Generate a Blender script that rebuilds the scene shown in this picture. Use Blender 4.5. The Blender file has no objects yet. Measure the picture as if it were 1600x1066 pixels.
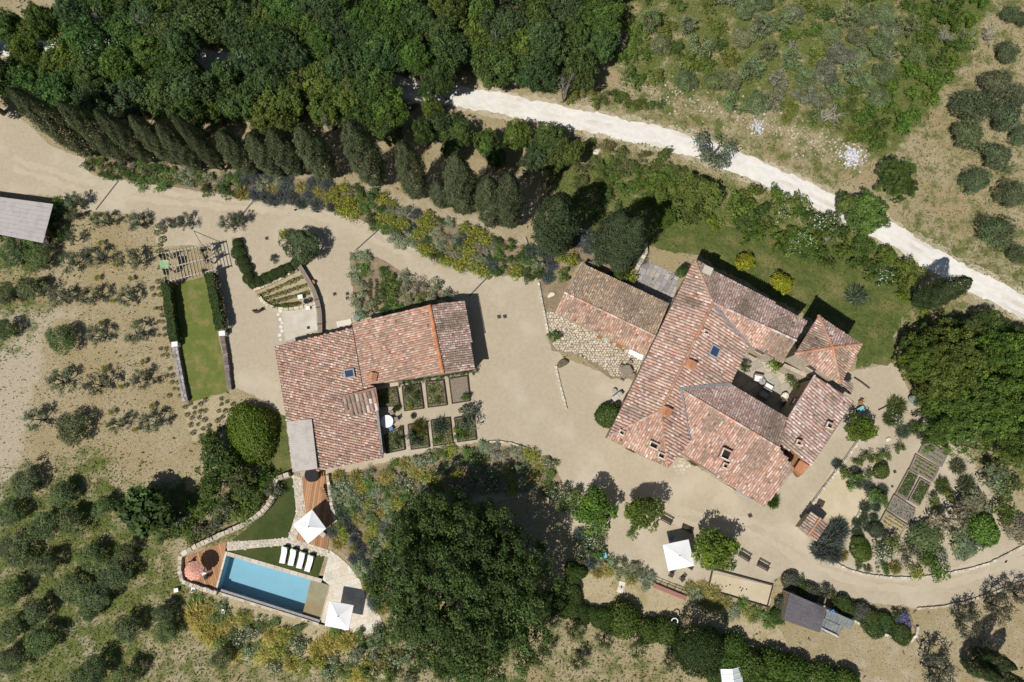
import bpy, bmesh, math, random
import numpy as np
from mathutils import Vector, Matrix

# ------------------------------------------------------------------ camera, sky, sun, exposure
SC = bpy.context.scene
COL = SC.collection
CAM_H = 88.0
FPX = 1100.0                    # focal length in pixels of the 1600 px wide photograph
CX, CY = 800.0, 533.0
TILT = math.atan((735.0 - 533.0) / FPX)
ST, CT = math.sin(TILT), math.cos(TILT)

cam_data = bpy.data.cameras.new("camera")
cam = bpy.data.objects.new("camera", cam_data)
COL.objects.link(cam)
cam.location = (0, 0, CAM_H)
cam.rotation_euler = (TILT, 0, 0)
cam_data.sensor_width = 36.0
cam_data.lens = 36.0 * FPX / 1600.0
cam_data.clip_start = 0.5
cam_data.clip_end = 6000.0
SC.camera = cam

SUN_EL = math.radians(56.0)
SHX, SHY = 0.64, 0.77           # direction shadows fall on the ground
world = bpy.data.worlds.new("World")
SC.world = world
world.use_nodes = True
wn = world.node_tree
bgn = wn.nodes.get("Background") or wn.nodes.new("ShaderNodeBackground")
sky = wn.nodes.new("ShaderNodeTexSky")
sky.sky_type = 'NISHITA'
sky.sun_disc = False
sky.sun_elevation = SUN_EL
sky.sun_rotation = math.atan2(-SHX, -SHY)
wn.links.new(sky.outputs[0], bgn.inputs[0])
bgn.inputs[1].default_value = 0.055

sun_data = bpy.data.lights.new("sun", 'SUN')
sun_data.energy = 4.5
sun_data.angle = math.radians(0.5)
sun_data.color = (1.0, 0.965, 0.91)
sun = bpy.data.objects.new("sun", sun_data)
COL.objects.link(sun)
sun.location = (-60, -80, 120)
sun.rotation_euler = Vector((SHX * math.cos(SUN_EL), SHY * math.cos(SUN_EL), -math.sin(SUN_EL))).to_track_quat('-Z', 'Y').to_euler()

SC.view_settings.view_transform = 'Standard'
SC.view_settings.look = 'None'
SC.view_settings.exposure = 0.08
SC.view_settings.gamma = 1.0
SC.view_settings.use_curve_mapping = False

# ------------------------------------------------------------------ survey: photograph -> ground coordinates
def P(px, py, z=0.0):
    dx, dy = (px - CX) / FPX, -(py - CY) / FPX
    y = dy * CT + ST
    zz = dy * ST - CT
    t = (z - CAM_H) / zz
    return Vector((dx * t, y * t, z))

def proj(x, y, z=0.0):
    zz = z - CAM_H
    yc = y * CT + zz * ST
    zc = -y * ST + zz * CT
    return CX + FPX * x / (-zc), CY - FPX * yc / (-zc)

def PL(pts, z=0.0):
    return [P(a, b, z) for a, b in pts]

def in_poly(x, y, poly):
    x = np.asarray(x, float); y = np.asarray(y, float)
    r = np.zeros(x.shape, bool)
    n = len(poly)
    for i in range(n):
        x1, y1 = poly[i][0], poly[i][1]
        x2, y2 = poly[(i + 1) % n][0], poly[(i + 1) % n][1]
        c = ((y1 > y) != (y2 > y))
        with np.errstate(divide='ignore', invalid='ignore'):
            xi = (x2 - x1) * (y - y1) / ((y2 - y1) if y2 != y1 else 1e-9) + x1
        r ^= c & (x < xi)
    return r

# ------------------------------------------------------------------ materials
def nn(nt, typ, **kw):
    n = nt.nodes.new(typ)
    for k, v in kw.items():
        setattr(n, k, v)
    return n

def base_mat(name):
    m = bpy.data.materials.new(name)
    m.use_nodes = True
    nt = m.node_tree
    b = nt.nodes.get("Principled BSDF")
    return m, nt, b

def mixc(nt, fac, a, b, blend='MIX'):
    n = nn(nt, "ShaderNodeMix", data_type='RGBA', blend_type=blend)
    for sock, v in ((n.inputs[0], fac), (n.inputs[6], a), (n.inputs[7], b)):
        if isinstance(v, (int, float)):
            sock.default_value = v
        elif isinstance(v, tuple):
            sock.default_value = v if len(v) == 4 else (*v, 1)
        else:
            nt.links.new(v, sock)
    return n.outputs[2]

def noise(nt, vec, scale, detail=3.0, rough=0.6):
    n = nn(nt, "ShaderNodeTexNoise")
    n.inputs["Scale"].default_value = scale
    n.inputs["Detail"].default_value = detail
    n.inputs["Roughness"].default_value = rough
    nt.links.new(vec, n.inputs["Vector"])
    return n.outputs[0]

def ramp(nt, fac, lo, hi):
    n = nn(nt, "ShaderNodeMapRange")
    n.interpolation_type = 'SMOOTHSTEP'
    n.inputs[1].default_value = lo; n.inputs[2].default_value = hi
    nt.links.new(fac, n.inputs[0])
    return n.outputs[0]

def m_noise(name, c1, c2, scale=3.0, rough=0.9, bump=0.0, c3=None, s3=0.35, spec=0.2, c4=None, s4=12.0):
    """two or three colours mottled by noise in world metres"""
    m, nt, b = base_mat(name)
    pos = nn(nt, "ShaderNodeNewGeometry").outputs["Position"]
    f = ramp(nt, noise(nt, pos, scale, 4), 0.3, 0.7)
    c = mixc(nt, f, c1, c2)
    if c3:
        c = mixc(nt, ramp(nt, noise(nt, pos, s3, 5), 0.45, 0.68), c, c3)
    if c4:
        c = mixc(nt, ramp(nt, noise(nt, pos, s4, 2), 0.56, 0.72), c, c4)
    nt.links.new(c, b.inputs["Base Color"])
    b.inputs["Roughness"].default_value = rough
    b.inputs["Specular IOR Level"].default_value = spec
    if bump:
        bn = nn(nt, "ShaderNodeBump")
        bn.inputs["Strength"].default_value = bump
        bn.inputs["Distance"].default_value = 0.1
        nt.links.new(noise(nt, pos, scale * 3, 3), bn.inputs["Height"])
        nt.links.new(bn.outputs[0], b.inputs["Normal"])
    return m

def m_attr(name, rough=0.85, spec=0.2, var=0.25, scale=14.0):
    """colour carried piece by piece by the mesh (each tile, stone or plank its own tint)"""
    m, nt, b = base_mat(name)
    at = nn(nt, "ShaderNodeAttribute", attribute_name="Col")
    pos = nn(nt, "ShaderNodeNewGeometry").outputs["Position"]
    f = ramp(nt, noise(nt, pos, scale, 3), 0.25, 0.75)
    v = nn(nt, "ShaderNodeMapRange")
    v.inputs[3].default_value = 1 - var; v.inputs[4].default_value = 1 + var
    nt.links.new(f, v.inputs[0])
    mul = nn(nt, "ShaderNodeVectorMath", operation='SCALE')
    nt.links.new(at.outputs["Color"], mul.inputs[0]); nt.links.new(v.outputs[0], mul.inputs["Scale"])
    nt.links.new(mul.outputs[0], b.inputs["Base Color"])
    b.inputs["Roughness"].default_value = rough
    b.inputs["Specular IOR Level"].default_value = spec
    return m

def m_foliage(name, trans=0.33):
    m, nt, b = base_mat(name)
    at = nn(nt, "ShaderNodeAttribute", attribute_name="Col")
    oi = nn(nt, "ShaderNodeObjectInfo")
    c = mixc(nt, 1.0, at.outputs["Color"], oi.outputs["Color"], 'MULTIPLY')
    c = mixc(nt, at.outputs["Alpha"], c, at.outputs["Color"])
    nt.links.new(c, b.inputs["Base Color"])
    b.inputs["Roughness"].default_value = 0.6
    b.inputs["Specular IOR Level"].default_value = 0.25
    tr = nn(nt, "ShaderNodeBsdfTranslucent")
    c2 = mixc(nt, 1.0, c, (0.95, 1.25, 0.5, 1), 'MULTIPLY')
    nt.links.new(c2, tr.inputs[0])
    ms = nn(nt, "ShaderNodeMixShader")
    ms.inputs[0].default_value = trans
    nt.links.new(b.outputs[0], ms.inputs[1]); nt.links.new(tr.outputs[0], ms.inputs[2])
    nt.links.new(ms.outputs[0], nt.nodes["Material Output"].inputs[0])
    return m

M = {}
M['foliage'] = m_foliage('foliage')
M['tiles'] = m_attr('clay_tiles', 0.9, 0.12, 0.3, 9.0)
M['pieces'] = m_attr('stone_pieces', 0.9, 0.15, 0.2, 10.0)
M['bark'] = m_noise('bark', (.16, .125, .09), (.085, .065, .05), 6, bump=.4)
M['bark_pale'] = m_noise('pale_bark', (.3, .27, .23), (.18, .16, .135), 6, bump=.4)
M['gravel'] = m_noise('tan_gravel', (.425, .362, .262), (.38, .322, .232), 2.2, .95, .35, (.475, .413, .315), .16, .1, (.345, .292, .208), 11)
M['road'] = m_noise('white_gravel', (.72, .68, .61), (.64, .60, .535), 1.4, .95, .3, (.56, .50, .42), .22, .1, (.5, .46, .4), 14)
M['lawn'] = m_noise('lawn_turf', (.065, .085, .022), (.105, .125, .035), 1.2, .95, .5, (.17, .155, .06), .28, .1, (.05, .07, .018), 7)
M['lawn_strip'] = m_noise('strip_turf', (.105, .135, .03), (.135, .155, .04), 1.2, .95, .4, (.21, .185, .07), .55, .1, (.085, .115, .025), 7)
M['pool_lawn'] = m_noise('dark_turf', (.04, .058, .017), (.055, .073, .02), 1.5, .95, .5, (.07, .08, .025), .3, .1)  # darker green turf of the pool lawns
M['soil'] = m_noise('bed_soil', (.26, .2, .13), (.19, .145, .095), 3, .95, .5, (.3, .24, .15), .5, .1)
M['straw'] = m_noise('straw_soil', (.42, .35, .22), (.35, .29, .18), 2.5, .95, .5, (.3, .25, .13), .5, .1)
M['sand'] = m_noise('boules_sand', (.5, .42, .28), (.46, .385, .255), 1.5, .95, .1, (.52, .45, .32), .3, .1)
M['plaster'] = m_noise('wall_stone', (.50, .44, .34), (.40, .34, .26), 2.6, .95, .6, (.34, .28, .2), .4, .1, (.22, .18, .13), 5)
M['roof_base'] = m_noise('roof_channel_clay', (.33, .2, .15), (.25, .15, .11), 5, .95, .3, (.36, .24, .18), .6, .1)
M['terracotta'] = m_noise('terracotta', (.46, .205, .1), (.38, .17, .085), 4, .85, .2, (.5, .27, .16), .8, .15)
M['brick_dark'] = m_noise('dark_flue', (.02, .017, .015), (.03, .025, .02), 4)
M['white_stone'] = m_noise('pale_mortar', (.7, .64, .55), (.58, .52, .44), 6, .9, .3)
M['lead'] = m_noise('grey_lead', (.2, .19, .19), (.26, .25, .25), 3, .6, .1, spec=.4)
M['gutter'] = m_noise('gutter_metal', (.1, .085, .08), (.14, .12, .11), 3, .6, .1, spec=.4)
M['reed'] = m_noise('cream_reed', (.50, .455, .415), (.43, .39, .355), 8, .95, .3, (.39, .355, .32), 1.2)
M['canvas'] = m_noise('white_canvas', (.82, .82, .81), (.79, .79, .79), 1.5, .9)
M['coral'] = m_noise('coral_canvas', (.66, .27, .2), (.58, .22, .16), 4, .9)
M['coral_pale'] = m_noise('pale_coral_canvas', (.72, .46, .38), (.68, .42, .34), 4, .9)
M['wood'] = m_noise('deck_wood', (.36, .2, .105), (.27, .145, .075), 5, .8, .2)
M['timber'] = m_noise('grey_timber', (.3, .25, .2), (.22, .18, .145), 5, .9, .3)
M['timber_pale'] = m_noise('bleached_timber', (.5, .44, .36), (.4, .35, .28), 5, .9, .3)
M['dark_wood'] = m_noise('dark_wood', (.075, .055, .04), (.05, .038, .03), 6, .8, .2)
M['brown_wood'] = m_noise('brown_wood', (.3, .155, .07), (.22, .11, .05), 6, .8, .2)
M['black'] = m_noise('black_metal', (.014, .014, .015), (.022, .022, .024), 5, .7, spec=.2)
M['grey_metal'] = m_noise('grey_metal', (.3, .3, .31), (.36, .36, .37), 5, .4, spec=.5)
M['cyan'] = m_noise('turquoise_paint', (.16, .42, .45), (.2, .47, .49), 4, .6)
M['blue'] = m_noise('blue_paint', (.09, .2, .42), (.11, .24, .46), 4, .6)
M['green_net'] = m_noise('green_net', (.2, .34, .16), (.34, .43, .27), 2.2, .8)
M['purple_roof'] = m_noise('slate_purple_felt', (.10, .09, .10), (.125, .115, .122), 3, .9, .2, (.082, .074, .08), .5)
M['sheet_metal'] = m_noise('weathered_sheet', (.13, .145, .14), (.2, .21, .2), 2.5, .6, .1, (.09, .1, .1), .8, .3)
M['white'] = m_noise('white_paint', (.78, .78, .76), (.74, .74, .73), 3, .6)
M['pool_paint'] = m_noise('pool_plaster', (.34, .50, .57), (.32, .475, .545), .7, .8)
M['pool_shelf'] = m_noise('pool_shelf_stone', (.50, .35, .21), (.42, .29, .17), 1.2, .9, 0, (.45, .26, .13), .5)
M['concrete'] = m_noise('pale_concrete', (.5, .45, .36), (.44, .4, .32), 1.0, .95, .2, (.56, .52, .46), .35)
M['red'] = m_noise('red_planter', (.33, .16, .13), (.28, .14, .11), 5, .9)

def m_glass():
    m, nt, b = base_mat('skylight_glass')
    b.inputs["Base Color"].default_value = (.035, .06, .11, 1)
    b.inputs["Roughness"].default_value = 0.08
    b.inputs["Specular IOR Level"].default_value = 0.8
    return m
M['glass'] = m_glass()

def m_water():
    m, nt, b = base_mat('pool_water')
    out = nt.nodes["Material Output"]
    tr = nn(nt, "ShaderNodeBsdfTransparent"); tr.inputs[0].default_value = (.76, .89, .93, 1)
    gl = nn(nt, "ShaderNodeBsdfGlossy"); gl.inputs["Roughness"].default_value = 0.05
    fr = nn(nt, "ShaderNodeFresnel"); fr.inputs[0].default_value = 1.33
    pos = nn(nt, "ShaderNodeNewGeometry").outputs["Position"]
    bn = nn(nt, "ShaderNodeBump"); bn.inputs["Strength"].default_value = 0.5; bn.inputs["Distance"].default_value = .05
    nt.links.new(noise(nt, pos, 3.0, 2), bn.inputs["Height"])
    nt.links.new(bn.outputs[0], gl.inputs["Normal"]); nt.links.new(bn.outputs[0], fr.inputs["Normal"])
    ms = nn(nt, "ShaderNodeMixShader")
    nt.links.new(fr.outputs[0], ms.inputs[0]); nt.links.new(tr.outputs[0], ms.inputs[1]); nt.links.new(gl.outputs[0], ms.inputs[2])
    nt.links.new(ms.outputs[0], out.inputs[0])
    return m
M['water'] = m_water()

def m_ground():
    m, nt, b = base_mat('dry_hillside')
    at = nn(nt, "ShaderNodeAttribute", attribute_name="mask")
    sep = nn(nt, "ShaderNodeSeparateColor"); nt.links.new(at.outputs["Color"], sep.inputs[0])
    pos = nn(nt, "ShaderNodeNewGeometry").outputs["Position"]
    n1 = noise(nt, pos, .55, 6, .65); n2 = noise(nt, pos, 2.6, 4); n3 = noise(nt, pos, 7.0, 3); n4 = noise(nt, pos, .16, 4)
    straw = mixc(nt, ramp(nt, n2, .3, .7), (.305, .25, .15), (.40, .335, .21))
    straw = mixc(nt, ramp(nt, n4, .4, .65), straw, (.32, .255, .14))
    straw = mixc(nt, ramp(nt, n3, .56, .72), straw, (.25, .2, .12))
    gr = mixc(nt, ramp(nt, n2, .3, .7), (.09, .115, .028), (.15, .162, .05))
    gr = mixc(nt, ramp(nt, n3, .55, .75), gr, (.055, .07, .02))
    bare = mixc(nt, ramp(nt, n2, .3, .7), (.44, .375, .27), (.38, .32, .23))
    bare = mixc(nt, ramp(nt, n3, .6, .75), bare, (.28, .23, .16))
    def fac(sock, w=.75):
        a = nn(nt, "ShaderNodeMath", operation='MULTIPLY_ADD')
        nt.links.new(n1, a.inputs[0]); a.inputs[1].default_value = w * 2; nt.links.new(sock, a.inputs[2])
        s = nn(nt, "ShaderNodeMath", operation='SUBTRACT'); nt.links.new(a.outputs[0], s.inputs[0]); s.inputs[1].default_value = w
        return ramp(nt, s.outputs[0], .32, .68)
    c = mixc(nt, fac(sep.outputs[1]), straw, bare)
    c = mixc(nt, fac(sep.outputs[0]), c, gr)
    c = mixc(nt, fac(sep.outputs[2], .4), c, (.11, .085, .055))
    nt.links.new(c, b.inputs["Base Color"])
    b.inputs["Roughness"].default_value = .95; b.inputs["Specular IOR Level"].default_value = .1
    bn = nn(nt, "ShaderNodeBump"); bn.inputs["Strength"].default_value = .7; bn.inputs["Distance"].default_value = .2
    nt.links.new(n3, bn.inputs["Height"]); nt.links.new(bn.outputs[0], b.inputs["Normal"])
    return m
M['ground'] = m_ground()

# ------------------------------------------------------------------ mesh helpers
class MB:
    """collects boxes, prisms, tubes and quads; build() links them as one mesh object"""
    def __init__(s):
        s.v = []; s.f = []; s.c = []; s.cur = None
    def add(s, vs, fs, col=None):
        o = len(s.v)
        s.v.extend([tuple(v) for v in vs]); s.f.extend([tuple(i + o for i in f) for f in fs])
        s.c.extend([col or s.cur or (1, 1, 1)] * len(vs))
        return s
    def prism(s, poly, z0, z1, col=None, top_only=False):
        n = len(poly)
        a = sum(poly[i][0] * poly[(i + 1) % n][1] - poly[(i + 1) % n][0] * poly[i][1] for i in range(n))
        if a < 0:
            poly = poly[::-1]
        vs = [(p[0], p[1], z0) for p in poly] + [(p[0], p[1], z1) for p in poly]
        fs = [tuple(range(n, 2 * n))]
        for i in range(n):
            j = (i + 1) % n
            fs.append((i, j, n + j, n + i))
        return s.add(vs, fs, col)
    def box(s, c, size, rz=0.0, col=None):
        hx, hy, hz = size[0] / 2, size[1] / 2, size[2] / 2
        ca, sa = math.cos(rz), math.sin(rz)
        vs = []
        for z in (-hz, hz):
            for x, y in ((-hx, -hy), (hx, -hy), (hx, hy), (-hx, hy)):
                vs.append((c[0] + x * ca - y * sa, c[1] + x * sa + y * ca, c[2] + z))
        return s.add(vs, [(0, 3, 2, 1), (4, 5, 6, 7), (0, 1, 5, 4), (1, 2, 6, 5), (2, 3, 7, 6), (3, 0, 4, 7)], col)
    def bar(s, a, b, w, h, col=None, up=(0, 0, 1)):
        a = Vector(a); b = Vector(b)
        d = (b - a).normalized(); u = Vector(up)
        x = d.cross(u)
        if x.length < 1e-4: x = d.cross(Vector((1, 0, 0)))
        x.normalize(); y = x.cross(d)
        vs = []
        for p in (a, b):
            for i, j in ((-1, -1), (1, -1), (1, 1), (-1, 1)):
                vs.append(p + x * (w / 2 * i) + y * (h / 2 * j))
        return s.add(vs, [(0, 1, 2, 3), (7, 6, 5, 4), (0, 4, 5, 1), (1, 5, 6, 2), (2, 6, 7, 3), (3, 7, 4, 0)], col)
    def tube(s, pts, rads, n=6, col=None):
        pts = [Vector(p) for p in pts]
        vs = []; fs = []
        for k, p in enumerate(pts):
            d = (pts[min(k + 1, len(pts) - 1)] - pts[max(k - 1, 0)]).normalized()
            x = d.cross(Vector((.3, .9, .1))).normalized(); y = d.cross(x)
            for i in range(n):
                t = 2 * math.pi * i / n
                vs.append(p + (x * math.cos(t) + y * math.sin(t)) * rads[k])
        for k in range(len(pts) - 1):
            for i in range(n):
                j = (i + 1) % n
                fs.append((k * n + i, k * n + j, (k + 1) * n + j, (k + 1) * n + i))
        fs.append(tuple(range(n))[::-1]); fs.append(tuple((len(pts) - 1) * n + i for i in range(n)))
        return s.add(vs, fs, col)
    def cyl(s, c, r, z0, z1, n=16, r1=None, col=None):
        r1 = r if r1 is None else r1
        vs = [(c[0] + r * math.cos(2 * math.pi * i / n), c[1] + r * math.sin(2 * math.pi * i / n), z0) for i in range(n)]
        vs += [(c[0] + r1 * math.cos(2 * math.pi * i / n), c[1] + r1 * math.sin(2 * math.pi * i / n), z1) for i in range(n)]
        fs = [(i, (i + 1) % n, n + (i + 1) % n, n + i) for i in range(n)] + [tuple(range(n, 2 * n)), tuple(range(n))[::-1]]
        return s.add(vs, fs, col)
    def mesh(s, name, mat, off=(0, 0, 0), smooth=False):
        me = bpy.data.meshes.new(name)
        me.from_pydata([(v[0] - off[0], v[1] - off[1], v[2] - off[2]) for v in s.v], [], s.f)
        ca = me.color_attributes.new("Col", 'FLOAT_COLOR', 'POINT')
        arr = np.ones((len(s.v), 4), np.float32)
        arr[:, :3] = np.array([c[:3] for c in s.c], np.float32) if s.c else 1
        ca.data.foreach_set("color", arr.ravel())
        if smooth:
            me.polygons.foreach_set("use_smooth", [True] * len(me.polygons))
        me.materials.append(mat)
        me.update()
        return me
    def build(s, name, mat, parent=None, smooth=False, label=None):
        off = origin(parent)
        o = bpy.data.objects.new(name, s.mesh(name, mat, off, smooth))
        COL.objects.link(o)
        if parent: o.parent = parent
        if label: o["label"] = label
        return o

LOCAL = set()                     # things whose parts are laid out round their own base
def origin(o):
    x = Vector((0, 0, 0))
    if o and o.name in LOCAL: return x
    while o:
        x += o.location; o = o.parent
    return x

def tag(o, label=None, cat=None, group=None, kind=None):
    if label: o["label"] = label
    if cat: o["category"] = cat
    if group: o["group"] = group
    if kind: o["kind"] = kind
    return o

def thing(name, loc, label, cat, group=None, rz=0.0, local=False):
    o = bpy.data.objects.new(name, None)
    COL.objects.link(o)
    if local: LOCAL.add(o.name)
    o.empty_display_size = .3
    o.location = loc; o.rotation_euler = (0, 0, rz)
    return tag(o, label, cat, group)

def copy_tree(o, parent=None):
    c = o.copy(); COL.objects.link(c)
    if parent: c.parent = parent
    for ch in list(o.children): copy_tree(ch, c)
    return c

def clip(poly, nrm, d, keep_less=True):
    """keep the part of a 2-D polygon with nrm.p <= d"""
    out = []; n = len(poly)
    sg = 1 if keep_less else -1
    for i in range(n):
        a, b = poly[i], poly[(i + 1) % n]
        da = sg * (a[0] * nrm[0] + a[1] * nrm[1] - d); db = sg * (b[0] * nrm[0] + b[1] * nrm[1] - d)
        if da <= 0: out.append((a[0], a[1]))
        if (da < 0 < db) or (db < 0 < da):
            t = da / (da - db)
            out.append((a[0] + (b[0] - a[0]) * t, a[1] + (b[1] - a[1]) * t))
    return out

def area(poly):
    n = len(poly)
    return abs(sum(poly[i][0] * poly[(i + 1) % n][1] - poly[(i + 1) % n][0] * poly[i][1] for i in range(n))) / 2

def ragged(poly, step=.35, amt=.15, seed=1):
    r = random.Random(seed); out = []
    n = len(poly)
    k = [r.uniform(0, 6.28) for _ in range(4)]
    L = 0
    for i in range(n):
        a, b = Vector(poly[i][:2]), Vector(poly[(i + 1) % n][:2])
        d = b - a; m = max(1, int(d.length / step))
        nr = Vector((-d.y, d.x)).normalized() if d.length > 0 else Vector((0, 0))
        for j in range(m):
            L += d.length / m
            w = math.sin(L * .9 + k[0]) * .45 + math.sin(L * 2.3 + k[1]) * .3 + math.sin(L * 5.1 + k[2]) * .2 + r.uniform(-.5, .5)
            q = a + d * (j / m) + nr * (w * amt)
            out.append((q.x, q.y))
    return out

def smooth_px(pts, closed=True, sub=4):
    """Catmull-Rom through pixel points"""
    n = len(pts); out = []
    for i in range(n if closed else n - 1):
        p0 = pts[(i - 1) % n] if closed or i > 0 else pts[0]
        p1 = pts[i]; p2 = pts[(i + 1) % n]
        p3 = pts[(i + 2) % n] if closed or i + 2 < n else pts[-1]
        for j in range(sub):
            t = j / sub
            out.append(tuple(.5 * ((2 * p1[k]) + (-p0[k] + p2[k]) * t + (2 * p0[k] - 5 * p1[k] + 4 * p2[k] - p3[k]) * t * t + (-p0[k] + 3 * p1[k] - 3 * p2[k] + p3[k]) * t ** 3) for k in (0, 1)))
    if not closed: out.append(tuple(pts[-1]))
    return out

def sheet(name, px, z, mat, amt=.12, seed=1, kind='structure', curve=False, step=.35):
    pts = smooth_px(px) if curve else px
    poly = [(p.x, p.y) for p in PL(pts)]
    if amt: poly = ragged(poly, step, amt, seed)
    bm = bmesh.new()
    vs = [bm.verts.new((x, y, z)) for x, y in poly]
    es = [bm.edges.new((vs[i], vs[(i + 1) % len(vs)])) for i in range(len(vs))]
    bmesh.ops.triangle_fill(bm, edges=es, use_beauty=False)
    for f in bm.faces:
        f.normal_update()
        if f.normal.z < 0: f.normal_flip()
    me = bpy.data.meshes.new(name); bm.to_mesh(me); bm.free()
    me.materials.append(mat)
    o = bpy.data.objects.new(name, me); COL.objects.link(o)
    return tag(o, kind=kind)

def leaf_mesh(name, c, nrm, size, col, seed=0, up=None, mat=None):
    """n diamond leaves: centres c, normals nrm, (length, width) size, rgba col"""
    rng = np.random.default_rng(seed)
    n = len(c)
    nrm = nrm / (np.linalg.norm(nrm, axis=1, keepdims=True) + 1e-9)
    t = rng.normal(size=(n, 3)) if up is None else up + rng.normal(size=(n, 3)) * .35
    t -= nrm * np.sum(t * nrm, 1, keepdims=True)
    t /= np.linalg.norm(t, axis=1, keepdims=True) + 1e-9
    b = np.cross(nrm, t)
    L = size[:, :1] / 2; W = size[:, 1:] / 2
    v = np.stack([c - t * L, c + b * W - nrm * W * .3, c + t * L, c - b * W - nrm * W * .3], 1).reshape(-1, 3).astype(np.float32)
    me = bpy.data.meshes.new(name)
    me.vertices.add(4 * n); me.vertices.foreach_set("co", v.ravel())
    me.loops.add(4 * n); me.loops.foreach_set("vertex_index", np.arange(4 * n, dtype=np.int32))
    me.polygons.add(n)
    me.polygons.foreach_set("loop_start", np.arange(0, 4 * n, 4, dtype=np.int32))
    me.polygons.foreach_set("loop_total", np.full(n, 4, np.int32))
    ca = me.color_attributes.new("Col", 'FLOAT_COLOR', 'POINT')
    ca.data.foreach_set("color", np.repeat(col.astype(np.float32), 4, 0).ravel())
    me.materials.append(mat or M['foliage'])
    me.update(calc_edges=True); me.validate()
    return me

def rdirs(rng, n):
    d = rng.normal(size=(n, 3))
    return d / np.linalg.norm(d, axis=1, keepdims=True)
# ------------------------------------------------------------------ the ground
POOL = [(354, 868), (514, 914.5), (500, 969), (340, 919)]
FOREST = [(-70, 30), (60, 30), (130, -10), (300, -90), (970, -90), (962, 70), (925, 110), (880, 128), (800, 118), (760, 125), (700, 130), (655, 178), (600, 205), (500, 195), (440, 200), (400, 185), (300, 185), (220, 180), (140, 165), (60, 150), (-70, 150)]
DRIVE = [(-75, 160), (15, 170), (45, 195), (75, 225), (115, 243), (138, 250), (140, 270), (175, 280), (230, 287), (300, 297), (370, 306), (440, 314), (520, 323), (555, 340), (600, 365), (640, 385), (690, 409), (740, 424), (800, 433), (840, 433), (850, 480), (862, 530), (880, 560), (1000, 600), (1250, 600), (1310, 585), (1335, 578), (1394, 568), (1412, 588), (1425, 625), (1470, 665), (1520, 720), (1560, 790), (1600, 845), (1680, 840), (1680, 888), (1600, 908), (1540, 928), (1480, 944), (1420, 949), (1370, 944), (1320, 930), (1270, 912), (1232, 896), (1210, 905), (1202, 948), (1105, 925), (1020, 905), (940, 885), (905, 878), (903, 850), (880, 815), (850, 775), (880, 755), (866, 722), (820, 700), (745, 690), (640, 712), (560, 735), (470, 745), (445, 660), (438, 645), (412, 628), (385, 612), (368, 606), (347, 500), (334, 440), (330, 390), (300, 382), (246, 388), (243, 350), (220, 335), (130, 330), (100, 318), (75, 306), (-75, 296)]
ROADC = [(-120, 70), (0, 72), (90, 76), (180, 78), (330, 95), (430, 98), (540, 118), (640, 140), (760, 158), (860, 178), (960, 199), (1080, 228), (1180, 266), (1290, 316), (1390, 365), (1480, 418), (1600, 480), (1720, 545)]

def ground_z(x, y):
    return np.zeros_like(x) - .012

xs = np.concatenate([[-1500, -400, -160], np.arange(-84, 84.01, .4), [160, 400, 1500]])
ys = np.concatenate([[-1500, -400, -120], np.arange(-36, 82.01, .4), [160, 400, 1500]])
GX, GY = np.meshgrid(xs, ys)
PX, PY = proj(GX, GY)
mask = np.zeros(GX.shape + (4,), np.float32); mask[..., 3] = 1
def mput(ch, poly, v):
    mask[..., ch] = np.where(in_poly(PX, PY, poly), v, mask[..., ch])
for poly, v in [
    ([(1330, 270), (1480, 60), (1500, -150), (1700, -150), (1700, 560), (1480, 420)], .40),
    ([(980, 130), (1340, 215), (1350, 280), (1300, 310), (1080, 220), (960, 160)], .3),
    ([(-80, 300), (240, 340), (260, 640), (200, 740), (-80, 780)], .2),
    ([(955, -150), (1500, -150), (1490, 60), (1390, 235), (1340, 232), (1200, 178), (1060, 150), (955, 112)], .62),
    ([(1480, -100), (1560, -20), (1500, 90), (1420, 205), (1370, 245), (1335, 200), (1420, 90)], .85),
    ([(840, 250), (1000, 232), (1130, 262), (1300, 335), (1380, 372), (1430, 420), (1440, 480), (1400, 565), (1340, 575), (1260, 480), (1090, 400), (1010, 385), (880, 400)], .7),
    ([(870, 195), (1100, 250), (1300, 340), (1280, 352), (1080, 280), (860, 230)], .5),
    ([(900, 120), (1050, 150), (1180, 200), (1300, 230), (1345, 275), (1300, 300), (1170, 240), (1060, 210), (890, 158)], .5),
    (FOREST, .35),
    ([(-80, 740), (180, 740), (330, 960), (340, 1150), (-80, 1150)], .6),
    ([(230, 960), (420, 985), (620, 1000), (860, 960), (850, 1150), (200, 1150)], .48),
    ([(830, 950), (900, 960), (1000, 1000), (1090, 1060), (1090, 1150), (830, 1150)], .42),
    ([(-80, 380), (70, 385), (80, 500), (20, 560), (-80, 560)], .5),
    ([(105, 700), (165, 695), (180, 750), (110, 765)], .6),
    ([(200, 745), (420, 735), (430, 850), (300, 860), (220, 830)], .55),
    ([(1395, 360), (1460, 400), (1610, 455), (1680, 480), (1680, 430), (1430, 340)], .5),
    ([(1380, 480), (1480, 455), (1680, 540), (1680, 800), (1560, 760), (1440, 650), (1390, 570)], .55),
    ([(1200, 505), (1340, 515), (1395, 565), (1335, 578)], .6)]:
    mput(0, poly, v)
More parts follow.
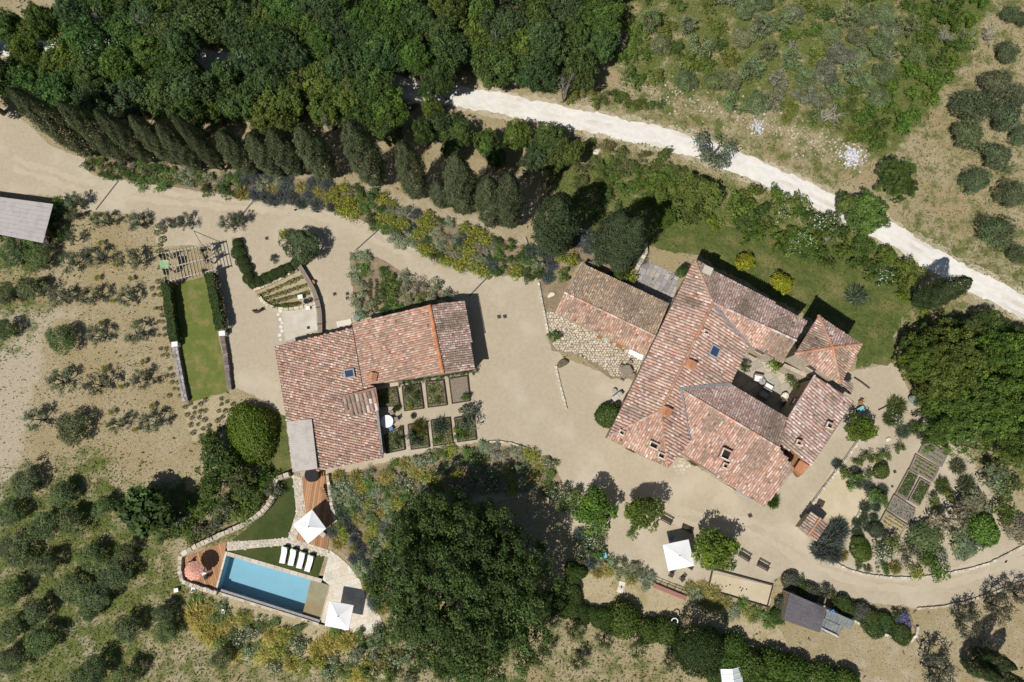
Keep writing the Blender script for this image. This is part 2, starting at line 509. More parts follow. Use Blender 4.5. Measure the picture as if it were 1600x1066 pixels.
for poly, v in [
    ([(-80, 490), (55, 480), (68, 560), (40, 660), (22, 760), (14, 850), (20, 920), (-80, 960)], 1.0),
    ([(205, 825), (245, 850), (195, 905), (135, 990), (100, 985), (150, 900)], .75),
    ([(60, 480), (150, 470), (120, 500), (60, 520)], .7),
    ([(95, 955), (150, 960), (200, 985), (130, 1060), (80, 1090), (100, 1010)], .75),
    ([(1270, 1005), (1380, 1000), (1410, 1060), (1390, 1100), (1270, 1066)], .9),
    ([(1170, 195), (1300, 215), (1350, 260), (1330, 275), (1180, 225)], .3),
    ([(580, 285), (840, 372), (840, 395), (700, 350), (560, 300)], .8),
    ([(1220, 995), (1430, 985), (1440, 950), (1620, 915), (1620, 1100), (1220, 1100)], .38)]:
    mput(1, poly, v)
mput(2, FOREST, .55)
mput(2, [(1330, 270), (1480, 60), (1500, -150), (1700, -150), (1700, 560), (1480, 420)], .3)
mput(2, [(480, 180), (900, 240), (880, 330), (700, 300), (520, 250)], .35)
k = 5
for _ in range(3):
    for ax in (0, 1):
        acc = np.zeros_like(mask)
        for s_ in range(-2, 3): acc += np.roll(mask, s_, ax)
        mask = acc / k
mask[..., 3] = 1
GZ = ground_z(GX, GY)
pw = PL(POOL)
cxp, cyp = np.mean([p.x for p in pw]), np.mean([p.y for p in pw])
def grow(poly, d):
    out = []; n = len(poly)
    for i in range(n):
        a, b, c = (Vector(poly[(i + k_) % n][:2]) for k_ in (-1, 0, 1))
        e1 = (b - a).normalized(); e2 = (c - b).normalized()
        n1 = Vector((e1.y, -e1.x)); n2 = Vector((e2.y, -e2.x))
        bis = (n1 + n2).normalized()
        out.append(b + bis * (d / max(.3, bis.dot(n1))))
    return [(q.x, q.y) for q in out]
def ccw(poly):
    n = len(poly)
    a = sum(poly[i][0] * poly[(i + 1) % n][1] - poly[(i + 1) % n][0] * poly[i][1] for i in range(n))
    return list(poly) if a > 0 else list(poly)[::-1]
POOLW = ccw([(p.x, p.y) for p in pw])
GZ[in_poly(GX, GY, grow(POOLW, .5))] = -2.3
GZ[0:3] -= .02; 
nx, ny = len(xs), len(ys)
verts = np.stack([GX, GY, GZ], -1).reshape(-1, 3)
ii = np.arange(ny - 1)[:, None] * nx + np.arange(nx - 1)[None]
quads = np.stack([ii, ii + 1, ii + nx + 1, ii + nx], -1).reshape(-1, 4)
gm = bpy.data.meshes.new('ground')
gm.vertices.add(len(verts)); gm.vertices.foreach_set("co", verts.astype(np.float32).ravel())
gm.loops.add(quads.size); gm.loops.foreach_set("vertex_index", quads.astype(np.int32).ravel())
gm.polygons.add(len(quads)); gm.polygons.foreach_set("loop_start", np.arange(0, quads.size, 4, dtype=np.int32))
gm.polygons.foreach_set("loop_total", np.full(len(quads), 4, np.int32))
gm.color_attributes.new("mask", 'FLOAT_COLOR', 'POINT').data.foreach_set("color", mask.reshape(-1))
gm.materials.append(M['ground']); gm.update(calc_edges=True)
ground = bpy.data.objects.new('ground', gm); COL.objects.link(ground); tag(ground, kind='structure')

def mask_at(x, y):
    ix = np.clip(np.searchsorted(xs, x) - 1, 0, nx - 1); iy = np.clip(np.searchsorted(ys, y) - 1, 0, ny - 1)
    return mask[iy, ix]

# ------------------------------------------------------------------ roads, lawns, beds
def strip_poly(path, w, seed=0):
    """outline (world xy) of a band of width w metres along a world path"""
    L = []; R = []
    for i, p in enumerate(path):
        a = path[max(i - 1, 0)]; b = path[min(i + 1, len(path) - 1)]
        d = (Vector(b[:2]) - Vector(a[:2])).normalized(); n_ = Vector((-d.y, d.x)) * w / 2
        q = Vector(p[:2]); L.append((q + n_)[:]); R.append((q - n_)[:])
    return L + R[::-1]

def wsheet(name, poly, z, mat, kind='structure'):
    mb = MB(); mb.add([(x, y, z) for x, y in ccw(poly)], [tuple(range(len(poly)))])
    return tag(mb.build(name, mat), kind=kind)

M['verge'] = m_noise('dusty_verge', (.46, .40, .30), (.36, .31, .2), 1.6, .95, .4, (.2, .2, .09), .5, .1, (.52, .48, .4), 8)
driveway = sheet('driveway', DRIVE, .006, M['gravel'], .16, 3)
rp = [(p.x, p.y) for p in PL(smooth_px(ROADC, False, 4))]
wsheet('road_verge', ragged(strip_poly(rp, 4.1), .4, .45, 15), -.004, M['verge'])
rpoly = ragged(strip_poly(rp, 3.0), .4, .26, 5)
bm = bmesh.new(); vs = [bm.verts.new((x, y, .004)) for x, y in rpoly]
es = [bm.edges.new((vs[i], vs[(i + 1) % len(vs)])) for i in range(len(vs))]
bmesh.ops.triangle_fill(bm, edges=es)
for f in bm.faces:
    f.normal_update()
    if f.normal.z < 0: f.normal_flip()
rme = bpy.data.meshes.new('road'); bm.to_mesh(rme); bm.free(); rme.materials.append(M['road'])
road = bpy.data.objects.new('road', rme); COL.objects.link(road); tag(road, kind='structure')
# verge of paler dust either side is left to the ragged edge; two worn wheel tracks lie on the road
M['track'] = m_noise('worn_wheel_track', (.6, .585, .55), (.66, .64, .6), 1.2, .95, .2, (.7, .67, .61), .3)
for off in (-.62, .62):
    q = []
    for i, p in enumerate(rp):
        a = rp[max(i - 1, 0)]; b = rp[min(i + 1, len(rp) - 1)]
        d = (Vector(b) - Vector(a)).normalized(); q.append((p[0] - d.y * off, p[1] + d.x * off))
    wsheet('wheel_track', ragged(strip_poly(q, .55), .5, .12, int(off * 10) + 9), .009, M['track'])
# faint wheel tracks on the drive
M['drive_track'] = m_noise('worn_drive_track', (.45, .385, .28), (.42, .36, .26), 2, .95, .1, (.46, .4, .3), .4)
for pts in ([(20, 262), (140, 300), (280, 317), (400, 327), (500, 338), (580, 372), (640, 402)], [(1000, 795), (1060, 815), (1180, 835), (1260, 880), (1350, 912), (1430, 920), (1520, 903), (1620, 868)],
            [(20, 246), (140, 285), (280, 303), (400, 315), (510, 330), (590, 360), (650, 390)], [(1010, 778), (1070, 800), (1190, 820), (1270, 866), (1355, 895), (1430, 903), (1515, 887), (1620, 852)]):
    q = [(p.x, p.y) for p in PL(smooth_px(pts, False, 4))]
    wsheet('wheel_track', ragged(strip_poly(q, .8), .4, .3, len(q)), .012, M['drive_track'])

LAWNSTRIP = [(268, 446), (322, 432), (358, 612), (295, 629)]
sheet('lawn', LAWNSTRIP, .014, M['lawn_strip'], .05, 2)
sheet('lawn', [(1012, 385), (1090, 400), (1262, 495), (1345, 540), (1337, 576), (1395, 566), (1400, 520), (1430, 455), (1375, 400), (1300, 375), (1180, 365), (1080, 340), (1020, 345)], .014, M['lawn'], .3, 4)
sheet('lawn', [(420, 640), (447, 650), (455, 735), (428, 748), (405, 720), (415, 680)], .016, M['lawn'], .1, 8)
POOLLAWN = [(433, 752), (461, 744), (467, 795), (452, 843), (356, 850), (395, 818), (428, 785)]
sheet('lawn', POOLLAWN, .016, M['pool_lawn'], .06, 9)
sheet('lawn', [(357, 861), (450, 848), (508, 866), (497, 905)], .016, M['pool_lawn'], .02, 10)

BEDS = {
 'long': [(133, 250), (180, 250), (250, 260), (330, 272), (420, 277), (500, 283), (560, 298), (640, 328), (720, 352), (790, 376), (832, 392), (842, 434), (770, 431), (690, 408), (600, 363), (545, 332), (510, 323), (400, 311), (300, 297), (200, 283), (140, 268)],
 'house_end': [(822, 385), (868, 395), (905, 360), (960, 372), (1000, 400), (985, 440), (905, 408), (880, 440), (845, 436)],
 'below_garden': [(520, 742), (600, 728), (650, 712), (745, 694), (820, 702), (864, 724), (878, 752), (850, 768), (700, 770), (600, 790), (545, 800), (515, 770)],
 'slope': [(520, 772), (600, 790), (690, 775), (680, 850), (600, 960), (575, 940), (560, 890), (540, 868), (520, 850)],
 'golden': [(337, 925), (500, 975), (600, 992), (625, 1062), (420, 1045), (330, 1010), (300, 960)],
 'north_bed': [(546, 393), (590, 402), (640, 432), (705, 458), (700, 468), (640, 480), (556, 493), (549, 440)],
}
for nm, px in BEDS.items():
    sheet('flower_bed', px, .018, M['straw'] if nm in ('golden',) else M['soil'], .12, len(nm))
CURVED = [(399, 455), (430, 436), (470, 421), (482, 450), (492, 476), (455, 482), (425, 478), (405, 467)]
sheet('flower_bed', CURVED, .018, M['straw'], .06, 31)
sheet('flower_bed', [(362, 372), (378, 372), (385, 405), (400, 438), (460, 412), (466, 420), (398, 450), (388, 440), (370, 405)], .018, M['soil'], .08, 32)
sheet('flower_bed', [(285, 632), (352, 615), (374, 640), (350, 680), (300, 690)], .016, M['straw'], .15, 33)
sheet('sandy_square', [(1300, 733), (1359, 768), (1330, 826), (1262, 796)], .018, M['sand'], .05, 34)
BOULES = [(1111, 895), (1206, 915), (1198, 948), (1106, 921)]
sheet('boules_court', BOULES, .03, M['sand'], 0, 35)
sheet('flower_bed', [(1232, 898), (1290, 922), (1372, 948), (1425, 985), (1420, 1000), (1390, 985), (1335, 965), (1290, 948), (1234, 925)], .018, M['soil'], .15, 36)
sheet('gravel_path', [(440, 485), (492, 478), (497, 515), (445, 533)], .012, M['concrete'], .1, 37)
sheet('gravel_path', [(515, 797), (560, 790), (610, 786), (700, 786), (780, 770), (850, 768), (880, 757), (875, 770), (780, 782), (700, 795), (600, 795), (540, 802)], .022, M['straw'], .12, 38)
sheet('gravel_path', [(905, 895), (960, 893), (1080, 935), (1215, 975), (1230, 1005), (1180, 1000), (1080, 965), (1000, 960), (920, 945), (903, 930)], .012, M['straw'], .25, 39)

# ------------------------------------------------------------------ paving: every slab a piece of its own
RG = random.Random(11)
def tint(base, v=.12, r=RG):
    k_ = 1 + r.uniform(-v, v); h = r.uniform(-.04, .04)
    return (base[0] * k_ * (1 + h), base[1] * k_, base[2] * k_ * (1 - h))
def pave(parent, name, poly, ang, roww, lens, z0, z1, cols, gap=.03, seed=1, mat='pieces', v=.14, minarea=.03):
    """slabs, planks: courses clipped to the polygon, one object each"""
    r = random.Random(seed)
    ca, sa = math.cos(ang), math.sin(ang); u = (ca, sa); w = (-sa, ca)
    ts = [p[0] * w[0] + p[1] * w[1] for p in poly]; ss = [p[0] * u[0] + p[1] * u[1] for p in poly]
    t = min(ts); out = []
    while t < max(ts):
        rw = roww * r.uniform(.85, 1.15) if lens else roww
        row = clip(clip(poly, w, t + rw - gap), w, t, False)
        if len(row) > 2:
            s_ = min(ss) - r.random() * (lens[0] if lens else 0)
            while s_ < max(ss):
                ln = r.uniform(*lens) if lens else 1e4
                pc = clip(clip(row, u, s_ + ln - gap), u, s_, False)
                if len(pc) > 2 and area(pc) > minarea:
                    mb = MB(); mb.prism(pc, z0, z1 + r.uniform(-.008, .008), tint(r.choice(cols), v, r))
                    out.append(mb.build(name, M[mat], parent))
                s_ += ln
        t += rw
    return out

TERR = [(1003, 405), (1063, 431), (1048, 480), (975, 442)]
paved = sheet('paved_terrace', TERR, .012, M['soil'], 0)
pt = [(p.x, p.y) for p in PL(TERR)]
ang_t = math.atan2(pt[3][1] - pt[2][1], pt[3][0] - pt[2][0])
pave(paved, 'paving_slab', pt, ang_t + math.pi / 2, .62, (.7, 1.25), .012, .05, [(.3, .28, .27), (.24, .225, .22), (.36, .335, .31)], .06, 4)
TRAV = [(516, 860), (528, 868), (545, 883), (562, 905), (572, 935), (592, 958), (602, 985), (592, 991), (545, 988), (502, 972), (516, 915), (504, 906)]
trav = sheet('pool_terrace', TRAV, .02, M['concrete'], 0)
pave(trav, 'paving_slab', [(p.x, p.y) for p in PL(TRAV)], .3, .8, (.8, 1.5), .02, .05, [(.6, .53, .42), (.55, .49, .4), (.62, .57, .48)], .012, 5, v=.06)
DECK1 = [(354.5, 846), (289, 871), (293, 906), (337, 919), (352, 863)]
DECK2 = [(472, 746), (508, 736), (510, 765), (514, 784), (520, 806), (511, 859), (463, 843), (478, 800), (474, 770)]
for dk, an, sd in ((DECK1, math.radians(108), 6), (DECK2, math.radians(84), 7)):
    d_ = sheet('wooden_deck', dk, .02, M['dark_wood'], 0)
    pave(d_, 'plank', [(p.x, p.y) for p in PL(dk)], an, .27, None, .022, .09, [(.40, .215, .11), (.33, .175, .09), (.44, .25, .135), (.36, .2, .11)], .025, sd)
EASTYARD = [(1343, 580)]
# courtyard floor
COURT = [(1171, 538), (1228, 566), (1262, 600), (1228, 668), (1141, 600)]
CZ = 1.3
CQ = [(1152, 528, CZ), (1228, 557, CZ), (1276, 592, CZ), (1236, 676, CZ), (1122, 616, CZ)]
cq = [(q.x, q.y) for q in (P(*w_) for w_ in CQ)]
mb = MB(); mb.prism(cq, -.01, CZ); court = tag(mb.build('courtyard', M['soil']), kind='structure')
pave(court, 'paving_slab', cq, .45, 1.0, (.9, 1.8), CZ, CZ + .035, [(.42, .38, .3), (.36, .325, .265), (.46, .42, .34)], .03, 8, v=.1)

# cobbles and crazy paving: stones too small to pick apart one by one
def cobbles(name, px, cell, z, cols, seed, parent=None, h=.03, holes=()):
    r = random.Random(seed)
    poly = [(p.x, p.y) for p in PL(px)]
    x0, x1 = min(p[0] for p in poly), max(p[0] for p in poly); y0, y1 = min(p[1] for p in poly), max(p[1] for p in poly)
    cx_ = np.arange(x0, x1, cell); cy_ = np.arange(y0, y1, cell * .87)
    mb = MB()
    for j, yy in enumerate(cy_):
        for xx in cx_:
            x = xx + (j % 2) * cell / 2 + r.uniform(-.2, .2) * cell; y = yy + r.uniform(-.2, .2) * cell
            if not in_poly(np.array([x]), np.array([y]), poly)[0]: continue
            n = r.randint(5, 7); ph = r.random() * 6.28; rad = cell * .5
            pg = [(x + rad * r.uniform(.72, 1.02) * math.cos(ph + 6.283 * i / n), y + rad * r.uniform(.72, 1.02) * math.sin(ph + 6.283 * i / n)) for i in range(n)]
            mb.prism(pg, z, z + h + r.uniform(-.01, .01), tint(r.choice(cols), .13, r))
    o = mb.build(name, M['pieces'], parent)
    return tag(o, kind='stuff')
COBBLE = [(850, 490), (868, 486), (1008, 556), (1000, 585), (960, 590), (940, 572), (905, 555), (868, 545), (856, 520)]
cob_base = sheet('cobbled_patio', [(843, 440), (905, 408), (868, 486), (1008, 556), (995, 592), (955, 592), (905, 556), (862, 548), (850, 490)], .013, M['soil'], .1, 40)
cobbles('cobblestones', COBBLE, .33, .013, [(.5, .445, .35), (.44, .39, .31), (.56, .5, .41)], 3, cob_base)
PATH1 = [(457, 742), (472, 746), (474, 770), (478, 800), (463, 843), (511, 859), (516, 872), (450, 851), (355, 861), (354.5, 847), (450, 841), (463, 800), (460, 770)]
p1 = sheet('stone_path', PATH1, .02, M['concrete'], 0)
cobbles('path_stones', PATH1, .42, .02, [(.5, .43, .34), (.44, .38, .3), (.56, .49, .39)], 4, p1, .04)
cobbles('stepping_stones', [(1050, 728), (1065, 712), (1080, 728), (1060, 745)], .5, .013, [(.5, .45, .36)], 6, driveway, .03)

# concrete tracks left of the outbuilding
cobbles('slab_track', [(432, 482), (438, 480), (446, 535), (438, 537)], .6, .014, [(.56, .54, .5), (.6, .57, .52)], 7, driveway, .03)
# ------------------------------------------------------------------ buildings
M['chimney_stone'] = m_noise('chimney_render', (.5, .3, .22), (.42, .27, .2), 4, .9, .3, (.56, .42, .34), 1.2)
TILE_COLS = [(.50, .29, .215), (.53, .34, .26), (.56, .41, .33), (.47, .25, .18), (.40, .28, .225), (.62, .49, .41), (.35, .225, .175), (.5, .36, .29), (.53, .27, .18), (.40, .30, .21), (.47, .38, .28), (.36, .26, .19)]
LICHEN = [(.37, .285, .2), (.42, .33, .24), (.45, .36, .28), (.44, .33, .15), (.34, .27, .22), (.55, .46, .38), (.42, .28, .19), (.31, .25, .2)]
PINK = [(.51, .31, .245), (.55, .37, .3), (.47, .27, .21), (.6, .46, .39), (.42, .29, .25), (.64, .52, .45), (.5, .28, .2), (.44, .34, .26), (.38, .27, .22)]
GREYP = [(.45, .31, .27), (.49, .37, .32), (.41, .27, .225), (.54, .45, .4), (.36, .265, .235), (.6, .51, .46), (.48, .29, .24)]

def fit_plane(pts):
    A = np.array([[p.x, p.y, 1] for p in pts]); z = np.array([p.z for p in pts])
    return np.linalg.lstsq(A, z, rcond=None)[0]

def plane_hit(px, py, pl):
    """point of the roof plane z = ax+by+c seen at this place of the photograph"""
    z = float(pl[2])
    for _ in range(12):
        p = P(px, py, z); z = pl[0] * p.x + pl[1] * p.y + pl[2]
    return P(px, py, z)

def roof_face(parent, pxz, cols=TILE_COLS, width=.4, length=.46, seed=1, hole=None, label=None, fit=None, tint_v=.22):
    """one slope: clay channel sheet and rows of cover tiles running down it. pxz: (px, py, z)"""
    r = random.Random(seed)
    pl = fit_plane([P(*q) for q in (fit or pxz)])
    pts = [plane_hit(q[0], q[1], pl) for q in pxz]
    xy = ccw([(p.x, p.y) for p in pts])
    hz = lambda x, y: pl[0] * x + pl[1] * y + pl[2]
    n = len(xy)
    mb = MB()
    top = [(x, y, hz(x, y) - .03) for x, y in xy]; bot = [(x, y, hz(x, y) - .16) for x, y in xy]
    holexy = None
    if hole:
        hp = [plane_hit(q[0], q[1], pl) for q in hole]; holexy = [(p.x, p.y) for p in hp]
    mb.add(top + bot, [tuple(range(n)), tuple(range(2 * n - 1, n - 1, -1))] + [(i, n + i, n + (i + 1) % n, (i + 1) % n) for i in range(n)])
    ro = mb.build('roof', M['roof_base'], parent, label=label)
    g = Vector((pl[0], pl[1])); sl = g.length
    d = -g.normalized() if sl > 1e-5 else Vector((0, -1)); a = Vector((-d.y, d.x))
    cs = 1 / math.sqrt(1 + sl * sl)
    nrm = Vector((-pl[0], -pl[1], 1)).normalized()
    us = [p[0] * a.x + p[1] * a.y for p in xy]; vs_ = [p[0] * d.x + p[1] * d.y for p in xy]
    U = np.arange(min(us) + width / 2, max(us), width)
    lv = length * cs
    tb = MB()
    V = np.arange(min(vs_) - lv * .5, max(vs_), lv)
    UU, VV = np.meshgrid(U, V)
    X = UU * a.x + (VV + lv / 2) * d.x; Y = UU * a.y + (VV + lv / 2) * d.y
    ok = in_poly(X, Y, xy)
    if holexy: ok &= ~in_poly(X, Y, holexy)
    patch = [(r.uniform(min(us), max(us)), r.uniform(min(vs_), max(vs_)), r.uniform(.6, 2.0), r.uniform(.78, 1.15)) for _ in range(14)]
    mean = tuple(sum(c_[q_] for c_ in cols) / len(cols) for q_ in range(3))
    phase = [r.uniform(-.5, .5) * lv for _ in U]
    for j in range(len(V)):
        for i in range(len(U)):
            if not ok[j, i]: continue
            u = U[i] + r.uniform(-.025, .025); v0 = V[j] - lv * .12 + r.uniform(-.04, .04); v1 = V[j] + lv + r.uniform(-.03, .03)
            if 0 < j < len(V) - 1 and ok[j - 1, i] and ok[j + 1, i]: v0 += phase[i] * .6; v1 += phase[i] * .6
            c = r.choice(cols); k_ = 1 + r.uniform(-tint_v, tint_v)
            c = tuple(.8 * c[q_] + .2 * mean[q_] for q_ in range(3))
            for pu, pv, pr, pk in patch:
                if ((u - pu) * 1.6) ** 2 + ((v0 - pv) * .8) ** 2 < pr * pr * r.uniform(.5, 1.3):
                    k_ *= pk
                    if pk < .9: c = tuple(.5 * c[q_] + .5 * (.36, .29, .22)[q_] for q_ in range(3))
            if r.random() < .03: k_ *= .6
            c = (c[0] * k_ * .95, c[1] * k_ * .94, c[2] * k_ * .93)
            rot = r.uniform(-.02, .02); lift = r.uniform(0, .02)
            w0, w1 = width * .43, width * .37
            ring = []
            for v, w, dz in ((v1, w0, .035 + lift), (v0, w1, 0)):
                for fx, fz in ((-1, -.01), (-.62, .06), (.0, .085), (.62, .06), (1, -.01)):
                    uu = u + fx * w + rot * (v - v0); x = uu * a.x + v * d.x; y = uu * a.y + v * d.y
                    b = Vector((x, y, hz(x, y))) + nrm * (fz * width / .4 + dz); ring.append(b)
            fs = [(q, q + 1, q + 6, q + 5) for q in range(4)] + [(4, 3, 2, 1, 0)]
            tb.add(ring, fs, c)
    if tb.v:
        tag(tb.build('roof_tiles', M['tiles'], ro, label=None), kind='stuff')
    return ro, pl, pts

def ridge(parent, a, b, cols=((.44, .21, .125), (.4, .2, .12), (.46, .29, .2), (.4, .25, .18)), seed=3, rad=.16, name='ridge_tiles'):
    """row of overlapping half-round tiles from a to b"""
    r = random.Random(seed); a = Vector(a); b = Vector(b)
    d = b - a; n = max(1, int(d.length / .42)); mb = MB()
    du = d.normalized(); s = du.cross(Vector((0, 0, 1))).normalized(); up = s.cross(du)
    for i in range(n):
        p = a + d * (i / n); q = a + d * ((i + 1.12) / n); c = tint(r.choice(cols), .18, r); ring = []
        for o, rr in ((p, rad), (q, rad * .82)):
            for fx, fz in ((-1, -.15), (-.7, .55), (0, .85), (.7, .55), (1, -.15)):
                ring.append(o + s * (fx * rr) + up * (fz * rr + .03))
        mb.add(ring, [(k_, k_ + 1, k_ + 6, k_ + 5) for k_ in range(4)] + [(4, 3, 2, 1, 0), (5, 6, 7, 8, 9)], c)
    return tag(mb.build(name, M['tiles'], parent), kind='stuff')

def inset(poly, d):
    return grow(ccw(poly), -d)

def walls(parent, pts, over=.45, z0=-.02, label=None, drop=.17, openings=()):
    """stone walls under the eaves of a footprint given as roof-edge points with their own heights"""
    xy = ccw([(p.x, p.y) for p in pts])
    pl = {}
    ins = inset(xy, over)
    zs = []
    for x, y in xy:
        zs.append(min(pts, key=lambda p: (p.x - x) ** 2 + (p.y - y) ** 2).z - drop)
    n = len(xy); mb = MB()
    vs = [(x, y, z0) for x, y in ins] + [(ins[i][0], ins[i][1], zs[i]) for i in range(n)]
    mb.add(vs, [(i, (i + 1) % n, n + (i + 1) % n, n + i) for i in range(n)])
    return mb.build('wall', M['plaster'], parent, label=label), ins, zs

def opening(parent, ins, k_, t, w, z0, h, kind='window'):
    """a window or door set in wall k of an inset footprint"""
    n = len(ins); a = Vector(ins[k_]); b = Vector(ins[(k_ + 1) % n]); d = (b - a).normalized(); o = Vector((d.y, -d.x))
    c = a + (b - a) * t
    mb = MB(); f = .09
    p0 = c - d * w / 2 + o * .03; p1 = c + d * w / 2 + o * .03
    for s_, e_ in (((p0, z0), (p0, z0 + h)), ((p1, z0), (p1, z0 + h))):
        mb.bar((s_[0].x, s_[0].y, s_[1]), (e_[0].x, e_[0].y, e_[1]), f, f, up=(d.x, d.y, 0))
    for z in (z0, z0 + h):
        mb.bar((p0.x, p0.y, z), (p1.x, p1.y, z), f, f + .001)
    fr = mb.build(kind, M['brown_wood'], parent)
    mg = MB(); q = o * .012
    mg.add([(p0.x - q.x, p0.y - q.y, z0), (p1.x - q.x, p1.y - q.y, z0), (p1.x - q.x, p1.y - q.y, z0 + h), (p0.x - q.x, p0.y - q.y, z0 + h)], [(0, 1, 2, 3)])
    mg.build('pane' if kind == 'window' else 'door_leaf', M['glass'] if kind == 'window' else M['dark_wood'], fr)
    if kind == 'window':
        ms = MB(); ms.bar((p0.x, p0.y, z0 - .07), (p1.x, p1.y, z0 - .07), .2, .08); ms.build('sill', M['white_stone'], fr)

def chimney(parent, px, py, z, size, h, rz, style='box'):
    """small masonry stack: four walls round a dark flue; 'cap' has a tiled cover"""
    p = P(px, py, z + h); c = (p.x, p.y)
    mb = MB(); w, l = size; t = .16
    ca, sa = math.cos(rz), math.sin(rz)
    def loc(x, y): return (c[0] + x * ca - y * sa, c[1] + x * sa + y * ca)
    for x, y, sx, sy in ((0, l / 2 - t / 2, w, t), (0, -l / 2 + t / 2, w, t), (-w / 2 + t / 2, 0, t, l - 2 * t), (w / 2 - t / 2, 0, t, l - 2 * t)):
        q = loc(x, y); mb.box((q[0], q[1], z + h / 2 - .4), (sx, sy, h + .8), rz)
    ch = mb.build('chimney', M['terracotta'] if style == 'cap' else M['chimney_stone'], parent)
    fl = MB(); fl.box((c[0], c[1], z + h / 2 - .55), (w - 2 * t, l - 2 * t, h + .5), rz); fl.build('flue', M['brick_dark'], ch)
    if style == 'cap':
        cb = MB()
        for sx in (-1, 1):
            for k_ in range(4):
                y0 = -l / 2 - .1 + (l + .2) * k_ / 4; y1 = -l / 2 - .1 + (l + .2) * (k_ + .92) / 4
                q = [loc(sx * (w / 2 + .12), y0), loc(sx * .02, y0), loc(sx * .02, y1), loc(sx * (w / 2 + .12), y1)]
                zz = (z + h + .12, z + h + .27, z + h + .27, z + h + .12)
                vs = [(a_[0], a_[1], b_) for a_, b_ in zip(q, zz)] + [(a_[0], a_[1], b_ - .06) for a_, b_ in zip(q, zz)]
                cb.add(vs, [(0, 1, 2, 3), (7, 6, 5, 4), (0, 4, 5, 1), (1, 5, 6, 2), (2, 6, 7, 3), (3, 7, 4, 0)], (1, 1, 1))
        for x in (-w / 2 + .08, w / 2 - .08):
            for y in (-l / 2 + .08, l / 2 - .08):
                q = loc(x, y); cb.box((q[0], q[1], z + h + .08), (.12, .12, .2), rz)
        cb.build('chimney_cap', M['terracotta'], ch)
    elif style == 'open':
        cb = MB(); q = loc(0, 0); cb.box((q[0], q[1], z + h + .05), (w + .12, .2, .09), rz); cb.build('coping', M['white_stone'], ch)
    else:
        cb = MB()
        for x, y, sx, sy in ((0, -l / 2 + .05, w + .1, .14), (-w / 2 + .05, 0, .14, l - .1)):
            q = loc(x, y); cb.box((q[0], q[1], z + h + .04), (sx, sy, .07), rz)
        cb.build('coping', M['white_stone'], ch)
    return ch

def skylight(parent, px, py, pl, w, l, rz):
    p = plane_hit(px, py, pl)
    nrm = Vector((-pl[0], -pl[1], 1)).normalized()
    u = Vector((math.cos(rz), math.sin(rz), 0)); u = (u - nrm * u.dot(nrm)).normalized(); v = nrm.cross(u)
    o = p + nrm * .24
    mb = MB()
    for s_ in (-1, 1):
        mb.bar(o + u * (s_ * w / 2) - v * l / 2, o + u * (s_ * w / 2) + v * l / 2, .14, .16, up=nrm)
        mb.bar(o + v * (s_ * (l / 2 - .05)) - u * (w / 2 - .07), o + v * (s_ * (l / 2 - .05)) + u * (w / 2 - .07), .16, .155, up=nrm)
    fr = mb.build('skylight', M['gutter'] if w < .9 else M['grey_metal'], parent)
    fl = MB(); q = o - nrm * .02
    fl.add([q - u * (w / 2) - v * (l / 2), q + u * (w / 2) - v * (l / 2), q + u * (w / 2) + v * (l / 2), q - u * (w / 2) + v * (l / 2)], [(0, 1, 2, 3)])
    fl.build('pane', M['glass'], fr)

def line_bar(parent, name, a, b, w, h, mat):
    mb = MB(); mb.bar(a, b, w, h); return mb.build(name, mat, parent)

# ---- the farmhouse: main range, north-east wing, south-east wing, east wing, tower and low west wing under one set of roofs
pc = P(1150, 600)
house = thing('farmhouse', (pc.x, pc.y, 0), "large L-shaped stone farmhouse with pink clay tile roofs round a small courtyard", "farmhouse")
ZE, ZR = 6.9, 8.7
CH = CAM_H
mw = roof_face(house, [(1085, 406, ZE), (1114, 473, ZR), (1033, 641, ZR), (949, 683, ZE)], PINK, .36, .34, 1, fit=[(1085, 406, ZE), (949, 683, ZE), (1114, 473, ZR), (1033, 641, ZR)])
me_ = roof_face(house, [(1114, 473, ZR), (1171, 538, 6.3), (1141, 600, 6.3), (1062, 607, 7.9), (1077, 690, 6.5), (1044, 730, 6.6), (1033, 641, ZR)], PINK, .36, .34, 2, fit=[(1114, 473, ZR), (1033, 641, ZR), (1171, 538, 6.4), (1141, 600, 6.4)])
ms_ = roof_face(house, [(949, 683, ZE), (1033, 641, ZR), (1044, 730, ZE)], TILE_COLS, .28, .32, 3)
nn_ = roof_face(house, [(1085, 406, ZE), (1262, 502, ZE), (1244, 532, ZR), (1114, 473, ZR)], GREYP, .28, .32, 4)
ns_ = roof_face(house, [(1114, 473, ZR), (1244, 532, ZR), (1223, 566, 6.5), (1171, 538, 6.5)], TILE_COLS, .28, .32, 5)
sn_ = roof_face(house, [(1062, 607, 8.2), (1141, 600, 6.4), (1231, 654, 6.4), (1218, 700, 8.2)], GREYP, .28, .32, 6)
ss_ = roof_face(house, [(1062, 607, 8.2), (1218, 700, 8.2), (1227, 713, 8), (1241, 734, 7.0), (1195, 791, 5.8), (1062, 706, 5.8), (1077, 690, 6.2)], TILE_COLS[:7], .28, .31, 7, fit=[(1062, 607, 8.2), (1218, 700, 8.2), (1195, 791, 5.8), (1062, 706, 5.8)])
ee_ = roof_face(house, [(1273, 587, 7.2), (1334, 627, 5.4), (1270, 723, 5.4), (1262, 728, 5.5), (1238, 705, 7), (1218, 700, 7.2), (1231, 655, 7.2)], GREYP, .36, .34, 8, fit=[(1273, 587, 7.2), (1334, 627, 5.4), (1270, 723, 5.4), (1231, 655, 7.2)])
TZ, TA = 8.6, 9.9
T = [(1279, 493), (1346, 538), (1312.5, 599), (1242, 553)]
AP = (1301, 543)
tl = []
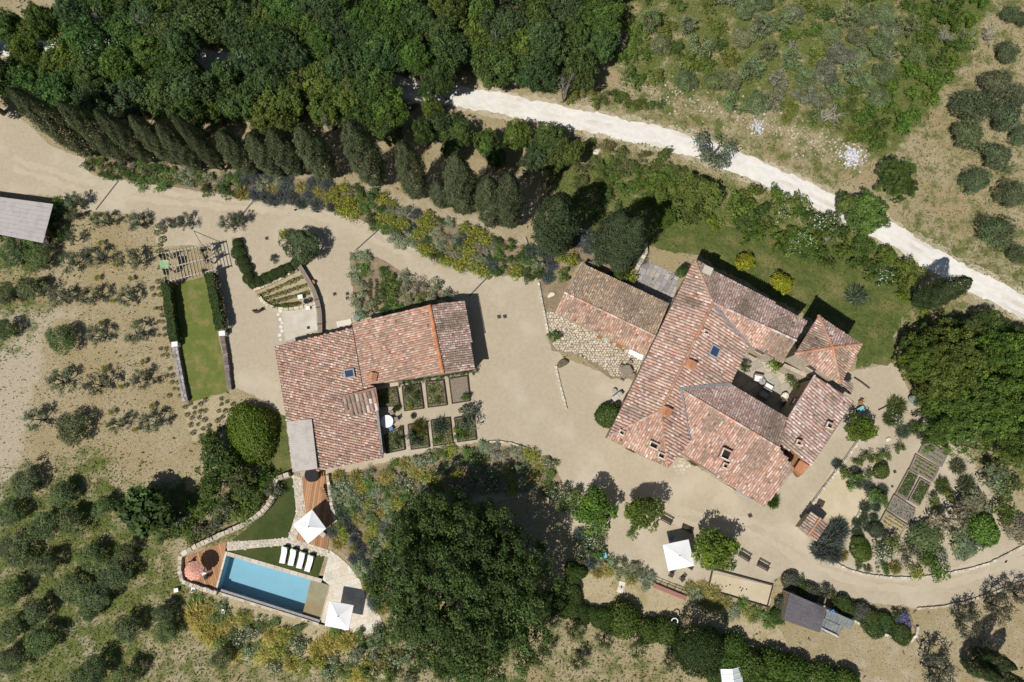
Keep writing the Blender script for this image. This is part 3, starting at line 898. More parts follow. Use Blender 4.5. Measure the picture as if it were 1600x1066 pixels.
for k_ in range(4):
    a, b = T[k_], T[(k_ + 1) % 4]
    tl.append(roof_face(house, [(*a, TZ), (*b, TZ), (*AP, TA)], [GREYP, TILE_COLS, TILE_COLS, PINK][k_], .28, .32, 20 + k_))
wn_ = roof_face(house, [(908, 412, 2.7), (1046, 474, 2.7), (1024, 525, 3.9), (882, 457, 3.9)], LICHEN, .27, .3, 12, tint_v=.24)
ws_ = roof_face(house, [(882, 457, 3.9), (1024, 525, 3.9), (1008, 555, 3.1), (868, 486, 3.1)], TILE_COLS, .28, .32, 13)
# ridges, hips
def R3(px, py, z): return P(px, py, z)
ridge(house, R3(1114, 473, ZR), R3(1033, 641, ZR), seed=1, rad=.19)
ridge(house, R3(1114, 473, ZR), R3(1244, 532, ZR), seed=2, cols=GREYP, rad=.15)
ridge(house, R3(1086, 408, ZE), R3(1114, 473, ZR), seed=3, cols=TILE_COLS)
ridge(house, R3(950, 682, ZE), R3(1033, 641, ZR), seed=4, cols=TILE_COLS, rad=.15)
ridge(house, R3(1043, 729, ZE), R3(1033, 641, ZR), seed=5, rad=.16)
ridge(house, R3(1062, 607, 8.2), R3(1218, 700, 8.2), seed=6, cols=TILE_COLS, rad=.15)
ridge(house, R3(882, 457, 3.9), R3(1024, 525, 3.9), seed=7, cols=TILE_COLS, rad=.15)
for k_ in range(4):
    ridge(house, R3(*T[k_], TZ), R3(*AP, TA), seed=8 + k_, rad=.2)
ridge(house, R3(1231, 655, 7.2), R3(1273, 587, 7.2), seed=13, cols=GREYP, rad=.14)
# lead valleys
for a, b in (((1114, 478, 8.6), (1171, 538, 6.55)), ((1141, 600, 6.45), (1063, 607.5, 8.3)), ((1063, 607.5, 8.3), (1077, 690, 6.6))):
    line_bar(house, 'valley_gutter', R3(*a) + Vector((0, 0, .12)), R3(*b) + Vector((0, 0, .12)), .34, .1, M['lead'])
# eaves gutters
for a, b in (((1085, 406, ZE), (949, 683, ZE)), ((949, 683, ZE), (1044, 730, ZE)), ((1044, 730, 6.5), (1077, 690, 6.5)), ((1062, 706, 5.8), (1195, 791, 5.8)), ((1334, 627, 5.4), (1270, 723, 5.4)), ((868, 486, 3.1), (1008, 555, 3.1)), ((1171, 538, 6.4), (1141, 600, 6.2)), ((1141, 600, 6.4), (1231, 654, 6.4)), ((1171, 538, 6.4), (1223, 566, 6.5))):
    line_bar(house, 'gutter', R3(*a) - Vector((0, 0, .08)), R3(*b) - Vector((0, 0, .08)), .13, .12, M['gutter'])
# walls
def fp(parent, q, over=.45, label=None):
    return walls(parent, [P(*p) for p in q], over, label=label)
_, im, zm = fp(house, [(1085, 406, ZE), (949, 683, ZE), (1044, 730, ZE), (1141, 600, 6.3), (1171, 538, 6.3)])
_, inn, _ = fp(house, [(1085, 406, ZE), (1262, 502, ZE), (1244, 532, ZR), (1223, 566, 6.5), (1171, 538, 6.5)], .5)
_, isx, _ = fp(house, [(1062, 607, 6.2), (1141, 600, 6.4), (1231, 654, 6.4), (1243, 734, 5.7), (1195, 791, 5.8), (1062, 706, 5.8)])
_, ie, _ = fp(house, [(1273, 587, 7.2), (1334, 627, 5.4), (1270, 723, 5.4), (1231, 655, 7.2)], .25)
_, it, _ = fp(house, [(*q, TZ) for q in T], .4, label="tall pale rubble tower wall above the courtyard")
_, iw, _ = fp(house, [(908, 412, 2.7), (1046, 474, 2.7), (1024, 525, 3.9), (1008, 555, 3.1), (868, 486, 3.1), (882, 457, 3.9)], .35)
# gable triangles and courtyard link wall with tile coping between the wing and the tower
lk = MB()
lk.prism([(p.x, p.y) for p in (P(1226, 568, 4), P(1271, 588, 4), P(1268, 594, 4), P(1223, 573, 4))], 0, 4.0)
lk.build('wall', M['plaster'], house)
for (ins_, n_) in ((im, 5), (inn, 5), (isx, 6), (ie, 4), (it, 4)):
    for k_ in range(n_):
        a = Vector(ins_[k_]); b = Vector(ins_[(k_ + 1) % n_]); L = (b - a).length
        m_ = int(L / 3.6)
        for q_ in range(m_):
            opening(house, ins_, k_, (q_ + .5) / m_, .9, 3.9 if ins_ is not it else 6.2, 1.2)
            if q_ % 2 == 0:
                opening(house, ins_, k_, (q_ + .5) / m_, 1.05, 0.04, 2.1, 'door')
            else:
                opening(house, ins_, k_, (q_ + .5) / m_, .9, 1.0, 1.2)
# chimneys and vents
RA = math.atan2(-(641 - 473), (1033 - 1114)) + math.pi / 2       # along the main range
for px, py, z, s_, h, st in ((1080, 570, 8.3, (.95, .8), .6, 'cap'), (1041, 643, 8.3, (.95, .8), .6, 'cap'), (972, 676, 7.0, (.7, .6), .7, 'box'), (1022, 696, 7.1, (1.1, .75), .9, 'box'), (1034, 712, 6.9, (.9, .7), .7, 'box'), (1104, 519, 8.2, (.7, .6), .6, 'box'),
                             (1135, 710, 7.0, (1.15, 1.2), .8, 'box'), (1134, 728, 6.5, (.7, .65), .7, 'box'), (1297, 665, 5.9, (.8, .75), .7, 'box'), (1249, 692, 6.4, (.7, .65), .7, 'box')):
    chimney(house, px, py, z, s_, h, RA, st)
# stone slab on the north roof, brick loggia notch at the south-east
sb = MB(); q = P(1105, 423, 7.6); sb.box((q.x, q.y, 7.75), (1.1, .95, .2), RA); sb.build('stone_slab', M['concrete'], house)
lg = MB(); q = [P(*w_) for w_ in ((1216, 702, 5), (1238, 700, 5), (1266, 726, 5), (1248, 746, 5))]
lg.prism([(p.x, p.y) for p in q], 4.2, 5.0); lg.build('loggia_floor', M['brown_wood'], house)
q = [P(*w_) for w_ in ((1250, 719, 5.9), (1265, 728, 5.9), (1253, 743, 5.9), (1241, 733, 5.9))]
lp = MB(); lp.prism([(p.x, p.y) for p in q], 5.0, 5.9); lp.build('loggia_parapet', M['terracotta'], house)
skylight(house, 1115, 549, me_[1], 1.15, 1.3, RA)
# small lean-to roof by the tower and east steps
roof_face(house, [(1316, 592, 3.6), (1334, 601, 3.0), (1328, 616, 3.0), (1309, 604, 3.6)], GREYP, .28, .32, 31)

# ---- the outbuilding
pc = P(590, 590)
barn = thing('outbuilding', (pc.x, pc.y, 0), "long low outbuilding with pink tiled roofs beside the eight small garden beds", "outbuilding")
b1 = roof_face(barn, [(550, 505, 3.9), (671, 477, 5.0), (692, 583, 5.0), (567, 602, 3.9)], TILE_COLS, .28, .32, 41)
b2 = roof_face(barn, [(671, 477, 5.0), (725, 471, 3.5), (743, 577, 3.5), (692, 583, 5.0)], GREYP, .28, .31, 42)
b3 = roof_face(barn, [(430, 541, 3.5), (552, 512, 2.6), (568, 592, 2.4), (583, 604, 2.2), (597, 716, 1.5), (494, 736, 2.6), (487, 655, 2.8), (449, 659, 3.1)], TILE_COLS + PINK, .31, .34, 43, hole=[(534, 620), (588, 606), (592, 638), (540, 648)], fit=[(430, 541, 3.4), (552, 512, 2.5), (597, 716, 1.5), (494, 736, 2.5)])
b4 = roof_face(barn, [(537, 618, 2.75), (587, 605, 2.75), (592, 637, 2.35), (541, 647, 2.35)], GREYP, .5, .8, 44, label="small raised roof patch with tile rows running down the page")
ridge(barn, P(671, 477, 5.0), P(692, 583, 5.0), seed=41, rad=.26, cols=((.5, .21, .1), (.46, .19, .09), (.52, .26, .14)))
line_bar(barn, 'gutter', P(550, 505, 3.72), P(567, 602, 3.72), .16, .14, M['black'])  # black bar added to draw the roof-step line that no shadow gives
line_bar(barn, 'gutter', P(430, 541, 3.3), P(449, 659, 3.0), .12, .12, M['gutter'])
line_bar(barn, 'gutter', P(585, 606, 2.1), P(598, 716, 1.4), .3, .16, M['lead'])
walls(barn, [P(*q) for q in ((550, 505, 3.9), (671, 477, 5.0), (725, 471, 3.5), (743, 577, 3.5), (692, 583, 5.0), (567, 602, 3.9))], .35)
_, ib, _ = walls(barn, [P(*q) for q in ((430, 541, 3.3), (552, 512, 2.4), (583, 604, 2.1), (597, 716, 1.5), (494, 736, 2.4), (487, 655, 2.7), (449, 659, 3.1))], .3)
chimney(barn, 583, 589, 3.4, (.75, .8), .9, -.2, 'cap')
skylight(barn, 546, 584, b3[1], 1.1, 1.05, .2)
# reed canopy over the porch
cn = thing('porch_canopy', tuple(P(470, 697)), "cream reed canopy on posts over the porch at the outbuilding's lower left", "canopy")
mb = MB(); cp = [P(448, 659, 2.75), P(487, 655, 2.95), P(496, 732, 2.85), P(457, 738, 2.65)]
n_ = 26
rr = random.Random(5)
for i in range(n_):
    a = cp[0].lerp(cp[3], i / n_); b = cp[1].lerp(cp[2], i / n_); a2 = cp[0].lerp(cp[3], (i + .94) / n_); b2_ = cp[1].lerp(cp[2], (i + .94) / n_)
    a += (a - b).normalized() * rr.uniform(-.1, .15); dz = Vector((0, 0, rr.uniform(0, .04)))
    vs = [a + dz, b + dz, b2_ + dz, a2 + dz]; vs = vs + [v - Vector((0, 0, .05)) for v in vs]
    mb.add(vs, [(3, 2, 1, 0), (4, 5, 6, 7), (0, 1, 5, 4), (1, 2, 6, 5), (2, 3, 7, 6), (3, 0, 4, 7)])
tag(mb.build('reed_mat', M['reed'], cn), kind='stuff')
for px, py in ((451, 663), (459, 735), (493, 730)):
    q = P(px, py, 2.6); mb = MB(); mb.box((q.x, q.y, 1.3), (.14, .14, 2.6)); mb.build('post', M['timber'], cn)
for a, b in ((0, 1), (3, 2)):
    mb = MB(); mb.bar(cp[a] - Vector((0, 0, .12)), cp[b] - Vector((0, 0, .12)), .1, .12); mb.build('beam', M['timber'], cn)

M['grey_reed'] = m_noise('grey_reed', (.43, .40, .385), (.36, .335, .325), 8, .95, .3, (.33, .31, .3), 1.2)
# ---- left car shelter, tiny tiled hut, purple shed
def flat_shelter(name, px, z, mat, label, cat, posts=True, n=14, thick=.07, rail=None):
    pts = [P(a, b, zz) for (a, b), zz in zip(px, z)]
    c = sum(pts, Vector()) / 4
    t = thing(name, (c.x, c.y, 0), label, cat)
    mb = MB()
    for i in range(n):
        a = pts[0].lerp(pts[3], i / n); b = pts[1].lerp(pts[2], i / n); b2_ = pts[1].lerp(pts[2], (i + .97) / n); a2 = pts[0].lerp(pts[3], (i + .97) / n)
        dz = Vector((0, 0, random.Random(i).uniform(0, .02)))
        vs = [a + dz, b + dz, b2_ + dz, a2 + dz]; vs += [v - Vector((0, 0, thick)) for v in vs]
        mb.add(vs, [(3, 2, 1, 0), (4, 5, 6, 7), (0, 1, 5, 4), (1, 2, 6, 5), (2, 3, 7, 6), (3, 0, 4, 7)])
    tag(mb.build('roof', mat, t), kind='stuff')
    for p in pts:
        q = p.lerp(c, .06); mb = MB(); mb.box((q.x, q.y, q.z / 2 - .05), (.16, .16, q.z - .1)); mb.build('post', M['timber'], t)
    for i in range(4):
        a = pts[i].lerp(c, .04) - Vector((0, 0, .18 + .003 * i)); b = pts[(i + 1) % 4].lerp(c, .04) - Vector((0, 0, .18 + .003 * i)); mb = MB(); mb.bar(a, b, .1, .16); mb.build('beam', M['timber'], t)
    return t
sh = flat_shelter('car_shelter', [(-75, 298), (83, 319), (67, 380), (-75, 352)], (2.9, 2.9, 2.7, 2.7), M['grey_reed'], "cream reed-roofed car shelter cut by the left edge of the photo", "shelter", n=9)
mb = MB(); q = P(67, 377, 2.2); mb.box((q.x, q.y, 1.2), (.35, .35, 2.4)); mb.build('pillar', M['white'], sh)
ps = flat_shelter('tool_shed', [(1234, 926), (1292, 951), (1281, 989), (1224, 969)], (2.4, 2.4, 2.2, 2.2), M['purple_roof'], "low tool shed with a flat purplish felt roof behind the road hedge", "shed", n=7)
for k_, (a, b) in enumerate((((1234, 926), (1292, 951)), ((1292, 951), (1281, 989)), ((1224, 969), (1234, 926)))):
    pa, pb = P(*a, 2.1), P(*b, 2.1)
    mb = MB(); n_ = int((pb - pa).length / .22)
    for i in range(n_):
        q = pa.lerp(pb, (i + .5) / n_); mb.box((q.x, q.y, 1.0), (.19, .05, 2.0), math.atan2(pb.y - pa.y, pb.x - pa.x), tint((.3, .24, .18)))
    tag(mb.build('wall_boards', M['pieces'], ps), kind='stuff')
# lean-to sheets beside the shed, each corrugated sheet a thing
def corrugated(name, pts, mat, label, cat, n=16, amp=.03):
    P0, P1, P2, P3 = pts
    c = sum(pts, Vector()) / 4
    mb = MB(); rows = []
    for i in range(n + 1):
        dz = Vector((0, 0, amp * (i % 2)))
        rows.append((P0.lerp(P1, i / n) + dz, P3.lerp(P2, i / n) + dz))
    vs = [v for r_ in rows for v in r_]
    mb.add(vs, [(2 * i + 1, 2 * i + 3, 2 * i + 2, 2 * i) for i in range(n)])
    vs2 = [v - Vector((0, 0, .02)) for v in vs]
    mb.add(vs2, [(2 * i, 2 * i + 2, 2 * i + 3, 2 * i + 1) for i in range(n)])
    o = mb.build(name, mat); return tag(o, label, cat)
corrugated('roof_sheet', [P(1293, 952, 1.9), P(1336, 971, 1.8), P(1328, 983, 1.6), P(1289, 966, 1.7)], M['sheet_metal'], "weathered grey corrugated sheet roofing the lean-to right of the purple shed", "roof sheet", 20)
corrugated('roof_sheet', [P(1287, 966, 1.2), P(1318, 980, 1.2), P(1309, 996, .9), P(1282, 986, .9)], M['sheet_metal'], "lower dark sheet of the shed's lean-to, planks stacked on it", "roof sheet", 12)
for k_ in range(7):
    a = P(1282 + k_ * 1.5, 981 + k_ * .9, 1.3); b = P(1308 + k_ * .4, 993 + k_ * .6, 1.25)
    mb = MB(); mb.bar(a, b, .09, .05, tint((.5, .47, .42)))
    tag(mb.build('plank', M['pieces']), ["leftmost of seven", "second from the left of seven", "third from the left of seven", "middle one of seven", "third from the right of seven", "second from the right of seven", "rightmost of seven"][k_] + " grey planks loose on the shed's lower lean-to sheet", "plank", "loose planks on the lean-to")
mb = MB(); q = P(1300, 955.6, 1.95); mb.box((q.x, q.y, 2.0), (.5, .3, .12), .4); mb.box((q.x + .1, q.y - .05, 2.1), (.25, .2, .1), .2)
tag(mb.build('tarp', M['blue']), "small bright blue folded tarp on the lean-to roof", "tarp")

hc = P(1272, 822)
hut = thing('bread_oven', (hc.x, hc.y, 0), "tiny outdoor oven hut with a two-pitch red and white tiled roof", "oven hut")
H4 = [(1269, 800), (1294, 819.5), (1275.5, 846), (1250, 825)]
mid1 = (1282, 809.5); mid2 = (1263, 836)
roof_face(hut, [(*H4[0], 2.2), (*mid1, 2.55), (*mid2, 2.55), (*H4[3], 2.2)], [(.6, .5, .44), (.55, .33, .26), (.66, .58, .52)], .34, .5, 51)
roof_face(hut, [(*mid1, 2.55), (*H4[1], 2.2), (*H4[2], 2.2), (*mid2, 2.55)], [(.52, .27, .2), (.48, .23, .16), (.62, .5, .42)], .34, .5, 52)
ridge(hut, P(*mid1, 2.55), P(*mid2, 2.55), seed=50, rad=.16)
walls(hut, [P(*q, 2.2) for q in H4], .2)
# ------------------------------------------------------------------ plant library
def lobes(rng, dirs, n=7, amp=.28):
    L = rdirs(rng, n); L[:, 2] = np.abs(L[:, 2]) * .6
    w = rng.uniform(.4, 1, n)
    d = dirs @ L.T
    return 1 - amp + amp * np.max(w * np.clip((d - .35) / .65, 0, 1) ** .7, axis=1)

def m_crown(name, R, Hh, zc, ncl, cr, nleaf, leaf, seed, tint_=.17, lobe=.3, gap=.1, lowcut=-.35, asp=.62, yellow=.12, jitter=.12, bil=10, depth=.24):
    """broadleaf crown: leaf clumps over an uneven lobed envelope"""
    rng = np.random.default_rng(seed)
    i = np.arange(ncl * 2)
    z = 1 - (i + .5) / ncl * (1 - lowcut) / 1.0
    z = 1 - (i + .5) / (ncl) * (1 - lowcut)
    z = z[z > lowcut]; m = len(z)
    ph = np.arange(m) * 2.39996 + rng.uniform(0, 6)
    rr_ = np.sqrt(1 - z * z)
    d = np.stack([rr_ * np.cos(ph), rr_ * np.sin(ph), z], 1) + rng.normal(size=(m, 3)) * .06
    d /= np.linalg.norm(d, axis=1, keepdims=True)
    keep = rng.random(m) > gap
    d = d[keep]; m = len(d)
    rad = lobes(rng, d, 8, lobe) + rng.normal(size=m) * .05
    bd = rdirs(rng, bil * 2); bd[:, 2] = np.abs(bd[:, 2]) * 1.1 - .15; bd /= np.linalg.norm(bd, axis=1, keepdims=True)
    bi = np.argmax(d @ bd.T, 1); ba = np.arccos(np.clip(np.max(d @ bd.T, 1), -1, 1)) / math.sqrt(1.0 / bil)
    rad *= 1 - depth * np.clip(ba, 0, 1.35) ** 2 + .05
    btint = 1 + rng.normal(size=len(bd)) * .16
    rad *= (1 + rng.normal(size=len(bd)) * .045)[bi]
    c = d * rad[:, None] * np.array([R - cr, R - cr, Hh - cr * .6]) + np.array([0, 0, zc])
    # an inner layer so that the gaps show foliage, not ground
    inn_ = rng.random(m) < .35
    c = np.concatenate([c, (c[inn_] - [0, 0, zc]) * .66 + [0, 0, zc]]); d = np.concatenate([d, d[inn_]]); bi = np.concatenate([bi, bi[inn_]])
    m = len(c)
    crs = cr * rng.uniform(.7, 1.3, m)
    ct = (1 + rng.normal(size=m) * tint_) * btint[bi]
    yl = (rng.random(m) < yellow)
    idx = np.repeat(np.arange(m), nleaf)
    ld = rdirs(rng, len(idx)) + d[idx] * .7
    ld /= np.linalg.norm(ld, axis=1, keepdims=True)
    pos = c[idx] + ld * (crs[idx] * rng.uniform(.55, 1.1, len(idx)))[:, None]
    nrm = ld * .8 + rdirs(rng, len(idx)) * .75 + np.array([0, 0, .25])
    v = np.clip(ct[idx] * (1 + rng.normal(size=len(idx)) * jitter), .45, 1.8)
    col = np.stack([v * (1 + .25 * yl[idx]), v * (1 + .08 * yl[idx]), v * (1 - .1 * yl[idx]), np.zeros(len(idx))], 1)
    ls = leaf * rng.uniform(.65, 1.35, len(idx))
    return leaf_mesh(name, pos, nrm, np.stack([ls, ls * asp], 1), col, seed), c

def m_trunk(name, h, r, tips, seed=0, mat='bark', nl=7):
    rng = random.Random(seed); mb = MB()
    lean = (rng.uniform(-.05, .05) * h, rng.uniform(-.05, .05) * h)
    mb.tube([(0, 0, -.2), (lean[0] * .4, lean[1] * .4, h * .45), (lean[0], lean[1], h)], [r * 1.25, r * .9, r * .6], 8)
    tips = [tips[i] for i in rng.sample(range(len(tips)), min(nl, len(tips)))]
    for t in tips:
        t = Vector(t); s = Vector((lean[0] * .6, lean[1] * .6, h * rng.uniform(.45, .95)))
        mid = s.lerp(t, .5) + Vector((rng.uniform(-.1, .1) * h, rng.uniform(-.1, .1) * h, .08 * h))
        mb.tube([s, mid, t], [r * .5, r * .3, r * .1], 5)
    return mb.mesh(name, M[mat], smooth=True)

def m_cypress(name, h, r, seed, n=7000, leaf=.3, fat=.42):
    rng = np.random.default_rng(seed)
    t = rng.beta(1.2, 1.25, n)
    prof = np.clip(np.sin(np.pi * np.clip(t * (1 - .03) + .03, 0, 1) ** fat * 1.0), 0, None)
    prof = (t + .04) ** .45 * (1 - t) ** .62 * 1.9
    ph = rng.uniform(0, 2 * np.pi, n)
    bump = 1 + .12 * np.sin(ph * 3 + t * 9 + seed) + .09 * np.sin(ph * 7 - t * 23) + .08 * np.sin(ph * 5 + t * 40)
    rr_ = r * prof * bump * rng.uniform(.72, 1.05, n)
    p = np.stack([rr_ * np.cos(ph), rr_ * np.sin(ph), .05 * h + t * h * .95], 1)
    out = np.stack([np.cos(ph), np.sin(ph), np.full(n, .35)], 1)
    nrm = out + rng.normal(size=(n, 3)) * .4
    v = np.clip(1 + rng.normal(size=n) * .16 + (bump - 1) * .8, .45, 1.7)
    col = np.stack([v, v, v, np.zeros(n)], 1)
    ls = leaf * rng.uniform(.6, 1.3, n)
    return leaf_mesh(name, p, nrm, np.stack([ls, ls * .5], 1), col, seed, up=np.array([0, 0, 1.0]) + out * .35)

def m_ball(name, rx, rz, zc, n, leaf, seed, lump=.07, lobes_=None, asp=.7):
    """clipped dome"""
    rng = np.random.default_rng(seed)
    d = rdirs(rng, n); d[:, 2] = np.where(d[:, 2] < -.55, -d[:, 2], d[:, 2])
    k_ = rdirs(rng, 12)
    b = 1 + lump * np.max(np.clip((d @ k_.T - .55) / .45, 0, 1), 1) - lump * .5
    p = d * (b * rng.uniform(.86, 1.03, n))[:, None] * np.array([rx, rx, rz]) + [0, 0, zc]
    nrm = d + rng.normal(size=(n, 3)) * .55
    v = np.clip(1 + rng.normal(size=n) * .2, .5, 1.6)
    col = np.stack([v, v, v, np.zeros(n)], 1)
    ls = leaf * rng.uniform(.6, 1.3, n)
    return leaf_mesh(name, p, nrm, np.stack([ls, ls * asp], 1), col, seed)

def m_loose(name, r, h, seed, ncl=16, nleaf=45, leaf=.16, fl=None, flf=.0, asp=.5):
    """loose garden shrub, with flower heads where fl is a colour"""
    rng = np.random.default_rng(seed)
    th = rng.uniform(0, 6.283, ncl); q = np.sqrt(rng.uniform(0, 1, ncl)) * .72 * rng.uniform(.75, 1.2, ncl)
    c = np.stack([r * q * np.cos(th), r * q * np.sin(th), h * (.35 + .45 * (1 - q ** 2) * rng.uniform(.6, 1.2, ncl))], 1)
    idx = np.repeat(np.arange(ncl), nleaf); n = len(idx)
    ld = rdirs(rng, n); ld[:, 2] = np.abs(ld[:, 2]) * 1.1 - .25
    cr = r * .36 * rng.uniform(.6, 1.25, ncl)
    p = c[idx] + ld * (cr[idx] * rng.uniform(.4, 1.1, n))[:, None]
    p[:, 2] = np.maximum(p[:, 2], .03)
    ct = 1 + rng.normal(size=ncl) * .2
    v = np.clip(ct[idx] * (1 + rng.normal(size=n) * .18), .4, 1.8)
    col = np.stack([v, v, v, np.zeros(n)], 1)
    ls = leaf * rng.uniform(.6, 1.4, n)
    if fl is not None:
        f = (rng.random(n) < flf) & (ld[:, 2] > .0)
        k_ = 1 + rng.normal(size=n) * .12
        col[f] = np.stack([fl[0] * k_[f], fl[1] * k_[f], fl[2] * k_[f], np.ones(f.sum())], 1)
        p[f, 2] += .05; ls[f] *= .8
    nrm = ld + rdirs(rng, n) * .8 + [0, 0, .3]
    return leaf_mesh(name, p, nrm, np.stack([ls, ls * asp], 1), col, seed)

def m_spiky(name, r, h, seed, n=420, fl=None, flf=.3, w=.05):
    """tussock of upright spikes: lavender, rosemary, grass"""
    rng = np.random.default_rng(seed)
    th = rng.uniform(0, 6.283, n); q = np.sqrt(rng.uniform(0, 1, n))
    tilt = q * 1.05 + rng.normal(size=n) * .1
    ln = rng.uniform(.55, 1.0, n)
    d = np.stack([np.sin(tilt) * np.cos(th), np.sin(tilt) * np.sin(th), np.cos(tilt)], 1)
    tip = d * ln[:, None] * np.array([r * 1.15, r * 1.15, h])
    c = tip * rng.uniform(.45, .8, n)[:, None]; c[:, 2] = np.maximum(c[:, 2], .04)
    nrm = np.cross(d, rdirs(rng, n)); nrm[:, 2] = np.abs(nrm[:, 2]) + .15
    v = np.clip(1 + rng.normal(size=n) * .22, .4, 1.7)
    col = np.stack([v, v, v, np.zeros(n)], 1)
    if fl is not None:
        f = rng.random(n) < flf; k_ = 1 + rng.normal(size=n) * .15
        col[f] = np.stack([fl[0] * k_[f], fl[1] * k_[f], fl[2] * k_[f], np.ones(f.sum())], 1)
    L = np.stack([np.full(n, r * .75) * rng.uniform(.7, 1.2, n), np.full(n, w) * rng.uniform(.8, 1.6, n)], 1)
    return leaf_mesh(name, c, nrm, L, col, seed, up=d * 3)

def m_olive(name, R, h, seed, ncl=26, nleaf=62, leaf=.23):
    """airy olive: clumps of narrow leaves at the ends of crooked limbs"""
    rng = np.random.default_rng(seed); rnd = random.Random(seed)
    nb = rnd.randint(4, 6); c = []; limbs = []
    for b_ in range(nb):
        a = b_ * 6.283 / nb + rnd.uniform(-.5, .5); L = R * rnd.uniform(.65, .95)
        elbow = Vector((math.cos(a) * L * .45, math.sin(a) * L * .45, h * rnd.uniform(.5, .62)))
        limbs.append([Vector((0, 0, h * .22)), elbow * .55 + Vector((0, 0, h * .12)), elbow])
        for s_ in range(max(3, ncl // nb)):
            a2 = a + rnd.uniform(-.75, .75); L2 = L * rnd.uniform(.45, 1.05)
            e = Vector((math.cos(a2) * L2, math.sin(a2) * L2, h * rnd.uniform(.55, .95)))
            c.append(e[:])
            limbs.append([elbow, elbow.lerp(e, .55) + Vector((rnd.uniform(-.15, .15), rnd.uniform(-.15, .15), .1)), e])
    c = np.array(c); m = len(c)
    idx = np.repeat(np.arange(m), nleaf); n = len(idx)
    ld = rdirs(rng, n); cr = R * .27 * rng.uniform(.6, 1.3, m)
    p = c[idx] + ld * (cr[idx] * rng.uniform(.25, 1.15, n))[:, None] * [1, 1, .7]
    ct = 1 + rng.normal(size=m) * .14
    v = np.clip(ct[idx] * (1 + rng.normal(size=n) * .25), .4, 1.9)
    sil = rng.random(n) < .22
    col = np.stack([v * np.where(sil, 1.5, 1), v * np.where(sil, 1.4, 1), v * np.where(sil, 1.7, 1), np.zeros(n)], 1)
    ls = leaf * rng.uniform(.7, 1.4, n)
    me = leaf_mesh(name, p, ld + rdirs(rng, n) * 1.2 + [0, 0, .4], np.stack([ls, ls * .42], 1), col, seed)
    mb = MB()
    mb.tube([(0, 0, -.1), (rnd.uniform(-.1, .1), rnd.uniform(-.1, .1), h * .15), (0, 0, h * .28)], [.2, .16, .15], 7)
    for l in limbs:
        k_ = .085 if l[0].z < h * .25 else .045
        mb.tube(l, [k_ * 1.3, k_, k_ * .5], 4)
    return me, mb.mesh(name + '_trunk', M['bark'], smooth=True)

LIB = {}
def lib(kind, crown, trunk=None, r=1.0, h=1.0):
    LIB.setdefault(kind, []).append((crown, trunk, r, h))
for s_ in range(6):
    me, tips = m_crown('oak_crown', 4.0, 3.4, 4.6, [120, 150, 135, 125, 145, 130][s_], .56, 56, .26, 100 + s_, lobe=.4, gap=.1, bil=8, depth=.21)
    lib('oak', me, m_trunk('oak_trunk', 3.6, .3, tips, s_), 4.0, 8.0)
me, tips = m_crown('giant_crown', 12.0, 7.2, 6.2, 1050, .85, 78, .29, 131, lobe=.16, gap=.02, tint_=.17, bil=60, depth=.17)
lib('giant', me, m_trunk('giant_trunk', 5.5, .85, tips, 9, nl=14), 12.0, 13.4)
for s_ in range(3):
    me, tips = m_crown('broad_crown', 7.0, 4.6, 4.6, 380, .62, 70, .27, 140 + s_, lobe=.34, gap=.1, tint_=.2, bil=20, depth=.34)
    lib('broad', me, m_trunk('broad_trunk', 4.2, .5, tips, s_, nl=10), 7.0, 9.2)
for s_ in range(3):
    me, tips = m_crown('mulberry_crown', 2.7, 1.9, 2.9, 75, .5, 42, .28, 150 + s_, lobe=.55, gap=.14, asp=.5, yellow=.3)
    lib('mulberry', me, m_trunk('mulberry_trunk', 2.2, .16, tips, s_), 2.7, 4.8)
for s_ in range(2):
    me, tips = m_crown('fig_crown', 2.6, 2.0, 2.4, 60, .6, 26, .46, 160 + s_, lobe=.3, gap=.1, asp=.8)
    lib('fig', me, m_trunk('fig_trunk', 1.8, .16, tips, s_), 2.6, 4.4)
for s_ in range(3):
    me, tips = m_crown('small_crown', 1.9, 1.5, 2.1, 50, .45, 36, .24, 170 + s_, lobe=.36, gap=.14)
    lib('small', me, m_trunk('small_trunk', 1.6, .11, tips, s_), 1.9, 3.6)
for s_ in range(4):
    lib('cypress', m_cypress('cypress_crown', 11, 1.6, 200 + s_, 15000, .2), None, 1.6, 11)
tm = MB(); tm.tube([(0, 0, -.2), (.03, 0, .6), (0, .02, 1.8)], [.26, .2, .16], 8); CYT = tm.mesh('cypress_trunk', M['bark_pale'], smooth=True)
for s_ in range(5):
    a_, b_ = m_olive('olive_crown', 2.0, 3.2, 220 + s_); lib('olive', a_, b_, 2.12, 3.2)
for s_ in range(4):
    a_, b_ = m_olive('dense_olive_crown', 2.2, 3.4, 230 + s_, 42, 85, .25); lib('denseolive', a_, b_, 2.42, 3.4)
for s_ in range(5):
    me, tips = m_crown('soft_olive_crown', 2.3, 1.45, 1.9, 62, .5, 62, .19, 235 + s_, lobe=.6, gap=.16, asp=.42, yellow=.05, bil=7, depth=.2, jitter=.2)
    lib('softolive', me, m_trunk('soft_olive_trunk', 1.3, .14, tips, s_), 2.35, 3.4)
for s_ in range(2):
    lib('ball', m_ball('clipped_dome', 1.0, .95, .5, 2200, .15, 240 + s_, .2), None, 1.0, 1.4)
lib('bigball', m_ball('clipped_dome', 2.7, 2.0, .9, 8500, .2, 245, .26), None, 2.7, 2.9)
for s_ in range(4):
    lib('loose', m_loose('loose_shrub', 1.0, 1.25, 250 + s_), None, 1.0, 1.2)
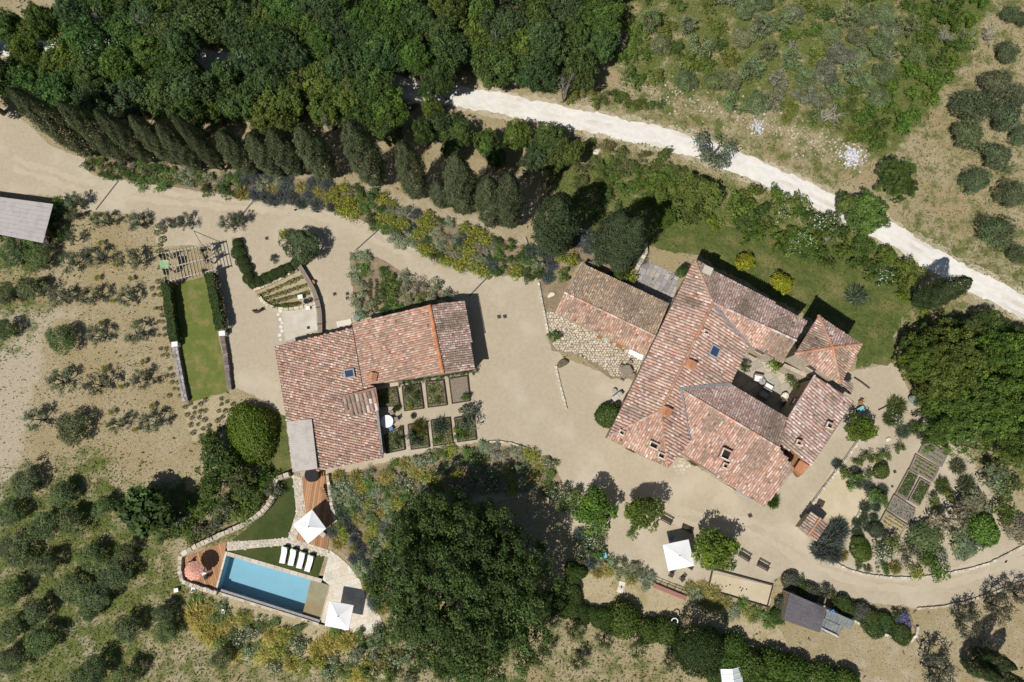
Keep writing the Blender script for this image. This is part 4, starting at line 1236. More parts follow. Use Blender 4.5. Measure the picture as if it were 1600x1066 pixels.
for s_ in range(2):
    lib('spiky', m_spiky('spiky_shrub', 1.0, 1.0, 260 + s_, 700), None, 1.0, .9)
    lib('lavender', m_spiky('lavender_mound', 1.0, .9, 265 + s_, 900, (.17, .17, .215), .2), None, 1.0, .8)
    lib('whitefl', m_loose('white_shrub', 1.0, 1.1, 270 + s_, fl=(.68, .68, .6), flf=.15), None, 1.0, 1.1)
    lib('yellowfl', m_loose('yellow_shrub', 1.0, 1.1, 275 + s_, fl=(.56, .47, .04), flf=.25), None, 1.0, 1.1)
    lib('violetfl', m_loose('violet_shrub', 1.0, 1.1, 280 + s_, fl=(.16, .14, .42), flf=.55), None, 1.0, 1.1)
    lib('golden', m_spiky('golden_tussock', 1.0, .85, 285 + s_, 620, (.52, .42, .15), .4, .06), None, 1.0, .8)
lib('tuft', m_ball('small_tuft', .3, .28, .16, 90, .12, 290), None, .3, .4)
for s_ in range(2):
    # bare twiggy bush
    tb = MB(); rnd = random.Random(300 + s_)
    for i in range(15):
        a = rnd.uniform(0, 6.283); L = rnd.uniform(.3, .85); e = Vector((math.cos(a) * L, math.sin(a) * L, rnd.uniform(.5, 1.1)))
        m_ = e * .5 + Vector((rnd.uniform(-.18, .18), rnd.uniform(-.18, .18), .15))
        tb.tube([(0, 0, 0), m_, e], [.03, .022, .01], 4, tint((.36, .33, .29)))
        for q_ in range(5):
            s_0 = m_.lerp(e, rnd.random()); f_ = s_0 + Vector((rnd.uniform(-.35, .35), rnd.uniform(-.35, .35), rnd.uniform(-.02, .3)))
            tb.tube([s_0, s_0.lerp(f_, .5) + Vector((rnd.uniform(-.07, .07), rnd.uniform(-.07, .07), .03)), f_], [.014, .01, .006], 3, tint((.36, .33, .29)))
    lib('twiggy', tb.mesh('bare_twigs', M['pieces'], smooth=True), None, 1.0, 1.2)

PLANTS = []                        # (object, px, py, phrase)
PR = random.Random(77)
def plant(kind, px, py, d, col, name, phrase, cat, group, h=None, zf=.55, var=.1, base=0.0):
    """one plant whose crown shows at (px, py), d photograph pixels across"""
    crown, trunk, r0, h0 = PR.choice(LIB[kind])
    R = d / 2 / 12.6
    s = R / r0
    sz = (h / h0) if h else s * PR.uniform(.9, 1.12)
    if not h and sz * h0 > 9.5: sz = 9.5 / h0
    z = h0 * sz * zf
    p = P(px, py, z + base)
    loc = (p.x, p.y, base + (.012 if trunk is None else 0))
    c = tuple(min(1, x * (1 + PR.uniform(-var, var))) for x in col)
    rz = PR.uniform(0, 6.283); sc = (s * PR.uniform(.92, 1.08), s * PR.uniform(.92, 1.08), sz)
    if trunk is None:
        o = bpy.data.objects.new(name, crown); COL.objects.link(o)
        o.location = loc; o.rotation_euler = (0, 0, rz); o.scale = sc; o.color = (*c, 1)
        tag(o, None, cat, group)
    else:
        o = thing(name, loc, None, cat, group, rz); o.scale = sc
        k_ = bpy.data.objects.new('crown', crown); COL.objects.link(k_); k_.parent = o; k_.color = (*c, 1)
        t_ = bpy.data.objects.new('trunk', trunk); COL.objects.link(t_); t_.parent = o
    PLANTS.append((o, px, py, phrase))
    return o

def scatter(poly, spacing, seed, avoid=(), jitter=.5, n=4000):
    r = random.Random(seed); pts = []
    x0, x1 = min(p[0] for p in poly), max(p[0] for p in poly); y0, y1 = min(p[1] for p in poly), max(p[1] for p in poly)
    for _ in range(n):
        x, y = r.uniform(x0, x1), r.uniform(y0, y1)
        sp = spacing * r.uniform(.85, 1.2)
        if not in_poly(np.array([x]), np.array([y]), poly)[0]: continue
        if any((x - a) ** 2 + (y - b) ** 2 < sp * sp for a, b in pts): continue
        if any((x - a) ** 2 + (y - b) ** 2 < q * q for a, b, q in avoid): continue
        pts.append((x, y))
    return pts

G_OAK = [(.075, .125, .03), (.095, .15, .03), (.06, .105, .035), (.08, .135, .035), (.115, .16, .03), (.07, .11, .042)]
OLV = (.15, .17, .10)
DOLV = (.13, .17, .07)
GRS = (.10, .165, .025)          # bright garden green
DGR = (.055, .085, .02)          # dark box green

# ------------------------------------------------------------------ forest above the drive and across the road
gaps = [(637, 140, 48), (725, 150, 40), (780, 166, 36), (175, 76, 26), (330, 97, 28), (85, 78, 24), (176, 74, 22), (330, 100, 24), (430, 97, 22), (570, 118, 20), (636, 142, 28), (690, 175, 14), (770, 165, 30), (750, 148, 22)]
for px, py in scatter(FOREST, 40, 5, gaps, n=7000):
    if py < -60 or px < -60: continue
    d = PR.uniform(74, 108)
    plant('oak', px, py, d, PR.choice(G_OAK), 'oak_tree', PR.choice(["dense dark green oak in the wood", "dense mid green oak in the wood"]) if False else "green oak in the wood", 'tree', "oaks of the wood at the upper left", h=PR.uniform(6.5, 9.0), zf=.6)
for px, py, d in [(670, 140, 42), (672, 168, 44), (715, 210, 66), (760, 222, 62), (806, 212, 66), (858, 222, 84), (893, 240, 58), (835, 250, 60), (775, 246, 56), (690, 196, 50), (660, 208, 52), (705, 236, 46), (610, 205, 60), (866, 256, 50)]:
    plant('oak', px, py, d, PR.choice(G_OAK), 'oak_tree', "green oak between the white road and the cypress row", 'tree', "oaks below the white road", h=PR.uniform(5, 7), zf=.6)
for px, py, d in [(140, 18, 60), (215, 20, 50), (700, 60, 50), (775, 62, 46), (885, 118, 50), (540, 130, 34), (505, 178, 34)]:
    plant('twiggy', px, py, d * .6, (1, 1, 1), 'bare_tree', "bare grey twiggy crown among the oaks", 'tree', "bare crowns in the wood", h=7.5, zf=.9)
# ------------------------------------------------------------------ cypresses: base pixel, tip pixel
def cypress(b, t, w, phrase, col=(.105, .122, .06), group="row of cypresses above the planted bank"):
    p = P(*b); best = min((abs(proj(p.x, p.y, h)[0] - t[0]) ** 2 + abs(proj(p.x, p.y, h)[1] - t[1]) ** 2, h) for h in np.arange(2.5, 18, .1))
    h = best[1] * PR.uniform(.93, 1.05)
    crown, _, r0, h0 = PR.choice(LIB['cypress'])
    o = thing('cypress_tree', (p.x, p.y, 0), None, 'cypress', group, PR.uniform(0, 6.28))
    c = bpy.data.objects.new('crown', crown); COL.objects.link(c); c.parent = o
    R = w * PR.uniform(1.02, 1.24) / 2 / (12.6 * (1 + h / 180))
    c.scale = (R / r0, R / r0, (h - .5) / h0); c.location = (0, 0, .5)
    k_ = 1 + PR.uniform(-.12, .12); c.color = (col[0] * k_, col[1] * k_, col[2] * k_, 1)
    tr = bpy.data.objects.new('trunk', CYT); COL.objects.link(tr); tr.parent = o
    PLANTS.append((o, (b[0] + t[0]) / 2, (b[1] + t[1]) / 2, phrase))
for b, t, w in [((152, 243), (12, 155), 44), ((205, 252), (92, 143), 36), ((243, 254), (147, 176), 34), ((284, 257), (202, 176), 32), ((316, 263), (246, 186), 34), ((352, 266), (273, 172), 30),
                ((398, 270), (352, 195), 44), ((438, 272), (400, 192), 42), ((470, 270), (430, 198), 40), ((515, 276), (468, 190), 42), ((590, 288), (541, 188), 46), ((656, 308), (622, 222), 46), ((727, 331), (712, 238), 46), ((768, 350), (762, 279), 40), ((796, 353), (806, 268), 44)]:
    cypress(b, t, w, "tall dark cypress of the row")
cypress((692, 321), (684, 286), 30, "short young cypress of the row")
cypress((862, 385), (858, 300), 66, "fat dark cypress at the end of the row", (.06, .082, .035))
cypress((945, 402), (953, 330), 50, "broad grey-green cypress above the tiled west wing", (.07, .09, .045), "two cypresses above the west wing")
cypress((962, 418), (1003, 334), 42, "slim leaning grey-green cypress above the west wing", (.07, .092, .045), "two cypresses above the west wing")
cypress((1427, 475), (1517, 427), 34, "lone slim cypress reaching over the white road", (.06, .085, .03), "lone cypresses on the right")
for b, t in (((1516, 1016), (1590, 1048)), ((1502, 1034), (1562, 1082)), ((1530, 1042), (1600, 1085))):
    cypress(b, t, 24, "slim cypress in the bottom right corner", (.055, .08, .03), "three slim cypresses in the bottom right corner")

# ------------------------------------------------------------------ olives
for px, py, d in [(118, 316, 40), (112, 335, 30), (160, 345, 36), (213, 347, 44), (262, 350, 36), (290, 348, 34), (358, 350, 38), (372, 345, 30), (150, 402, 46), (205, 410, 50), (145, 462, 46), (200, 466, 42), (95, 465, 48), (108, 410, 40), (112, 372, 24),
                  (155, 525, 42), (210, 522, 48), (95, 596, 46), (155, 602, 46), (225, 592, 42), (183, 665, 32), (240, 660, 46), (60, 655, 44)]:
    plant('olive', px, py, d * 1.0, OLV, 'olive_tree', "airy grey-green olive in the dry grove", 'olive tree', "olives of the dry grove", h=PR.uniform(2.0, 2.7))
for px, py, d in [(92, 530, 72), (110, 670, 66), (20, 395, 66), (62, 405, 62), (12, 460, 50), (48, 452, 60), (8, 515, 46), (40, 755, 70), (98, 772, 62), (160, 790, 48), (18, 800, 60), (72, 822, 66), (112, 815, 58), (26, 862, 74), (70, 880, 56),
                  (140, 872, 60), (195, 865, 48), (180, 900, 66), (112, 922, 76), (150, 938, 60), (18, 925, 66), (58, 955, 60), (18, 985, 60), (66, 1000, 64), (16, 1030, 60), (140, 955, 46), (196, 985, 54), (262, 985, 56), (150, 1048, 56), (200, 1055, 52), (345, 1030, 44), (120, 1075, 56), (255, 955, 40)]:
    plant('softolive', px, py, d * .98, DOLV, 'olive_tree', "dense dark olive of the lower grove", 'olive tree', "dense olives along the left edge", h=PR.uniform(2.4, 3.2))
for px, py, d in [(1580, 22, 34), (1572, 82, 40), (1556, 132, 62), (1520, 165, 66), (1510, 212, 60), (1568, 182, 58), (1556, 245, 56), (1590, 150, 40), (1524, 285, 50), (1582, 308, 50), (1556, 362, 60), (1592, 400, 36), (1595, 210, 40), (1598, 30, 30)]:
    plant('softolive', px, py, d * 1.34, (.125, .155, .075), 'olive_tree', "round dark olive on the dry slope", 'olive tree', "olives on the upper right slope")
for px, py, d in [(1460, 1045, 62), (1508, 975, 50), (1555, 945, 50), (1590, 925, 40)]:
    plant('olive', px, py, d * 1.1, (.12, .12, .075), 'olive_tree', "sparse brownish olive below the curving drive", 'olive tree', "olives in the bottom right field")
plant('olive', 1115, 238, 78, (.14, .155, .10), 'olive_tree', "grey olive overhanging the white road", 'olive tree', "roadside trees", h=4.5)
SCRUB = [(955, -30), (1480, -30), (1450, 70), (1380, 150), (1330, 215), (1200, 175), (1060, 140), (965, 120)]
for k_, (px, py) in enumerate(scatter(SCRUB, 29, 8)):
    if PR.random() < .52:
        plant('softolive' if PR.random() < .5 else 'olive', px, py, PR.uniform(40, 58), PR.choice([(.19, .225, .11), (.22, .24, .145), (.16, .205, .085)]), 'olive_tree', "silvery overgrown olive in the scrub", 'olive tree', "overgrown olives of the scrub slope", h=PR.uniform(2.2, 3.4))
    else:
        plant('loose', px, py, PR.uniform(34, 52), PR.choice([(.11, .16, .03), (.14, .17, .035), (.09, .13, .03)]), 'scrub_bush', "low green bush in the scrub", 'bush', "bushes of the scrub slope", h=1.3)
for px, py in scatter([(1480, -20), (1555, -10), (1500, 90), (1425, 195), (1375, 240), (1335, 195), (1420, 90)], 24, 9):
    plant('loose', px, py, PR.uniform(34, 48), PR.choice([(.10, .165, .025), (.12, .185, .03), (.08, .13, .025)]), 'scrub_bush', "bright green bush in the thicket", 'bush', "bright thicket beside the dry slope", h=1.8)
for px, py, d, kd in [(1475, 55, 44, 'twiggy'), (1512, 60, 40, 'twiggy'), (1545, 55, 36, 'twiggy'), (1290, 180, 60, 'twiggy'), (1235, 80, 36, 'twiggy'), (1390, 85, 40, 'twiggy'), (1285, 110, 44, 'twiggy')]:
    plant(kd, px, py, d, (1, 1, 1), 'bare_bush', "bare grey branching bush in the scrub", 'bush', "bare bushes of the scrub slope", h=2.0)
# verge of the white road
for px, py in scatter([(870, 128), (960, 150), (1030, 165), (1010, 180), (940, 160), (865, 148)], 24, 10):
    plant('loose', px, py, PR.uniform(26, 38), PR.choice([(.10, .14, .03), (.15, .16, .03), (.08, .12, .03)]), 'verge_bush', "green bush on the upper verge of the white road", 'bush', "bushes along the white road", h=1.2)
for px, py in scatter([(910, 225), (1010, 235), (1080, 262), (1000, 290), (900, 290)], 24, 11):
    plant('loose', px, py, PR.uniform(26, 44), PR.choice([(.11, .145, .035), (.16, .15, .06), (.13, .16, .04)]), 'verge_bush', "pale green bush below the white road", 'bush', "bushes below the white road", h=1.1)

# trees and shrubs between the white road and the farmhouse
for px, py, d, c, ph in [(1088, 312, 108, (.115, .165, .03), "broad leafy light green tree above the north lawn"), (1040, 345, 40, (.1, .15, .03), "small light green tree above the north lawn")]:
    plant('oak', px, py, d, c, 'walnut_tree', ph, 'tree', "leafy trees above the north lawn", h=6.5)
plant('broad', 1405, 278, 84, (.085, .14, .03), 'roadside_tree', "big round green tree on the outer side of the white road", 'tree', "roadside trees", h=6, zf=.6)
plant('oak', 1352, 335, 92, (.125, .17, .04), 'roadside_tree', "pale leafy tree spreading across the white road", 'tree', "roadside trees", h=6, zf=.6)
plant('oak', 1322, 320, 50, (.12, .165, .04), 'roadside_tree', "small pale tree on the white road's inner edge", 'tree', "roadside trees", h=5, zf=.6)
for px, py in scatter([(1010, 285), (1040, 270), (1060, 320), (1000, 320)], 20, 12):
    plant('loose', px, py, PR.uniform(28, 40), (.13, .19, .03), 'garden_shrub', "yellow-green shrub beside the leafy tree", 'shrub', "shrubs above the north lawn", h=1.6)
for px, py in scatter([(1150, 300), (1200, 295), (1320, 350), (1400, 400), (1440, 440), (1400, 460), (1330, 420), (1240, 390), (1160, 370)], 23, 13):
    plant(PR.choice(['loose', 'loose', 'small', 'whitefl']), px, py, PR.uniform(36, 58), PR.choice([(.085, .14, .025), (.11, .17, .025), (.07, .115, .025), (.13, .18, .03)]), 'garden_shrub', "green shrub in the hedge bank below the white road", 'shrub', "hedge bank between road and lawn", h=PR.uniform(1.5, 2.6))
for px, py in scatter([(880, 285), (1000, 250), (1060, 275), (1000, 330), (900, 345)], 34, 14):
    plant('loose', px, py, PR.uniform(28, 44), PR.choice([(.10, .15, .03), (.12, .15, .04), (.09, .125, .03)]), 'garden_shrub', "green shrub on the slope behind the cypresses", 'shrub', "shrubs behind the cypress row", h=1.2)
for px, py, d in [(1163, 409, 42), (1222, 443, 46)]:
    plant('small', px, py, d, (.27, .26, .018), 'golden_shrub', "golden-leaved tree at the farmhouse's north wall", 'shrub', "pair of golden shrubs by the north wall", h=2.6)
for px, py, d in [(1115, 350, 32), (1152, 345, 22), (1410, 460, 24), (1445, 480, 30), (1412, 462, 22), (1470, 462, 26)]:
    plant('loose', px, py, d, (.17, .21, .025), 'garden_shrub', "small yellow-green shrub at the lawn's edge", 'shrub', "yellow-green shrubs round the lawn", h=1.1)
plant('spiky', 1340, 462, 46, (.12, .15, .1), 'garden_shrub', "grey-green feathery shrub on the north lawn", 'shrub', "shrubs on the north lawn")
plant('small', 968, 428, 32, (.08, .135, .025), 'climbing_shrub', "round green tree overlapping the west wing's upper eave", 'shrub', "greenery on the farmhouse", h=3.2)
plant('loose', 985, 412, 26, (.06, .09, .02), 'climbing_shrub', "dark green shrub beside the paved terrace wall", 'shrub', "greenery on the farmhouse", h=1.5)
plant('small', 1064, 425, 24, (.07, .13, .03), 'climbing_shrub', "small green tree at the terrace's far corner by the roof", 'shrub', "greenery on the farmhouse", h=3)
# big oaks right of the tower
for px, py, d, h in [(1488, 570, 150, 8.5), (1548, 628, 150, 9), (1502, 655, 130, 8), (1572, 560, 110, 8), (1446, 566, 80, 7), (1596, 690, 100, 8), (1470, 615, 80, 7), (1598, 620, 90, 8)]:
    plant('broad', px, py, d * 1.02, (.112, .16, .03), 'holm_oak', "big rounded oak right of the farmhouse tower", 'tree', "grove of big oaks right of the tower", h=h, zf=.62)
for px, py, d in [(1452, 522, 50), (1500, 514, 56), (1550, 515, 66), (1592, 530, 60), (1420, 536, 44), (1480, 530, 60), (1530, 508, 50)]:
    plant('oak', px, py, d, (.075, .11, .028), 'oak_tree', "dark oak at the grove's upper edge", 'tree', "grove of big oaks right of the tower", h=4)
# the giant oak
giant = plant('giant', 723, 918, 270, (.07, .112, .03), 'holm_oak', "giant dark holm oak with a wide billowing crown right of the pool", 'tree', "giant oak by the pool", h=13.5, zf=.5, var=0)
giant.rotation_euler.z = .4; giant.scale.y *= 1.06; giant.scale.x *= .97
# mulberries by the lower terrace
for px, py, d, ph in [(930, 796, 74, "leafy mulberry left of the pair at the drive's edge"), (1003, 800, 66, "leafy mulberry right of the pair at the drive's edge"), (1120, 862, 84, "leafy mulberry beside the white square parasol on gravel")]:
    plant('mulberry', px, py, d * 1.12, (.105, .165, .025), 'mulberry_tree', ph, 'tree', "mulberries on the lower gravel terrace", h=5.0, zf=.72)
plant('loose', 988, 833, 22, (.12, .17, .03), 'garden_shrub', "small potted-looking sapling below the mulberry pair", 'shrub', "plants on the lower terrace")
plant('mulberry', 1350, 672, 58, (.10, .175, .02), 'mulberry_tree', "bright feathery tree beside the turquoise garden table", 'tree', "trees of the kitchen garden", h=4.0, zf=.7)
plant('fig', 230, 797, 96, (.06, .10, .022), 'fig_tree', "dark large-leaved fig tree left of the pool steps", 'tree', "trees left of the pool", h=5.0, zf=.6)
dome = plant('bigball', 391, 677, 66, (.12, .195, .022), 'clipped_bush', "huge clipped bright green dome left of the reed canopy", 'topiary', "clipped domes", h=2.8, zf=.4)
dome.rotation_euler.z = .25; dome.scale.y *= 1.42
for px, py, d in [(345, 720, 76), (330, 755, 50), (375, 752, 60), (330, 690, 40)]:
    plant('small', px, py, d, (.075, .115, .025), 'garden_tree', "bushy green tree below the huge clipped dome", 'tree', "trees left of the pool", h=3.4)
for px, py in scatter([(255, 810), (310, 785), (370, 770), (425, 740), (425, 770), (380, 805), (320, 830), (270, 850)], 24, 15):
    plant('loose', px, py, PR.uniform(34, 46), PR.choice([(.07, .12, .022), (.10, .16, .025), (.12, .14, .075)]), 'garden_shrub', "green shrub on the bank above the pool wall", 'shrub', "shrubs on the bank left of the pool", h=1.4)
plant('oak', 472, 383, 80, (.085, .11, .045), 'bay_tree', "dark bay tree at the head of the timber walkway", 'tree', "trees along the drive", h=3.8)
plant('yellowfl', 445, 368, 26, (.16, .2, .04), 'flowering_bush', "yellow-flecked bush beside the dark bay tree", 'bush', "yellow bushes", h=1.2)
plant('loose', 428, 403, 18, (.09, .08, .07), 'garden_shrub', "small dry purplish shrub on the gravel", 'shrub', "lone shrubs on gravel", h=.6)
# bottom hedge of clipped domes
for px, py, d in [(974, 968, 56), (1013, 986, 40), (1040, 986, 44), (1145, 1012, 46), (1138, 1032, 44), (1172, 1042, 56), (1205, 1040, 56), (1238, 1052, 56), (1285, 1060, 50), (1322, 1064, 44), (1190, 1075, 56), (1110, 1005, 50)]:
    plant('ball', px, py, d * .88, (.085, .135, .022), 'clipped_bush', "clipped green dome in the bottom hedge line", 'topiary', "clipped domes of the bottom hedge", h=2.6 if d > 50 else 2.1, zf=.4)
p = P(1096, 1020, 5.2)
o = thing('clipped_tree', (p.x, p.y, 0), None, 'topiary', "clipped domes")
k_ = bpy.data.objects.new('crown', LIB['bigball'][0][0]); COL.objects.link(k_); k_.parent = o; k_.location = (0, 0, 3.4); k_.scale = (.98, .98, .95); k_.color = (.045, .075, .02, 1)
tr = MB(); tr.tube([(0, 0, -.1), (.05, 0, 2), (0, 0, 4.2)], [.24, .18, .15], 8); o_ = tr.mesh('trunk', M['bark'], smooth=True); q_ = bpy.data.objects.new('trunk', o_); COL.objects.link(q_); q_.parent = o
PLANTS.append((o, 1096, 1020, "tall dark clipped tree casting a round shadow in the bottom hedge"))

# ------------------------------------------------------------------ planted beds
def bed(poly, spacing, seed, mix, group, h=None, avoid=(), hh=None):
    r = random.Random(seed)
    for px, py in scatter(poly, spacing, seed, avoid):
        q = r.random() * sum(m[-1] for m in mix)
        for kind, d, col, name, phrase, w in mix:
            q -= w
            if q <= 0: break
        plant(kind, px, py, r.uniform(*d) * 1.16, tuple(x_ * 1.12 for x_ in col), name, phrase, 'shrub', group, h=(hh * r.uniform(.75, 1.2) if hh else None))
def seg(x0, x1):
    return clip(clip(BEDS['long'], (1, 0), x1), (1, 0), x0, False)
dk = ('loose', (19, 29), (.055, .095, .02), 'box_shrub', "dark green box shrub in the drive border", 3)
gy = ('loose', (20, 32), (.21, .23, .14), 'grey_shrub', "grey-green shrub in the drive border", 3)
bl = ('lavender', (22, 32), (.12, .14, .12), 'lavender_bush', "blue-grey lavender in the drive border", 3)
ye = ('yellowfl', (22, 32), (.15, .18, .04), 'flowering_bush', "yellow-flowering bush in the drive border", 2)
gr_ = ('loose', (22, 32), (.11, .165, .04), 'garden_shrub', "green shrub in the drive border", 2)
go = ('golden', (22, 30), (.26, .24, .09), 'dry_grass_clump', "golden grass clump in the drive border", 1.5)
bed(seg(130, 372), 15.5, 21, [dk, gr_, gy, gr_, gr_, dk], "plants of the long drive border", hh=.85)
bed(seg(372, 522), 15.5, 22, [bl, bl, bl, gy, go], "plants of the long drive border", hh=.85)
bed(seg(522, 548), 15.5, 23, [ye], "plants of the long drive border", hh=.85)
bed(seg(548, 612), 15.5, 24, [dk, dk, gr_, ye], "plants of the long drive border", hh=.85)
bed(seg(612, 662), 15.5, 25, [gy, ye, bl, go], "plants of the long drive border", hh=.85)
bed(seg(662, 716), 15.5, 26, [dk, dk, gy, ye], "plants of the long drive border", hh=.85)
bed(seg(716, 768), 15.5, 27, [ye, ye, gy, bl], "plants of the long drive border", hh=.85)
bed(seg(768, 845), 15.5, 28, [dk, dk, gr_, ye, gr_], "plants of the long drive border", hh=.85)
def mixin(where, *items):
    return [tuple(x if i != 4 else x.replace("in the drive border", where) for i, x in enumerate(it_)) for it_ in items]
wf = ('whitefl', (24, 36), (.10, .13, .045), 'flowering_bush', "white-flowering bush in the drive border", 3)
bed(BEDS['house_end'], 21, 29, mixin("above the cobbled patio", gy, bl, bl, ye, gr_), "plants above the cobbled patio", avoid=[(862, 360, 36), (945, 385, 22), (905, 425, 12)])
bed(BEDS['below_garden'], 17, 30, mixin("in the bank below the garden beds", wf, gy, gy, gr_, ye, go, go), "plants of the bank below the garden beds", hh=.62)
bed(BEDS['slope'], 17, 31, mixin("on the slope right of the deck", gy, gr_, bl, ye, go, go), "plants of the slope right of the deck", hh=.55)
for k_ in range(9):
    t = k_ / 8
    plant('lavender', 527 + 55 * t, 790 + 105 * t, 24, (.13, .15, .14), 'lavender_bush', "violet-grey lavender in the row beside the lower deck", 'shrub', "lavender row beside the lower deck")
bed(BEDS['golden'], 21, 32, mixin("in the golden bank below the pool", ('golden', (30, 44), (.40, .36, .09), 'dry_grass_clump', "golden grass clump in the drive border", 5), ye, gr_, wf), "plants of the golden bank below the pool", hh=.75, avoid=[(345, 925, 30), (380, 938, 30), (420, 950, 30), (460, 962, 30), (495, 975, 26)])
bed([(300, 938), (345, 949), (400, 967), (480, 990), (470, 998), (380, 980), (320, 960)], 20, 33, mixin("along the pool's lower wall", wf, gr_, gr_), "plants along the pool's lower wall", hh=.42)
bed([(600, 985), (640, 1000), (640, 1066), (560, 1066), (560, 1010)], 26, 47, mixin("under the giant oak's left side", gr_, gy, go), "plants under the giant oak")
bed([(549, 395), (572, 398), (578, 430), (580, 490), (556, 492)], 20, 34, mixin("in the narrow bed above the outbuilding", gr_, gy, gy), "plants above the outbuilding", hh=.8)
bed([(596, 410), (603, 415), (606, 490), (598, 490)], 13, 35, mixin("in the hedge line above the outbuilding", dk), "plants above the outbuilding", hh=.7)
bed([(612, 425), (640, 432), (702, 460), (700, 468), (640, 478), (612, 482)], 19, 36, mixin("by the outbuilding's upper wall", gr_, gr_, gy, gy), "plants above the outbuilding", hh=1.0)
# hedge of box shrubs round the curved bed
for px, py, d in [(371, 380, 20), (372, 394, 24), (378, 408, 22), (384, 420, 22), (388, 434, 22), (395, 443, 18), (405, 440, 20), (416, 435, 22), (428, 429, 22), (440, 424, 22), (452, 419, 22), (462, 412, 22), (470, 405, 26)]:
    plant('ball', px, py, d * .92, (.05, .08, .02), 'box_shrub', "dark box shrub edging the curved bed", 'shrub', "box edging of the curved bed", h=.95)
for row, (a, b) in enumerate((((405, 462), (478, 430)), ((412, 468), (482, 444)), ((420, 474), (486, 456)), ((430, 479), (470, 474)))):
    for k_ in range(11):
        t = (k_ + .3 * (row % 2)) / 11
        plant('tuft', a[0] + (b[0] - a[0]) * t, a[1] + (b[1] - a[1]) * t, PR.uniform(6, 9), (.12, .13, .03), 'small_plant', "small plant in the rows of the curved bed", 'plant', "seedling rows of the curved bed", var=.25)
for k_, (px, py) in enumerate(scatter([(288, 632), (350, 617), (372, 640), (350, 676), (296, 686)], 9.5, 37)):
    if 322 < px < 338 and py < 660: continue
    plant('tuft', px, py, PR.uniform(6, 8.5), (.085, .08, .03), 'small_plant', "small dark tuft planted in the straw below the lawn strip", 'plant', "tufts below the lawn strip", var=.25)
for k_ in range(24):
    plant('tuft', 579 + (k_ % 2) * 9 + PR.uniform(-1, 1), 438 + (k_ // 2) * 4.3, 6, (.09, .08, .03), 'small_plant', "small tuft in the bare strip above the outbuilding", 'plant', "tufts above the outbuilding")
for px, py in [(158, 380), (205, 436), (178, 471), (160, 505), (213, 505), (164, 575), (191, 605), (224, 566), (175, 645), (238, 635), (212, 672), (152, 435), (182, 415)]:
    plant('yellowfl', px, py, 13, (.2, .22, .03), 'flowering_bush', "small yellow-green bush between the olives", 'bush', "yellow-green bushes of the dry grove", h=.9)
for px, py, d in [(868, 528, 26)]:
    plant('loose', px, py, d, (.09, .155, .025), 'garden_shrub', "bright green shrub at the cobbled patio's left edge", 'shrub', "lone shrubs on gravel", h=1.2)
plant('ball', 951, 648, 40, (.07, .115, .02), 'box_shrub', "round green shrub against the farmhouse's left wall", 'shrub', "shrubs along the farmhouse", h=2.0)
plant('spiky', 1209, 785, 26, (.10, .16, .03), 'garden_shrub', "spiky green shrub at the south corner of the farmhouse", 'shrub', "shrubs along the farmhouse", h=1.4)
for px, py, d in [(988, 701, 12), (1084, 722, 14), (1098, 730, 12)]:
    plant('loose', px, py, d, (.11, .16, .03), 'garden_shrub', "low green plant at the foot of the south wall", 'shrub', "shrubs along the farmhouse", h=.5)
plant('loose', 1237, 598, 26, (.10, .15, .04), 'courtyard_shrub', "round green shrub inside the courtyard", 'shrub', "courtyard plants", h=2.2, base=CZ)
plant('loose', 1208, 571, 26, (.2, .27, .02), 'courtyard_vine', "lime green vine at the courtyard's upper edge", 'vine', "courtyard plants", h=2.4, base=CZ)
plant('loose', 1162, 575, 20, (.11, .12, .03), 'courtyard_vine', "dull green climber on the courtyard's left wall", 'vine', "courtyard plants", h=2.5, base=CZ)
# climber along the outbuilding's south eave
for k_ in range(9):
    t = k_ / 8
    plant('loose', 628 + 110 * t, 600 - 20 * t, 17, (.095, .125, .03), 'wall_climber', "green climber under the outbuilding's lower eave", 'climber', "climbers under the outbuilding's eave", h=1.4)

